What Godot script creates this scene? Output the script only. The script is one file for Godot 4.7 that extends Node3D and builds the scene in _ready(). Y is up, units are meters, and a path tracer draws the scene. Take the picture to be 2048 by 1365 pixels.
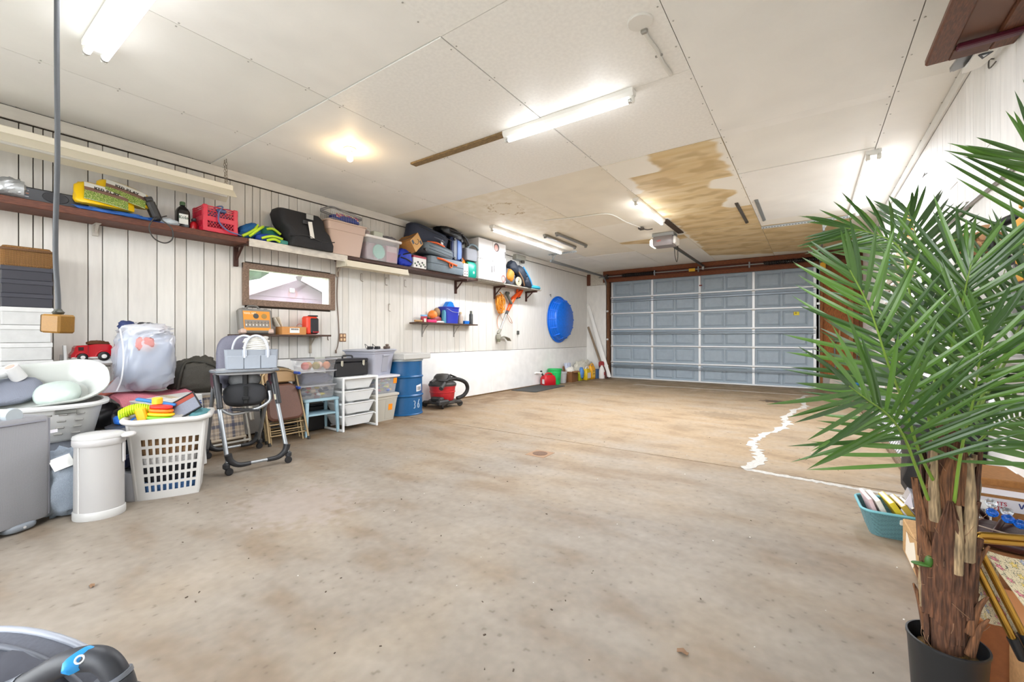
extends Node3D
# A long white-painted garage. x runs right, y up, -z into the depth; metres.

const WL := -5.40      # face of the left wall
const WR := 0.89       # face of the right wall
const ZB := -11.6      # face of the back wall
const ZF := 1.6        # wall behind the camera
const H := 3.05        # ceiling
const EYE := Vector3(0, 1.146, 0)
const BLEND := 6       # samples round a smooth corner

var T := {}            # textures
var mats := {}
var counts := {}
var rng := RandomNumberGenerator.new()

class Mb:
	var st := SurfaceTool.new()
	var g := 0
	var n := 0
	func _init() -> void:
		st.begin(Mesh.PRIMITIVE_TRIANGLES)
	func flat() -> Mb:
		g = 0
		return self
	func tri(a: Vector3, b: Vector3, c: Vector3, ua := Vector2.ZERO, ub := Vector2.ZERO, uc := Vector2.ZERO, gr := -1) -> void:
		if (b - a).cross(c - a).length_squared() < 1e-18:
			return
		st.set_smooth_group(0xFFFFFFFF if gr < 0 else gr)
		st.set_uv(ua); st.add_vertex(a)
		st.set_smooth_group(0xFFFFFFFF if gr < 0 else gr)
		st.set_uv(uc); st.add_vertex(c)
		st.set_smooth_group(0xFFFFFFFF if gr < 0 else gr)
		st.set_uv(ub); st.add_vertex(b)
		n += 1
	# corners counter-clockwise from outside, from the lower left
	func quad(a: Vector3, b: Vector3, c: Vector3, d: Vector3, gr := -1, u0 := Vector2(0, 1), u1 := Vector2(1, 0)) -> void:
		tri(a, b, c, u0, Vector2(u1.x, u0.y), u1, gr)
		tri(a, c, d, u0, u1, Vector2(u0.x, u1.y), gr)
	func face(pts: Array) -> void:
		for i in range(1, pts.size() - 1):
			tri(pts[0], pts[i], pts[i + 1])
	func box(c: Vector3, s: Vector3, r := 0.0, bs := Basis()) -> Mb:
		var hs := s * 0.5
		r = minf(r, minf(hs.x, minf(hs.y, hs.z)) * 0.95)
		var ax := [Vector3.RIGHT, Vector3.UP, Vector3.BACK]
		var cor := func(sg: Vector3, k: int) -> Vector3:
			var v := sg * (hs - Vector3(r, r, r))
			v[k] = sg[k] * hs[k]
			return c + bs * v
		for k in 3:
			var u := (k + 1) % 3
			var w := (k + 2) % 3
			for sgn: float in [-1.0, 1.0]:
				var p := []
				for q: Vector2 in [Vector2(-1, -1), Vector2(1, -1), Vector2(1, 1), Vector2(-1, 1)]:
					var sg := Vector3.ZERO
					sg[k] = sgn; sg[u] = q.x * sgn; sg[w] = q.y
					p.append(cor.call(sg, k))
				# u right, w up seen from +k
				quad(p[0], p[1], p[2], p[3])
		if r > 0.0:
			for k in 3:
				var u := (k + 1) % 3
				var w := (k + 2) % 3
				for a: float in [-1.0, 1.0]:
					for b: float in [-1.0, 1.0]:
						var s0 := Vector3.ZERO
						s0[u] = a; s0[w] = b
						var s1 := s0
						s0[k] = -1; s1[k] = 1
						var p0: Vector3 = cor.call(s0, u)
						var p1: Vector3 = cor.call(s0, w)
						var p2: Vector3 = cor.call(s1, w)
						var p3: Vector3 = cor.call(s1, u)
						if a * b > 0:
							quad(p0, p1, p2, p3)
						else:
							quad(p1, p0, p3, p2)
			for a: float in [-1.0, 1.0]:
				for b: float in [-1.0, 1.0]:
					for d: float in [-1.0, 1.0]:
						var sg := Vector3(a, b, d)
						if a * b * d > 0:
							tri(cor.call(sg, 0), cor.call(sg, 1), cor.call(sg, 2))
						else:
							tri(cor.call(sg, 0), cor.call(sg, 2), cor.call(sg, 1))
		return self
	# rings run counter-clockwise seen from the end they climb towards
	func loft(rings: Array, cap0 := true, cap1 := true, smooth := true) -> Mb:
		g += 1
		for i in rings.size() - 1:
			var lo: PackedVector3Array = rings[i]
			var hi: PackedVector3Array = rings[i + 1]
			var m := lo.size()
			if i > 0 and smooth:
				var pr: PackedVector3Array = rings[i - 1]
				if (lo[0] - pr[0]).angle_to(hi[0] - lo[0]) > 0.75:
					g += 1
			for j in m:
				var k := (j + 1) % m
				quad(lo[j], lo[k], hi[k], hi[j], g if smooth else -1, Vector2(float(j) / m, float(i)), Vector2(float(j + 1) / m, float(i + 1)))
		for e in 2:
			if (e == 0 and not cap0) or (e == 1 and not cap1):
				continue
			var rg: PackedVector3Array = rings[0] if e == 0 else rings[rings.size() - 1]
			var mid := Vector3.ZERO
			for p in rg:
				mid += p / rg.size()
			for j in rg.size():
				var k := (j + 1) % rg.size()
				if e == 0:
					tri(mid, rg[k], rg[j])
				else:
					tri(mid, rg[j], rg[k])
		return self
	func lathe(prof: Array, seg := 24, xf := Transform3D()) -> Mb:
		var rings := []
		for p: Vector2 in prof:
			var ring := PackedVector3Array()
			for j in seg:
				var a := TAU * j / seg
				ring.append(xf * Vector3(p.x * cos(a), p.y, -p.x * sin(a)))
			rings.append(ring)
		return loft(rings, prof[0].x > 1e-4, prof[prof.size() - 1].x > 1e-4)
	func tube(pts: Array, r: float, sides := 8, closed := false, r2 := -1.0) -> Mb:
		var rings := []
		var up := Vector3.ZERO
		var m := pts.size()
		for i in m:
			var a: Vector3 = pts[(i - 1 + m) % m] if closed else pts[maxi(i - 1, 0)]
			var b: Vector3 = pts[(i + 1) % m] if closed else pts[mini(i + 1, m - 1)]
			var d := (b - a).normalized()
			if up == Vector3.ZERO:
				up = d.cross(Vector3(0.31, 0.9, 0.3)).normalized()
			up = (up - d * up.dot(d)).normalized()
			var v := d.cross(up)
			var rr := r if r2 < 0 else lerpf(r, r2, float(i) / (m - 1))
			var ring := PackedVector3Array()
			for j in sides:
				var t := TAU * j / sides
				ring.append(pts[i] + (up * cos(t) + v * sin(t)) * rr)
			rings.append(ring)
		g += 1
		if closed:
			rings.append(rings[0])
		var keep := g
		for i in rings.size() - 1:
			for j in sides:
				var k := (j + 1) % sides
				quad(rings[i][j], rings[i][k], rings[i + 1][k], rings[i + 1][j], keep)
		if not closed:
			for e in 2:
				var rg: PackedVector3Array = rings[0] if e == 0 else rings[rings.size() - 1]
				var mid: Vector3 = pts[0] if e == 0 else pts[m - 1]
				for j in sides:
					var k := (j + 1) % sides
					if e == 0: tri(mid, rg[k], rg[j])
					else: tri(mid, rg[j], rg[k])
		return self
	# outline in x, y (counter-clockwise), extruded from z0 to z1
	func prism(poly: PackedVector2Array, z0: float, z1: float, xf := Transform3D()) -> Mb:
		if Geometry2D.is_polygon_clockwise(poly):
			poly = poly.duplicate()
			poly.reverse()
		var idx := Geometry2D.triangulate_polygon(poly)
		for i in range(0, idx.size(), 3):
			var a := poly[idx[i]]
			var b := poly[idx[i + 1]]
			var c := poly[idx[i + 2]]
			if (b - a).cross(c - a) < 0:
				var t := b
				b = c
				c = t
			tri(xf * Vector3(a.x, a.y, z1), xf * Vector3(b.x, b.y, z1), xf * Vector3(c.x, c.y, z1), a, b, c)
			tri(xf * Vector3(a.x, a.y, z0), xf * Vector3(c.x, c.y, z0), xf * Vector3(b.x, b.y, z0), a, c, b)
		for i in poly.size():
			var a := poly[i]
			var b := poly[(i + 1) % poly.size()]
			quad(xf * Vector3(a.x, a.y, z0), xf * Vector3(b.x, b.y, z0), xf * Vector3(b.x, b.y, z1), xf * Vector3(a.x, a.y, z1))
		return self
	# lumpy closed skin, flattened where it lies on something (floor_y)
	func blob(c: Vector3, s: Vector3, sd := 1, amp := 0.15, freq := 1.6, power := 2.0, rows := 18, cols := 28, floor_y := -INF, bs := Basis()) -> Mb:
		var fn := FastNoiseLite.new()
		fn.seed = sd
		fn.frequency = freq
		fn.fractal_octaves = 3
		var rings := []
		for i in rows + 1:
			var ph := -PI / 2 + PI * i / rows
			var ring := PackedVector3Array()
			for j in cols:
				var th := TAU * j / cols
				var cx := signf(cos(th)) * pow(absf(cos(th)), 2.0 / power)
				var cz := signf(sin(th)) * pow(absf(sin(th)), 2.0 / power)
				var cp := pow(maxf(cos(ph), 0.0), 2.0 / power)
				var sp := signf(sin(ph)) * pow(absf(sin(ph)), 2.0 / power)
				var u := Vector3(cx * cp, sp, -cz * cp)
				var k := 1.0 + amp * fn.get_noise_3dv(u * 1.2 + Vector3(sd, 0, 0))
				var p := c + bs * (u * s * 0.5 * k)
				p.y = maxf(p.y, floor_y)
				ring.append(p)
			rings.append(ring)
		g += 1
		var keep := g
		for i in rows:
			for j in cols:
				var k2 := (j + 1) % cols
				quad(rings[i][j], rings[i][k2], rings[i + 1][k2], rings[i + 1][j], keep)
		return self
	# cloth or sheet: grid of points, given a thickness downwards
	func sheet(rows: Array, t: float, smooth := true) -> Mb:
		g += 1
		var keep := g if smooth else -1
		var keep2 := g + 1 if smooth else -1
		g += 1
		var dn := Vector3(0, -t, 0)
		var m: int = rows.size()
		var w: int = rows[0].size()
		for i in m - 1:
			for j in w - 1:
				var a: Vector3 = rows[i][j]
				var b: Vector3 = rows[i][j + 1]
				var c: Vector3 = rows[i + 1][j + 1]
				var d: Vector3 = rows[i + 1][j]
				var u0 := Vector2(float(j) / (w - 1), 1.0 - float(i) / (m - 1))
				var u1 := Vector2(float(j + 1) / (w - 1), 1.0 - float(i + 1) / (m - 1))
				quad(a, b, c, d, keep, u0, u1)
				quad(a + dn, d + dn, c + dn, b + dn, keep2, u0, u1)
		for j in w - 1:
			quad(rows[0][j] + dn, rows[0][j + 1] + dn, rows[0][j + 1], rows[0][j])
			quad(rows[m - 1][j + 1] + dn, rows[m - 1][j] + dn, rows[m - 1][j], rows[m - 1][j + 1])
		for i in m - 1:
			quad(rows[i + 1][0] + dn, rows[i][0] + dn, rows[i][0], rows[i + 1][0])
			quad(rows[i][w - 1] + dn, rows[i + 1][w - 1] + dn, rows[i + 1][w - 1], rows[i][w - 1])
		return self
	# thin tilted slab between two long edges
	func quad2(a: Vector3, c: Vector3, half: float) -> Mb:
		var d := Vector3(0, 0, half)
		var n := (c - a).cross(Vector3.BACK).normalized() * 0.006
		box((a + c) / 2 + n * 0.0, Vector3(0.008, (c - a).length(), half * 2), 0.0, Basis((c - a).cross(Vector3.BACK).normalized(), (c - a).normalized(), Vector3.BACK))
		return self
	func done() -> ArrayMesh:
		st.generate_normals()
		return st.commit()

func V3(x := 0.0, y := 0.0, z := 0.0) -> Vector3:
	return Vector3(x, y, z)

func V2(x: float, y: float) -> Vector2:
	return Vector2(x, y)

func mb() -> Mb:
	return Mb.new()

# ring of a rounded rectangle at height y
func rr(w: float, d: float, r: float, y: float, cx := 0.0, cz := 0.0, k := 4) -> PackedVector3Array:
	var ring := PackedVector3Array()
	for q in 4:
		var sx: float = [1, -1, -1, 1][q]
		var sz: float = [-1, -1, 1, 1][q]
		for i in k:
			var a := PI / 2 * (q + float(i) / (k - 1))
			ring.append(Vector3(cx + sx * (w / 2 - r) + r * cos(a), y, cz + sz * (d / 2 - r) - r * sin(a)))
	return ring

# open tub with wall thickness: levels of [y, w, d, r] going up outside, then the inside follows
func tub(b: Mb, levels: Array, t: float, floor_y := 0.01) -> Mb:
	var rings := []
	for l: Array in levels:
		rings.append(rr(l[1], l[2], l[3], l[0]))
	for i in range(levels.size() - 1, -1, -1):
		var l: Array = levels[i]
		if l[0] < floor_y + t and i > 0:
			continue
		rings.append(rr(l[1] - 2 * t, l[2] - 2 * t, maxf(l[3] - t, 0.004), maxf(l[0], floor_y)))
	return b.loft(rings, true, true)

func m(hex: String, rough := 0.6, metal := 0.0) -> StandardMaterial3D:
	var key := "%s_%s_%s" % [hex, rough, metal]
	if not mats.has(key):
		var x := StandardMaterial3D.new()
		x.albedo_color = Color(hex)
		x.roughness = rough
		x.metallic = metal
		x.resource_name = "m_" + hex
		mats[key] = x
	return mats[key]

# the same with a triplanar grey texture that varies its tone, and a relief
func mt(hex: String, tex: String, scale: Vector3, rough := 0.7, metal := 0.0, bump := 0.0) -> StandardMaterial3D:
	var key := "%s_%s_%s_%s_%s" % [hex, tex, scale, rough, bump]
	if not mats.has(key):
		var x := StandardMaterial3D.new()
		x.albedo_color = Color(hex)
		x.albedo_texture = T[tex]
		x.uv1_triplanar = true
		x.uv1_world_triplanar = true
		x.uv1_scale = scale
		x.roughness = rough
		x.metallic = metal
		if bump > 0.0:
			x.heightmap_enabled = true
			x.heightmap_texture = T[tex]
			x.heightmap_scale = bump
		x.resource_name = "mt_" + hex + tex
		mats[key] = x
	return mats[key]

func clear(hex: String, a: float, rough := 0.1) -> StandardMaterial3D:
	var key := "c_%s_%s_%s" % [hex, a, rough]
	if not mats.has(key):
		var x := StandardMaterial3D.new()
		var c := Color(hex)
		x.albedo_color = Color(c.r, c.g, c.b, a)
		x.transparency = BaseMaterial3D.TRANSPARENCY_ALPHA
		x.roughness = rough
		mats[key] = x
	return mats[key]

func print_mat(im: Image, rough := 0.7) -> StandardMaterial3D:
	var x := StandardMaterial3D.new()
	x.albedo_texture = ImageTexture.create_from_image(im)
	x.roughness = rough
	return x

func glow(hex: String, e: float) -> StandardMaterial3D:
	var x := StandardMaterial3D.new()
	x.albedo_color = Color("f4f4f4")
	x.emission_enabled = true
	x.emission = Color(hex)
	x.emission_energy_multiplier = e
	return x

func numbered(called: String, parent: Node) -> String:
	var key := str(parent.get_instance_id()) + called
	counts[key] = counts.get(key, -1) + 1
	return called if counts[key] == 0 else "%s_%03d" % [called, counts[key]]

func tag(o: Node, label: String, cat: String, group := "") -> void:
	o.set_meta("label", label)
	o.set_meta("category", cat)
	if group:
		o.set_meta("group", group)

func thing(called: String, label: String, cat: String, at := Vector3.ZERO, turn := 0.0, group := "") -> Node3D:
	var o := Node3D.new()
	o.name = numbered(called, self)
	add_child(o, true)
	o.position = at
	o.rotation.y = turn
	tag(o, label, cat, group)
	return o

func part(called: String, b, mat: Material, parent: Node, label := "") -> MeshInstance3D:
	var o := MeshInstance3D.new()
	o.name = numbered(called, parent)
	o.mesh = b.done() if b is Mb else b
	o.material_override = mat
	parent.add_child(o, true)
	if label:
		o.set_meta("label", label)
	return o

func one(called: String, label: String, cat: String, b, mat: Material, at := Vector3.ZERO, turn := 0.0, group := "") -> MeshInstance3D:
	var o := part(called, b, mat, self)
	o.position = at
	o.rotation.y = turn
	tag(o, label, cat, group)
	return o

func struct(called: String, b, mat: Material, parent: Node = null) -> MeshInstance3D:
	var o := part(called, b, mat, parent if parent else self)
	if parent == null:
		o.set_meta("kind", "structure")
	return o

func struct_root(called: String) -> Node3D:
	var o := Node3D.new()
	o.name = numbered(called, self)
	add_child(o, true)
	o.set_meta("kind", "structure")
	return o

func copy(o: Node3D, base: String, label: String, at: Vector3, turn := 0.0) -> Node3D:
	var c: Node3D = o.duplicate()
	c.name = numbered(base, self)
	add_child(c, true)
	c.position = at
	c.rotation.y = turn
	c.set_meta("label", label)
	return c

func lettering(text: String, size: float, mat: Material, parent: Node, xf: Transform3D, depth := 0.002, serif := false, bold := true) -> MeshInstance3D:
	var tm := TextMesh.new()
	var f := SystemFont.new()
	f.font_names = PackedStringArray(["Droid Serif" if serif else "Droid Sans"])
	f.font_weight = 700 if bold else 400
	tm.font = f
	tm.text = text
	tm.font_size = 32
	tm.pixel_size = size / 24.0
	tm.depth = depth
	tm.curve_step = 4.0
	var o := MeshInstance3D.new()
	o.name = numbered("lettering", parent)
	o.mesh = tm
	o.material_override = mat
	parent.add_child(o, true)
	o.transform = xf
	return o

func arc(c: Vector3, u: Vector3, v: Vector3, a0: float, a1: float, k := 12) -> Array:
	var p := []
	for i in k + 1:
		var a := lerpf(a0, a1, float(i) / k)
		p.append(c + u * cos(a) + v * sin(a))
	return p

# smooth curve through points
func curve(pts: Array, each := 4) -> Array:
	var out := []
	for i in pts.size() - 1:
		var a: Vector3 = pts[maxi(i - 1, 0)]
		var b: Vector3 = pts[i]
		var c: Vector3 = pts[i + 1]
		var d: Vector3 = pts[mini(i + 2, pts.size() - 1)]
		for k in each:
			out.append(b.cubic_interpolate(c, a, d, float(k) / each))
	out.append(pts[pts.size() - 1])
	return out

func noise_tex(sd: int, freq: float, lo: float, hi: float, oct := 4, size := 512, type := FastNoiseLite.TYPE_SIMPLEX_SMOOTH) -> NoiseTexture2D:
	var fn := FastNoiseLite.new()
	fn.seed = sd
	fn.noise_type = type
	fn.frequency = freq
	fn.fractal_octaves = oct
	var t := NoiseTexture2D.new()
	t.width = size
	t.height = size
	t.seamless = true
	t.noise = fn
	var gr := Gradient.new()
	gr.offsets = PackedFloat32Array([0.0, 1.0])
	gr.colors = PackedColorArray([Color(lo, lo, lo), Color(hi, hi, hi)])
	t.color_ramp = gr
	return t

func fnl(sd: int, freq: float, oct := 4) -> FastNoiseLite:
	var fn := FastNoiseLite.new()
	fn.seed = sd
	fn.frequency = freq
	fn.fractal_octaves = oct
	return fn

func textures() -> void:
	T.paint = noise_tex(3, 0.012, 0.945, 1.0, 5)
	T.mottle = noise_tex(5, 0.02, 0.86, 1.0, 4)
	T.plaster = noise_tex(6, 0.006, 0.955, 1.0, 3)
	T.speck = noise_tex(7, 0.18, 0.6, 1.0, 3)
	T.grain = noise_tex(9, 0.03, 0.55, 1.0, 4)
	T.fibre = noise_tex(11, 0.05, 0.35, 1.0, 3)
	T.stipple = noise_tex(13, 0.06, 0.96, 1.0, 2)
	# woven cloth or cane
	var im := Image.create(64, 64, false, Image.FORMAT_RGB8)
	for y in 64:
		for x in 64:
			var over := (x / 8 + y / 8) % 2 == 0
			var k := sin(PI * ((x if over else y) % 8 + 0.5) / 8.0)
			var v := 0.35 + 0.65 * k
			im.set_pixel(x, y, Color(v, v, v))
	T.weave = ImageTexture.create_from_image(im)

func _ready() -> void:
	rng.seed = 4711
	# ---- camera, sky, lights and exposure
	var cam := Camera3D.new()
	cam.name = "camera"
	add_child(cam)
	cam.position = EYE
	cam.rotation.y = 0.6083
	cam.projection = Camera3D.PROJECTION_FRUSTUM
	cam.size = 0.05 * 1365.0 / 859.0
	cam.frustum_offset = V2(0, -0.05 * 6.5 / 859.0)
	cam.near = 0.05
	cam.far = 200.0
	cam.current = true
	var env := Environment.new()
	env.background_mode = Environment.BG_SKY
	env.sky = Sky.new()
	var sky := ProceduralSkyMaterial.new()
	sky.sky_top_color = Color("c3c9d0")
	sky.sky_horizon_color = Color("ecebe8")
	sky.ground_bottom_color = Color("6f6a60")
	sky.ground_horizon_color = Color("b8b4ac")
	sky.sky_energy_multiplier = SKY
	env.sky.sky_material = sky
	env.tonemap_mode = Environment.TONE_MAPPER_LINEAR
	env.tonemap_exposure = EXPOSURE
	env.sdfgi_enabled = true
	env.ssao_enabled = true
	env.ssil_enabled = true
	var we := WorldEnvironment.new()
	we.name = "environment"
	we.environment = env
	add_child(we)
	textures()
	ceiling_lamps()
	room()
	back_wall()
	ceiling_things()
	left_wall_things()
	shelf_things()
	small_shelves()
	far_left_corner()
	left_row()
	left_pile()
	right_side()
	palm()
	stroller()
	floor_bits()

const EXPOSURE := 1.62
const SKY := 2.6
const LAMP := 4.0      # light energy of one lit fitting
const TUBE := 4.5      # glow of a fluorescent tube

# ---------------------------------------------------------------- lamps
# a fluorescent strip: local x is its length, hung with its back at height y
func strip(called_label: String, at: Vector3, turn: float, length: float, tubes: int, lit: bool, group: String, hex := "eceae4", energy := 1.0) -> Node3D:
	var t := thing("strip_light", called_label, "ceiling light", at, turn, group)
	var w := 0.085 if tubes == 1 else 0.125
	var hs := mb()
	hs.prism(PackedVector2Array([V2(-w / 2, 0), V2(-w / 2, -0.03), V2(-w * 0.28, -0.055), V2(w * 0.28, -0.055), V2(w / 2, -0.03), V2(w / 2, 0)]), -length / 2, length / 2, Transform3D(Basis(Vector3.UP, PI / 2), Vector3.ZERO))
	part("housing", hs, m(hex, 0.4), t)
	var gm := glow("fafbfd", TUBE * (1.0 if tubes == 1 else 0.5)) if lit else m("efece2", 0.2)
	for k in tubes:
		var z := 0.0 if tubes == 1 else (k - 0.5) * 0.085
		var y := -0.082
		for s: float in [-1.0, 1.0]:
			var lh := mb()
			lh.box(V3(s * (length / 2 - 0.012), y + 0.012, z), V3(0.024, 0.062, 0.034), 0.006)
			part("lamp_holder", lh, m("dcdad2", 0.4), t)
			var cp := mb()
			cp.tube([V3(s * (length / 2 - 0.045), y, z), V3(s * (length / 2 - 0.022), y, z)], 0.0195, 14)
			part("end_cap", cp, m("c9c9c6", 0.3, 0.8), t)
		var tb := mb()
		tb.tube([V3(-length / 2 + 0.045, y, z), V3(length / 2 - 0.045, y, z)], 0.019, 14)
		part("tube", tb, gm, t)
	if lit:
		var al := AreaLight3D.new()
		al.name = "lamp_light"
		al.area_size = V2(length * 0.96, w)
		al.light_color = Color("f4f8ff")
		al.light_energy = LAMP * energy
		al.area_range = 30.0
		al.shadow_enabled = true
		al.rotation.x = -PI / 2
		al.position.y = -0.108
		t.add_child(al)
		# bare tubes shine sideways and up as well
		var k := int(round(length / 0.6))
		for i in k:
			var ol := OmniLight3D.new()
			ol.name = "tube_light"
			ol.light_color = Color("f4f8ff")
			ol.light_energy = 0.006 * LAMP * energy
			ol.light_size = 0.03
			ol.omni_range = 30.0
			ol.omni_attenuation = 2.0
			ol.shadow_enabled = true
			ol.position = V3((i + 0.5) * length / k - length / 2, -0.2, 0)
			t.add_child(ol)
	return t

func ceiling_lamps() -> void:
	strip("lit double strip light nearest the camera, above the hanging yellow outlet box", V3(-2.60, H, -0.74), 0.0, 2.44, 2, true, "lit strip lights", "f2f1ec", 0.7)
	strip("short lit strip light on the ceiling at the end of the bare wood batten", V3(-1.72, H, -3.23), 0.0, 1.22, 1, true, "lit strip lights")
	strip("long twin-tube lit strip light running along the right wall, above the palm", V3(0.52, H, -6.9), PI / 2, 2.5, 2, true, "lit strip lights", "e2e2de", 1.0)
	strip("short single-tube lit strip light behind the door opener, on the tan ceiling boards", V3(-1.96, H, -6.40), PI / 2, 1.3, 1, true, "lit strip lights", "eceae4", 2.4)
	strip("long single-tube lit strip light above the white boxes on the wall shelf", V3(-4.43, H, -7.0), PI / 2, 2.5, 1, true, "lit strip lights", "eceae4", 1.1)
	# bare bulb
	var t := thing("bulb_lamp", "bare round light bulb in a white porcelain ceiling socket", "ceiling light", V3(-3.80, H, -2.61))
	var bs := mb()
	bs.lathe([V2(0.0, -0.045), V2(0.022, -0.045), V2(0.026, -0.028), V2(0.05, -0.02), V2(0.058, -0.012), V2(0.058, 0.0)], 24)
	part("socket", bs, m("efe6d6", 0.3), t)
	var bb := mb()
	bb.lathe([V2(0.0, -0.135), V2(0.014, -0.132), V2(0.026, -0.122), V2(0.031, -0.106), V2(0.029, -0.09), V2(0.02, -0.07), V2(0.014, -0.056), V2(0.014, -0.045)], 20)
	part("bulb", bb, glow("ffdca8", 12.0), t)
	var ol := OmniLight3D.new()
	ol.name = "lamp_light"
	ol.light_color = Color("ffd9a4")
	ol.light_energy = 0.10
	ol.light_size = 0.03
	ol.omni_range = 30.0
	ol.omni_attenuation = 2.0
	ol.shadow_enabled = true
	ol.position.y = -0.10
	t.add_child(ol)

# ---------------------------------------------------------------- the room
func floor_image() -> Image:
	var w := 832
	var h := 1664
	var im := Image.create(w, h, false, Image.FORMAT_RGB8)
	var big := fnl(21, 0.006, 4)
	var mid := fnl(22, 0.02, 5)
	var str_ := fnl(23, 0.012, 4)
	var fine := fnl(24, 0.12, 3)
	var near := Color("8a8074")
	var far := Color("a08b70")
	var stain := Color("6f5942")
	var pale := Color("a1988d")
	for y in h:
		var z := lerpf(-12.0, 1.7, float(y) / h)
		var far_t := smoothstep(-1.8, -5.4, z)
		for x in w:
			var px := lerpf(-5.5, 1.0, float(x) / w)
			var b := big.get_noise_2d(x, y)
			var d := mid.get_noise_2d(x, y)
			var c := near.lerp(far, clampf(far_t + b * 0.5, 0, 1))
			var s := str_.get_noise_2d(x * 0.6, y * 1.6) + 0.35 * d
			c = c.lerp(pale, clampf(s * 0.7, 0, 0.38))
			c = c.lerp(stain, clampf(-s * 0.7 - 0.06, 0, 0.34))
			# brown worn strip along the left wall
			var edge := smoothstep(-4.1 + b * 0.5, -5.0, px) * smoothstep(-0.2, -1.5, z)
			c = c.lerp(Color("745b40"), clampf(edge * (0.55 + d), 0, 0.75))
			# rusty patch in front of the far door
			c = c.lerp(Color("75603f"), smoothstep(-8.0, -11.0, z) * clampf(0.3 + d, 0, 0.5))
			var f := fine.get_noise_2d(x, y)
			c = c * (1.0 + 0.05 * f)
			if f < -0.6:
				c = c.lerp(Color("5d5044"), 0.4)
			im.set_pixel(x, y, Color(clampf(c.r, 0, 1), clampf(c.g, 0, 1), clampf(c.b, 0, 1)))
	# an oil patch near the door and a few tyre rings
	for q: Array in [[-0.57, -9.05, 0.24, 0.2, "3f3327"], [-1.1, -7.0, 0.5, 0.3, "85735d"], [-2.9, -1.6, 0.5, 0.45, "9b8f86"]]:
		var cx := int((q[0] + 5.5) / 6.5 * w)
		var cy := int((q[1] + 12.0) / 13.7 * h)
		var rx := int(q[2] / 6.5 * w)
		var ry := int(q[3] / 13.7 * h)
		for y in range(-ry * 2, ry * 2):
			for x in range(-rx * 2, rx * 2):
				var k := 1.0 - sqrt(pow(float(x) / rx, 2) + pow(float(y) / ry, 2)) + mid.get_noise_2d(x * 4, y * 4) * 0.6
				if k > 0 and cx + x >= 0 and cx + x < w and cy + y >= 0 and cy + y < h:
					im.set_pixel(cx + x, cy + y, im.get_pixel(cx + x, cy + y).lerp(Color(q[4]), clampf(k * 1.6, 0, 0.75)))
	return im

func board_mats(hexes: Array) -> Array:
	var out := []
	for i in hexes.size():
		var x: StandardMaterial3D = mt(hexes[i], "paint", V3(2.3, 0.35, 2.3), 0.62, 0.0, 0.12)
		out.append(x)
	return out

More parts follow.
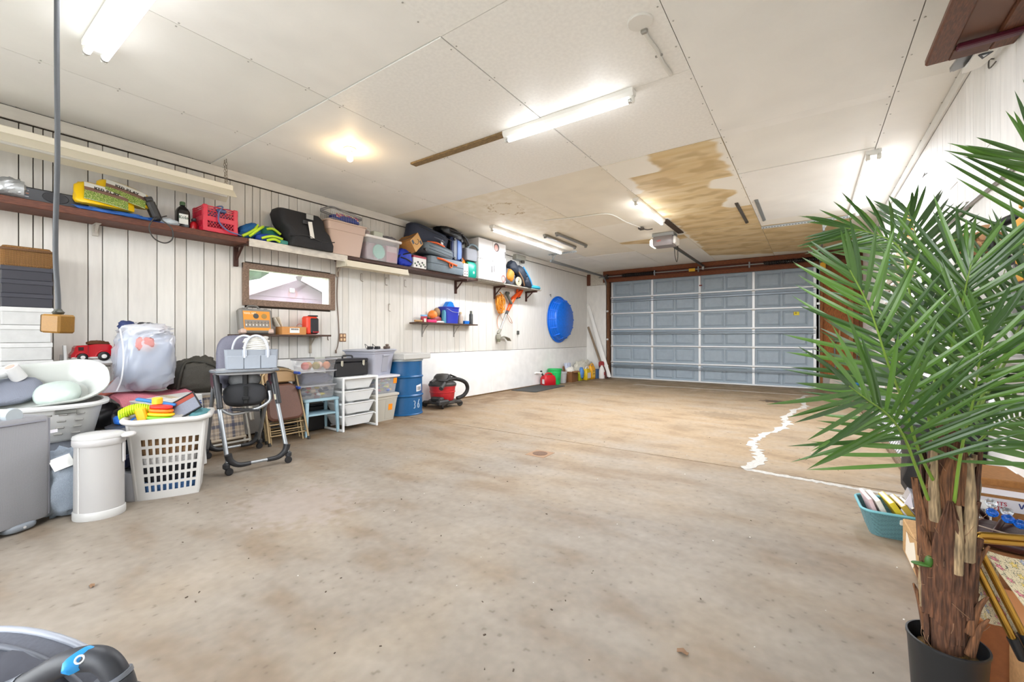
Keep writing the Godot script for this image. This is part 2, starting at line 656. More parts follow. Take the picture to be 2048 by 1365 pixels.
func room() -> void:
	# floor: three slabs with open joints over a dark bed
	var fl := struct_root("floor")
	var bed := mb()
	bed.box(V3(-2.25, -0.13, -5.1), V3(6.9, 0.2, 14.0))
	part("bed", bed, m("3a3129", 0.9), fl)
	var fm := StandardMaterial3D.new()
	fm.albedo_texture = ImageTexture.create_from_image(floor_image())
	fm.roughness = 0.62
	fm.metallic_specular = 0.35
	fm.detail_enabled = true
	fm.detail_uv_layer = BaseMaterial3D.DETAIL_UV_2
	fm.detail_blend_mode = BaseMaterial3D.BLEND_MODE_MUL
	fm.detail_albedo = noise_tex(31, 0.012, 0.95, 1.0, 6, 1024)
	fm.uv2_triplanar = true
	fm.uv2_world_triplanar = true
	fm.uv2_scale = V3(0.8, 0.8, 0.8)
	var zs := [ZF + 0.1, -4.245, -10.35, -12.0]
	for i in 3:
		var a: float = zs[i] - (0.0 if i == 0 else 0.009)
		var c: float = zs[i + 1] + 0.009
		var b := mb()
		var x0 := -5.5
		var x1 := 1.0
		b.quad(V3(x0, 0, a), V3(x1, 0, a), V3(x1, 0, c), V3(x0, 0, c), -1, V2(0, (a + 12.0) / 13.7), V2(1, (c + 12.0) / 13.7))
		for e in 2:
			var z := a if e == 0 else c
			var s := 1.0 if e == 0 else -1.0
			b.quad(V3(x0 if s > 0 else x1, -0.05, z), V3(x1 if s > 0 else x0, -0.05, z), V3(x1 if s > 0 else x0, 0, z), V3(x0 if s > 0 else x1, 0, z), -1, V2(0, 0.5), V2(1, 0.5))
		part("slab", b, fm, fl)
	# white filler in the joint and the crack
	var pm := mt("c2beb7", "mottle", V3(3, 3, 3), 0.8)
	var js := mb()
	var jn := fnl(5, 1.4, 3)
	var strip_pts := []
	for i in 40:
		var x := lerpf(-0.48, 0.64, i / 39.0)
		strip_pts.append(V3(x, 0.0, lerpf(-4.235, -4.13, i / 39.0) + jn.get_noise_1d(x * 3) * 0.02))
	ribbon(js, strip_pts, 0.06, 0.03, jn)
	part("filler", js, pm, fl, "straight white filler along the slab joint")
	var ck := mb()
	ribbon(ck, curve([V3(-0.47, 0, -4.22), V3(-0.40, 0, -4.6), V3(-0.43, 0, -4.93), V3(-0.53, 0, -5.36), V3(-0.47, 0, -5.78), V3(-0.33, 0, -6.29), V3(-0.26, 0, -6.9), V3(-0.31, 0, -7.2), V3(-0.2, 0, -8.18), V3(-0.08, 0, -8.6), V3(-0.16, 0, -9.5), V3(-0.08, 0, -10.3)], 8), 0.08, 0.075, jn)
	part("filler", ck, pm, fl, "jagged white filler over a crack")
	var j2 := mb()
	var l2 := []
	for i in 40:
		l2.append(V3(lerpf(-3.6, 0.6, i / 39.0), 0, -10.35))
	ribbon(j2, l2, 0.035, 0.03, jn)
	part("filler", j2, pm, fl)
	# left wall
	var wl := struct_root("wall_left")
	var back := mb()
	var wz0 := -3.40
	var wz1 := -2.35
	for q: Array in [[ZF, wz1, 0, H], [wz0, -12.2, 0, H], [wz1, wz0, 0, 1.56], [wz1, wz0, 1.985, H]]:
		back.box(V3(WL - 0.085, (q[2] + q[3]) / 2, (q[0] + q[1]) / 2), V3(0.13, q[3] - q[2], absf(q[0] - q[1])))
	part("sheathing", back, m("4b4138", 0.9), wl)
	var pal := board_mats(["e0ddd7", "dbd7cf", "e3e1db", "d8d4cc", "ddd9d1"])
	var cuts := [1.6, 1.3, 1.05, 0.8, 0.55, 0.34, 0.1, -0.12, -0.36, -0.586, -0.667, -0.724, -0.783, -1.003, -1.101, -1.282, -1.506, -1.655, -1.754, -1.913, -2.018, -2.167, -2.324, -2.406, -2.49, -2.623, -2.707, -2.837, -2.946, -3.114, -3.268, -3.407, -3.59, -3.686, -3.918, -4.058, -4.156, -4.314, -4.4, -4.619, -4.691, -4.881, -5.08, -5.19, -5.39, -5.52, -5.7, -5.9, -6.03, -6.2, -6.42, -6.6, -6.84, -7.05, -7.31, -7.5, -7.78, -7.98]
	for i in cuts.size() - 1:
		var a: float = cuts[i]
		var c: float = cuts[i + 1]
		var gap := 0.007 if a > -2.9 else 0.004
		for q: Array in ([[0.885, 1.50], [2.035, 2.93]] if (a < -2.25 and c > -3.5) else [[0.885, 2.93]]):
			var b := mb()
			b.box(V3(WL - 0.01, (q[0] + q[1]) / 2, (a + c) / 2), V3(0.02, q[1] - q[0], a - c - gap), 0.002)
			part("plank", b, pal[(i * 7 + i / 3) % 5], wl)
	var grey := mt("e6e4df", "paint", V3(3.2, 0.3, 3.2), 0.62, 0.0, 0.1)
	for q: Array in [[-7.984, -9.2], [-9.204, -10.4], [-10.404, -12.0]]:
		var b := mb()
		b.box(V3(WL - 0.01, 1.907, (q[0] + q[1]) / 2), V3(0.02, 2.045, q[0] - q[1] - 0.003), 0.002)
		part("panel", b, grey, wl)
	# smooth white boards below
	var lower := mt("f2f1ee", "paint", V3(0.6, 0.6, 0.6), 0.5)
	for q: Array in [[1.6, -0.5], [-0.5, -2.7], [-2.7, -4.9], [-4.9, -7.0], [-7.0, -9.4], [-9.4, -12.0]]:
		var b := mb()
		b.box(V3(WL - 0.008, 0.447, (q[0] + q[1]) / 2), V3(0.022, 0.86, q[0] - q[1] - 0.004), 0.003)
		part("panel", b, lower, wl)
	var tr := mb()
	tr.box(V3(WL + 0.008, 2.993, -5.2), V3(0.02, 0.105, 13.6), 0.003)
	struct("trim_1", tr, mt("e4dfd6", "paint", V3(2, 2, 0.5), 0.6))
	var bb := mb()
	bb.box(V3(WL + 0.004, 0.012, -8.2), V3(0.02, 0.024, 7.0), 0.003)
	struct("baseboard_left", bb, mt("8a6b45", "grain", V3(4, 4, 1), 0.7))
	# right wall
	var wr := struct_root("wall_right")
	var rb := mb()
	rb.box(V3(WR + 0.085, H / 2, -5.2), V3(0.13, H, 13.8))
	part("sheathing", rb, m("4d463f", 0.9), wr)
	var rp := board_mats(["f2f1ee", "eeedea", "f3f2ef", "ebeae6"])
	var rc := [1.6, 1.2, 0.8, 0.4, 0.05, -0.3, -0.62, -0.95, -1.2, -1.5, -1.8, -2.15, -2.5, -2.85, -3.14, -3.388, -3.622, -3.79, -3.881, -4.123, -4.189, -4.305, -4.493, -4.702, -4.935, -5.12, -5.349, -5.6, -5.8, -6.1, -6.33, -6.62, -6.9, -7.2, -7.5, -7.8, -8.1, -8.45, -8.8, -9.1, -9.5, -9.9, -10.3, -10.7, -11.2, -11.7]
	for i in rc.size() - 1:
		var a: float = rc[i]
		var c: float = rc[i + 1]
		var cut := 2.28 + 0.02 * (i % 3)
		for q: Array in ([[0.0, 2.06], [2.064, 2.955]] if i % 5 != 2 else [[0.0, cut], [cut + 0.004, 2.955]]):
			var b := mb()
			b.box(V3(WR + 0.01, (q[0] + q[1]) / 2, (a + c) / 2), V3(0.02, q[1] - q[0], a - c - 0.004), 0.002)
			part("plank", b, rp[(i * 5 + i / 2) % 4], wr)
	var t2 := mb()
	t2.box(V3(WR - 0.01, 3.0, -5.2), V3(0.022, 0.09, 13.6), 0.004)
	struct("trim_2", t2, mt("e2e1dc", "paint", V3(2, 2, 0.5), 0.6))
	var sill := mb()
	sill.box(V3(0.655, 0.02, -7.6), V3(0.05, 0.04, 7.2), 0.004)
	struct("trim_3", sill, mt("8d7459", "grain", V3(6, 6, 0.8), 0.8))
	# wall behind the camera, with a wide daylight opening to the yard
	var wf := struct_root("wall_front")
	var fb := mb()
	for q: Array in [[-5.6, -4.9, 0, H], [0.3, 1.1, 0, H], [-4.9, 0.3, 2.75, H], [-4.9, 0.3, 0, 0.25]]:
		fb.box(V3((q[0] + q[1]) / 2, (q[2] + q[3]) / 2, ZF + 0.08), V3(q[1] - q[0], q[3] - q[2], 0.16))
	part("sheathing", fb, mt("e2e0da", "paint", V3(1, 1, 1), 0.6), wf)
	var w2 := struct_root("window_2")
	var wfm := mb()
	for x: float in [-4.9, -2.3, 0.3]:
		wfm.box(V3(x, 1.5, ZF + 0.06), V3(0.07, 2.5, 0.09), 0.005)
	for y: float in [0.25, 2.75]:
		wfm.box(V3(-2.3, y, ZF + 0.06), V3(5.26, 0.07, 0.09), 0.005)
	part("window_frame", wfm, m("e6e4de", 0.5), w2)
	var gp := mb()
	gp.box(V3(-2.3, 1.5, ZF + 0.08), V3(5.2, 2.5, 0.006))
	part("pane", gp, clear("ffffff", 0.04, 0.0), w2)
	ceiling_panels()
	window_left()

# flat ragged strip of filler 2 mm proud of the floor
func ribbon(b: Mb, pts: Array, w: float, wob: float, fn: FastNoiseLite) -> void:
	var up := V3(0, 0.003, 0)
	var l := []
	var r := []
	for i in pts.size():
		var d: Vector3 = (pts[mini(i + 1, pts.size() - 1)] - pts[maxi(i - 1, 0)]).normalized()
		var s := V3(-d.z, 0, d.x)
		var e := 0.25 if i == 0 or i == pts.size() - 1 else 1.0
		l.append(pts[i] - s * (w / 2 + wob * fn.get_noise_2d(i * 0.5, 3)) * e)
		r.append(pts[i] + s * (w / 2 + wob * fn.get_noise_2d(i * 0.5, 40)) * e)
	for i in pts.size() - 1:
		b.quad(l[i] + up, r[i] + up, r[i + 1] + up, l[i + 1] + up)
		b.quad(l[i + 1], l[i], l[i] + up, l[i + 1] + up)
		b.quad(r[i], r[i + 1], r[i + 1] + up, r[i] + up)

# a ceiling board of bare tan plywood with white paint over part of it; white(u, v) > 0 where painted
func tan_board(sd: int, white: Callable) -> StandardMaterial3D:
	var im := Image.create(128, 192, false, Image.FORMAT_RGB8)
	var n1 := fnl(sd, 0.03, 4)
	var n2 := fnl(sd + 1, 0.02, 2)
	for y in 192:
		for x in 128:
			var u := x / 128.0
			var v := y / 192.0
			var c := Color("d0b684").lerp(Color("dcc9a2"), clampf(0.5 + n1.get_noise_2d(x * 0.25, y), 0, 1))
			c = c.lerp(Color("b59a6c"), clampf(n2.get_noise_2d(x, y) * 1.4, 0, 0.6))
			var k: float = white.call(u, v) + n2.get_noise_2d(x + 90, y) * 0.05
			c = c.lerp(Color("ebe7dc"), smoothstep(-0.02, 0.03, k))
			im.set_pixel(x, y, c)
	return print_mat(im, 0.7)

# a cream board with a brown-edged water ring
func stain_board() -> StandardMaterial3D:
	var im := Image.create(128, 256, false, Image.FORMAT_RGB8)
	var n1 := fnl(77, 0.05, 3)
	for y in 256:
		for x in 128:
			var c := Color("ebe4d4").lerp(Color("e2d9c4"), clampf(0.5 + n1.get_noise_2d(x, y), 0, 1))
			var f := V2((x / 128.0 - 0.54) / 0.19, (y / 256.0 - 0.71) / 0.12).length() + n1.get_noise_2d(x * 1.3 + 40, y * 1.3) * 0.5 - 1.0
			if absf(f) < 0.05:
				c = c.lerp(Color("a58a5c"), 0.7 if n1.get_noise_2d(x + 9, y) > -0.2 else 0.25)
			elif f < 0:
				c = c.lerp(Color("e6ddc8"), 0.5)
			im.set_pixel(x, y, c)
	return print_mat(im, 0.65)

func ceiling_panels() -> void:
	var ce := struct_root("ceiling")
	var bk := mb()
	bk.box(V3(-2.25, H + 0.09, -5.2), V3(6.9, 0.14, 14.0))
	part("sheathing", bk, m("3b352e", 0.9), ce)
	var ws := [mt("f0eee8", "plaster", V3(0.35, 0.35, 0.35), 0.6), mt("f2f0ea", "plaster", V3(0.5, 0.5, 0.5), 0.6), mt("eeece5", "plaster", V3(0.3, 0.3, 0.3), 0.6), mt("f0eee8", "stipple", V3(0.9, 0.9, 0.9), 0.5, 0.0, 0.4)]
	var cream := mt("ebe4d4", "plaster", V3(0.5, 0.5, 0.5), 0.65)
	var tan := {
		"3_4": tan_board(41, func(u, v): return maxf(0.22 - u + (0.2 if v > 0.55 else -0.12), maxf(u - 0.93, -0.2))),
		"3_5": tan_board(44, func(u, v): return u - 0.80 + 0.1 * sin(v * 9)),
		"3_6": tan_board(47, func(u, v): return 0.05 - u),
		"3_7": tan_board(50, func(u, v): return 0.28 - v - 0.3 * (u - 0.6)),
		"2_4": tan_board(53, func(u, v): return 0.62 - v + 0.5 * absf(u - 0.6)),
		"2_3": tan_board(56, func(u, v): return 0.95 - v * 0.6 - 0.4 * u),
		"4_2": tan_board(59, func(u, v): return maxf(v - 0.30, u - 0.9)),
		"4_3": tan_board(62, func(u, v): return -0.3),
		"4_4": tan_board(65, func(u, v): return 0.18 - v + 0.4 * (0.5 - u)),
		"5_2": tan_board(68, func(u, v): return v - 0.5),
		"4_0": tan_board(71, func(u, v): return 1.0),
	}
	var cols := [-5.40, -4.36, -3.16, -1.92, -0.70, 0.53, 0.89]
	var rows := [
		[ZF, -1.97, -4.45, -6.9, -9.3, -11.62],
		[ZF, -1.97, -4.45, -6.9, -9.3, -11.62],
		[ZF, -1.97, -4.45, -6.9, -8.3, -9.75, -11.62],
		[ZF, -0.7, -1.97, -3.22, -4.48, -5.62, -7.0, -8.3, -9.75, -11.62],
		[ZF, -0.9, -4.36, -4.5, -5.6, -6.75, -8.05, -8.6, -10.2, -11.62],
		[ZF, -0.9, -4.3, -6.3, -8.4, -11.62],
	]
	var names := {"3_4": "a", "3_5": "b", "3_6": "c", "3_7": "d"}
	var pick := {3: {4: "3_4", 5: "3_5", 6: "3_6", 7: "3_6", 8: "3_7"}, 2: {3: "2_3", 4: "2_4"}, 4: {6: "4_2", 7: "4_3", 8: "4_4"}, 5: {4: "5_2"}}
	var sc := mb()
	for c in 6:
		for r in rows[c].size() - 1:
			var z0: float = rows[c][r]
			var z1: float = rows[c][r + 1]
			var x0: float = cols[c] + 0.003
			var x1: float = cols[c + 1] - 0.003
			var sag: float = 0.003 * ((c * 3 + r * 5) % 3)
			var b := mb()
			b.box(V3((x0 + x1) / 2, H + 0.014 - sag, (z0 + z1) / 2), V3(x1 - x0, 0.022, z0 - z1 - 0.005), 0.002)
			# the underside again with its own print, the far end at v = 0
			var y: float = H + 0.0029 - sag
			b.quad(V3(x0, y, z1 + 0.004), V3(x1, y, z1 + 0.004), V3(x1, y, z0 - 0.004), V3(x0, y, z0 - 0.004), -1, V2(0, 0), V2(1, 1))
			var mat: Material = ws[(c * 2 + r) % 3]
			if c >= 2 and c <= 3 and r >= 1 and r <= 3:
				mat = ws[3]
			if (c <= 2 and r == 2) or (c == 1 and r == 3):
				mat = cream
			if c == 1 and r == 2:
				mat = stain_board()
			if pick.has(c) and pick[c].has(r):
				mat = tan[pick[c][r]]
			part("ceiling_panel", b, mat, ce)
			# nail heads along the edges
			var k := 0.12
			while k < z0 - z1 and z0 - k > -8.0:
				for x: float in [x0 + 0.02, x1 - 0.02]:
					sc.tube([V3(x, H - sag, z0 - k), V3(x, H - sag - 0.002, z0 - k)], 0.006, 6)
				k += 0.41
	var nails := part("nail_head", sc, m("a9a69e", 0.5), ce)
	nails.set_meta("kind", "stuff")

func window_left() -> void:
	var w := struct_root("window_1")
	var fm := mt("a58a76", "grain", V3(3, 8, 2), 0.75, 0.0, 0.15)
	for q: Array in [[2.005, -2.875, 0.065, 1.17], [1.545, -2.875, 0.075, 1.17]]:
		var b := mb()
		b.box(V3(WL + 0.012, q[0] + (-0.02 if q[0] > 1.8 else 0.015), q[1]), V3(0.035, q[2], q[3]), 0.005)
		part("frame_rail", b, fm, w)
	for z: float in [-2.325, -3.425]:
		var b := mb()
		b.box(V3(WL + 0.012, 1.775, z), V3(0.033, 0.49, 0.07), 0.005)
		part("frame_stile", b, fm, w)
	var lin := mb()
	for q: Array in [[1.97, -2.875, 0.02, 1.05], [1.575, -2.875, 0.02, 1.05]]:
		lin.box(V3(WL - 0.08, q[0], q[1]), V3(0.15, q[2], q[3]))
	for z: float in [-2.36, -3.39]:
		lin.box(V3(WL - 0.08, 1.77, z), V3(0.15, 0.4, 0.02))
	part("lining", lin, m("dedad4", 0.6), w)
	var g := mb()
	g.box(V3(WL - 0.07, 1.775, -2.875), V3(0.005, 0.41, 1.03))
	part("pane", g, clear("ffffff", 0.05, 0.0), w)
	# outside: the neighbour's gable and a tree
	var n := thing("neighbour_garage", "low gabled garage with pinkish siding seen through the small window", "building", V3(-10.2, 0, -5.42))
	var wall := mb()
	wall.prism(PackedVector2Array([V2(-2.6, 0), V2(2.6, 0), V2(2.6, 1.50), V2(0, 2.60), V2(-2.6, 1.50)]), -2.4, 0, Transform3D(Basis(Vector3.UP, PI / 2), Vector3.ZERO))
	part("wall", wall, m("9a8494", 0.8), n)
	for i in 11:
		var y := 0.4 + i * 0.17
		var half := 2.6 if y < 1.5 else (2.58 - y) / 1.1 * 2.6
		if half < 0.2: continue
		var b := mb()
		b.prism(PackedVector2Array([V2(0, 0), V2(0.02, 0), V2(0.004, 0.16), V2(0, 0.16)]), -half, half, Transform3D(Basis(), V3(0.0, y, 0)))
		part("siding_board", b, m("9b8695", 0.8), n)
	for s: float in [-1.0, 1.0]:
		var b := mb()
		var d := V3(0, 2.80 - 1.85, -2.9 * s).normalized()
		b.box(V3(-1.1, 2.07, s * 1.40), V3(2.8, 0.05, 2.9), 0.0, Basis(Vector3.RIGHT, s * atan2(1.1, 2.6)))
		part("roof", b, m("b0a2ae", 0.8), n)
		var f := mb()
		f.box(V3(0.32, 2.0, s * 1.40), V3(0.03, 0.14, 2.86), 0.0, Basis(Vector3.RIGHT, s * atan2(1.1, 2.6)))
		part("fascia", f, m("c2a2ac", 0.7), n)
	var vent := mb()
	vent.box(V3(0.02, 2.28, 0), V3(0.03, 0.10, 0.12), 0.01)
	part("gable_vent", vent, m("eeeeee", 0.6), n)
	var yd := mb()
	yd.box(V3(-16, -0.06, -6), V3(20, 0.1, 40))
	struct("ground_outside", yd, m("6f7f58", 0.9))
	yd = mb()
	yd.box(V3(-2.3, -0.06, 7.7), V3(12, 0.1, 12))
	struct("ground_outside", yd, m("c4c1ba", 0.9))
	for q: Array in [["leafy green tree rising behind the left slope of the neighbour's roof", -15.0, -5.0, 4.4], ["rounded bush beside the right slope of the neighbour's roof", -13.5, -11.0, 2.2]]:
		var t := thing("tree" if q[3] > 3 else "bush", q[0], "tree" if q[3] > 3 else "bush", V3(q[1], 0, q[2]))
		var tk := mb()
		tk.tube([V3(0, 0, 0), V3(0.1, q[3] * 0.6, 0)], 0.14, 8, false, 0.07)
		part("trunk", tk, m("6b5645", 0.9), t)
		var cr := mb()
		for i in 7:
			var a := i * 2.4
			cr.blob(V3(cos(a) * 0.8, q[3] * (0.62 + 0.06 * (i % 3)), sin(a) * 0.9), V3(1.7, q[3] * 0.42, 1.7), 60 + i, 0.8, 2.4, 2.0, 12, 16)
		part("crown", cr, mt("41693f", "fibre", V3(0.6, 0.6, 0.6), 0.9), t)

# ---------------------------------------------------------------- back wall and the big door
func back_wall() -> void:
	var w := struct_root("wall_back")
	var b := mb()
	b.box(V3(-2.25, H / 2, -12.15), V3(6.9, H, 0.1))
	part("sheathing", b, m("3a2c22", 0.9), w)
	b = mb()
	b.box(V3(-5.11, 1.33, ZB - 0.02), V3(0.60, 2.66, 0.04), 0.003)
	part("panel", b, mt("e6e4df", "paint", V3(1, 0.5, 1), 0.6), w)
	b = mb()
	b.box(V3(-5.11, 2.86, ZB - 0.03), V3(0.60, 0.39, 0.04), 0.003)
	part("panel", b, mt("d8d2c6", "mottle", V3(2, 2, 2), 0.7), w)
	b = mb()
	b.box(V3(-5.34, 2.83, ZB), V3(0.10, 0.32, 0.05), 0.004)
	part("block", b, mt("8f5a44", "grain", V3(8, 2, 8), 0.8), w)
	# header boards, reddish brown
	var hd := [mt("8a4a24", "grain", V3(0.8, 9, 9), 0.7), mt("6f3418", "grain", V3(0.8, 9, 9), 0.7), mt("94522a", "grain", V3(0.8, 9, 9), 0.7)]
	for i in 3:
		b = mb()
		b.box(V3(-2.1, 2.725 + i * 0.108 + 0.05, ZB - 0.03), V3(5.6 if i < 3 else 6.0, 0.103, 0.05), 0.003)
		part("header_board", b, hd[i], w)
	b = mb()
	b.box(V3(-4.76, 1.36, ZB - 0.07), V3(0.06, 2.72, 0.14), 0.004)
	part("jamb", b, mt("8b5a35", "grain", V3(9, 0.8, 9), 0.75), w)
	# right of the door: post, plywood, studs on a concrete stem
	for q: Array in [[0.185, 0.05, 0.10, "a5652f"], [0.695, 0.075, 0.08, "bd8047"], [0.865, 0.06, 0.09, "7c4a26"]]:
		b = mb()
		b.box(V3(q[0], 1.52 + (0.15 if q[0] > 0.3 else 0.0), ZB - 0.02), V3(q[1], 3.04 - (0.3 if q[0] > 0.3 else 0.0), q[2]), 0.004)
		part("stud", b, mt(q[3], "grain", V3(10, 0.7, 10), 0.75), w)
	for q: Array in [[0.435, 0.45, "b46a2c"], [0.79, 0.12, "a55f2a"]]:
		b = mb()
		b.box(V3(q[0], 1.66, ZB - 0.07), V3(q[1], 2.74, 0.03))
		part("plywood", b, mt(q[2], "grain", V3(5, 0.6, 5), 0.75), w)
	b = mb()
	b.box(V3(0.55, 0.15, ZB - 0.03), V3(0.68, 0.30, 0.16), 0.006)
	part("stem_wall", b, mt("b9b4ab", "speck", V3(1, 1, 1), 0.9), w)
	b = mb()
	b.box(V3(0.5, 2.88, ZB - 0.05), V3(0.8, 0.26, 0.04), 0.004)
	part("header_board", b, mt("3f2418", "grain", V3(0.8, 9, 9), 0.7), w)
	# sectional door
	var d := struct_root("door_1")
	var blue := mt("97a5b0", "paint", V3(1, 1, 1), 0.45)
	var x0 := -4.707
	var x1 := 0.10
	var zd := -11.75
	var rowh := 2.735 / 6
	var silver := m("d9dbdc", 0.4, 0.25)
	var dull := m("8d979f", 0.4, 0.35)
	var st := [x0 + 0.03, -3.537, -2.333, -1.13, x1 - 0.03]
	var pw: float = ((st[1] - st[0]) - 0.10) / 2
	var pan := mb()
	var hw: float = pw / 2 - 0.035
	var hh := rowh / 2 - 0.075
	# raised field inside a sunken groove
	var lv := [[hw + 0.02, hh + 0.02, 0.0], [hw, hh, -0.012], [hw - 0.035, hh - 0.035, 0.004], [hw - 0.05, hh - 0.05, 0.004]]
	for i in 3:
		var a: Array = lv[i]
		var c: Array = lv[i + 1]
		var pa := [V3(-a[0], -a[1], a[2]), V3(a[0], -a[1], a[2]), V3(a[0], a[1], a[2]), V3(-a[0], a[1], a[2])]
		var pc := [V3(-c[0], -c[1], c[2]), V3(c[0], -c[1], c[2]), V3(c[0], c[1], c[2]), V3(-c[0], c[1], c[2])]
		for k in 4:
			pan.quad(pa[k], pa[(k + 1) % 4], pc[(k + 1) % 4], pc[k])
	pan.quad(V3(-lv[3][0], -lv[3][1], 0.004), V3(lv[3][0], -lv[3][1], 0.004), V3(lv[3][0], lv[3][1], 0.004), V3(-lv[3][0], lv[3][1], 0.004))
	var pan_mesh := pan.done()
	for r in 6:
		var y := r * rowh
		b = mb()
		# the section's skin with openings left for the panels
		b.box(V3((x0 + x1) / 2, y + rowh / 2, zd - 0.03), V3(x1 - x0, rowh - 0.006, 0.03), 0.003)
		var yy: Array = [y + 0.003, y + rowh / 2 - hh - 0.02, y + rowh / 2 + hh + 0.02, y + rowh - 0.003]
		b.box(V3((x0 + x1) / 2, (yy[0] + yy[1]) / 2, zd - 0.007), V3(x1 - x0, yy[1] - yy[0], 0.014))
		b.box(V3((x0 + x1) / 2, (yy[2] + yy[3]) / 2, zd - 0.007), V3(x1 - x0, yy[3] - yy[2], 0.014))
		var xs := [x0]
		for k in 8:
			var cx: float = st[k / 2] + 0.05 + pw * (0.5 + k % 2)
			xs.append(cx - hw - 0.02)
			xs.append(cx + hw + 0.02)
		xs.append(x1)
		for k in range(0, xs.size(), 2):
			b.box(V3((xs[k] + xs[k + 1]) / 2, y + rowh / 2, zd - 0.007), V3(xs[k + 1] - xs[k], hh * 2 + 0.04, 0.014))
		var sec := part("door_section", b, blue, d)
		for k in 8:
			var p := part("panel", pan_mesh, blue, sec)
			p.position = V3(st[k / 2] + 0.05 + pw * (0.5 + k % 2), y + rowh / 2, zd)
	for i in 5:
		for r in 6:
			b = mb()
			b.box(V3(st[i], r * rowh + rowh / 2, zd + 0.012), V3(0.055, rowh - 0.03, 0.024), 0.004)
			for k in 4:
				b.tube([V3(st[i], r * rowh + 0.09 + k * 0.09, zd + 0.024), V3(st[i], r * rowh + 0.09 + k * 0.09, zd + 0.027)], 0.007, 8)
			part("stile", b, silver, d)
			if r > 0:
				b = mb()
				b.box(V3(st[i], r * rowh, zd + 0.026), V3(0.075, 0.06, 0.008), 0.002)
				b.tube([V3(st[i] - 0.03, r * rowh, zd + 0.034), V3(st[i] + 0.03, r * rowh, zd + 0.034)], 0.008, 8)
				part("hinge", b, m("a9a49c", 0.4, 0.6), d)
	for r in 6:
		b = mb()
		b.box(V3((x0 + x1) / 2, r * rowh + (0.02 if r == 0 else 0.012), zd + 0.022), V3(x1 - x0, 0.03, 0.044), 0.004)
		part("rail", b, silver, d)
	for y: float in [2.185, 1.27, 0.345]:
		b = mb()
		b.prism(PackedVector2Array([V2(0, -0.03), V2(0.075, -0.022), V2(0.075, -0.014), V2(0.01, -0.006), V2(0.01, 0.02), V2(0.075, 0.026), V2(0.075, 0.034), V2(0, 0.04)]), -(x1 - x0) / 2 + 0.02, (x1 - x0) / 2 - 0.02, Transform3D(Basis(Vector3.UP, -PI / 2), V3((x0 + x1) / 2, y, zd + 0.002)))
		part("strut", b, dull, d)
	b = mb()
	b.box(V3((x0 + x1) / 2, 2.745, zd + 0.02), V3(x1 - x0, 0.035, 0.06), 0.004)
	part("top_strut", b, dull, d)
	b = mb()
	b.box(V3(-0.02, 0.82, zd + 0.035), V3(0.10, 0.10, 0.02), 0.006)
	b.tube([V3(-0.16, 0.83, zd + 0.04), V3(-0.05, 0.83, zd + 0.04)], 0.009, 8)
	part("lock", b, m("d5d6d6", 0.35, 0.5), d)
	b = mb()
	b.tube(curve([V3(0.02, 1.02, zd + 0.04), V3(0.015, 1.1, zd + 0.06), V3(0.03, 1.2, zd + 0.04)]), 0.008, 6)
	part("handle", b, m("55585b", 0.4, 0.5), d)
	b = mb()
	b.box(V3(-0.27, 1.70, zd + 0.008), V3(0.10, 0.08, 0.004))
	part("warning_label", b, m("d9c92c", 0.6), d, "yellow warning sticker")
	b = mb()
	b.box(V3(-0.325, 1.70, zd + 0.0105), V3(0.012, 0.08, 0.004))
	b.box(V3(-0.285, 1.71, zd + 0.0105), V3(0.03, 0.04, 0.004))
	part("warning_print", b, m("a38a1c", 0.6), d)
	# tracks, rod and springs
	var steel := m("8b8f90", 0.4, 0.6)
	var track := PackedVector2Array([V2(-0.025, 0), V2(0.025, 0), V2(0.025, 0.02), V2(0.018, 0.004), V2(-0.018, 0.004), V2(-0.025, 0.02)])
	for s in 2:
		var tx: float = [-4.80, 0.165][s]
		var t := thing("door_track", ["steel door track curving up the left edge of the overhead door", "steel door track right of the overhead door, hung from perforated angle iron"][s], "track", V3(tx, 0, 0), 0.0)
		b = mb()
		b.box(V3(0, 1.25, -11.66), V3(0.05, 2.5, 0.03), 0.004)
		b.box(V3(0.02 - 0.04 * s, 1.25, -11.63), V3(0.012, 2.5, 0.06), 0.002)
		part("upright", b, steel, t)
		b = mb()
		var pts := arc(V3(0, 2.5, -11.28), V3(0, 0, -0.37), V3(0, 0.37, 0), 0.0, PI / 2, 10)
		b.tube(pts, 0.028, 4)
		part("bend", b, steel, t)
		b = mb()
		b.box(V3(0, 2.875, -9.85), V3(0.03, 0.055, 2.9), 0.004)
		part("runner", b, steel, t)
		for y: float in [0.35, 1.1, 1.9]:
			b = mb()
			b.box(V3(0.03 - 0.06 * s, y, -11.62), V3(0.07, 0.05, 0.05), 0.004)
			part("bracket", b, m("c9c9c6", 0.4, 0.4), t)
		b = mb()
		b.box(V3(0, 2.96, -8.5), V3(0.035, 0.16, 0.004))
		b.box(V3(0.05, 2.965, -8.5), V3(0.02, 0.17, 0.004), 0.0, Basis(Vector3.BACK, -0.6))
		part("hanger", b, m("b9bdbd", 0.4, 0.5), t)
		var px := -0.07 if s == 1 else -4.55
		b = mb()
		var ax := 1.26 if s == 1 else 0.7
		b.box(V3(px - tx, H - 0.02, -8.5), V3(ax, 0.035, 0.004))
		b.box(V3(px - tx, H - 0.004, -8.485), V3(ax, 0.004, 0.035))
		part("angle_iron", b, m("c3c9cb", 0.35, 0.5), t)
		var hol := mb()
		var k := -ax / 2 + 0.03
		while k < ax / 2:
			hol.box(V3(px - tx + k, H - 0.022, -8.4975), V3(0.018, 0.01, 0.003))
			k += 0.042
		part("slot", hol, m("4c5052", 0.6), t).set_meta("kind", "stuff")
	var rod := thing("torsion_rod", "long steel rod with black springs above the overhead door", "garage hardware", V3(0, 2.875, ZB + 0.06))
	b = mb()
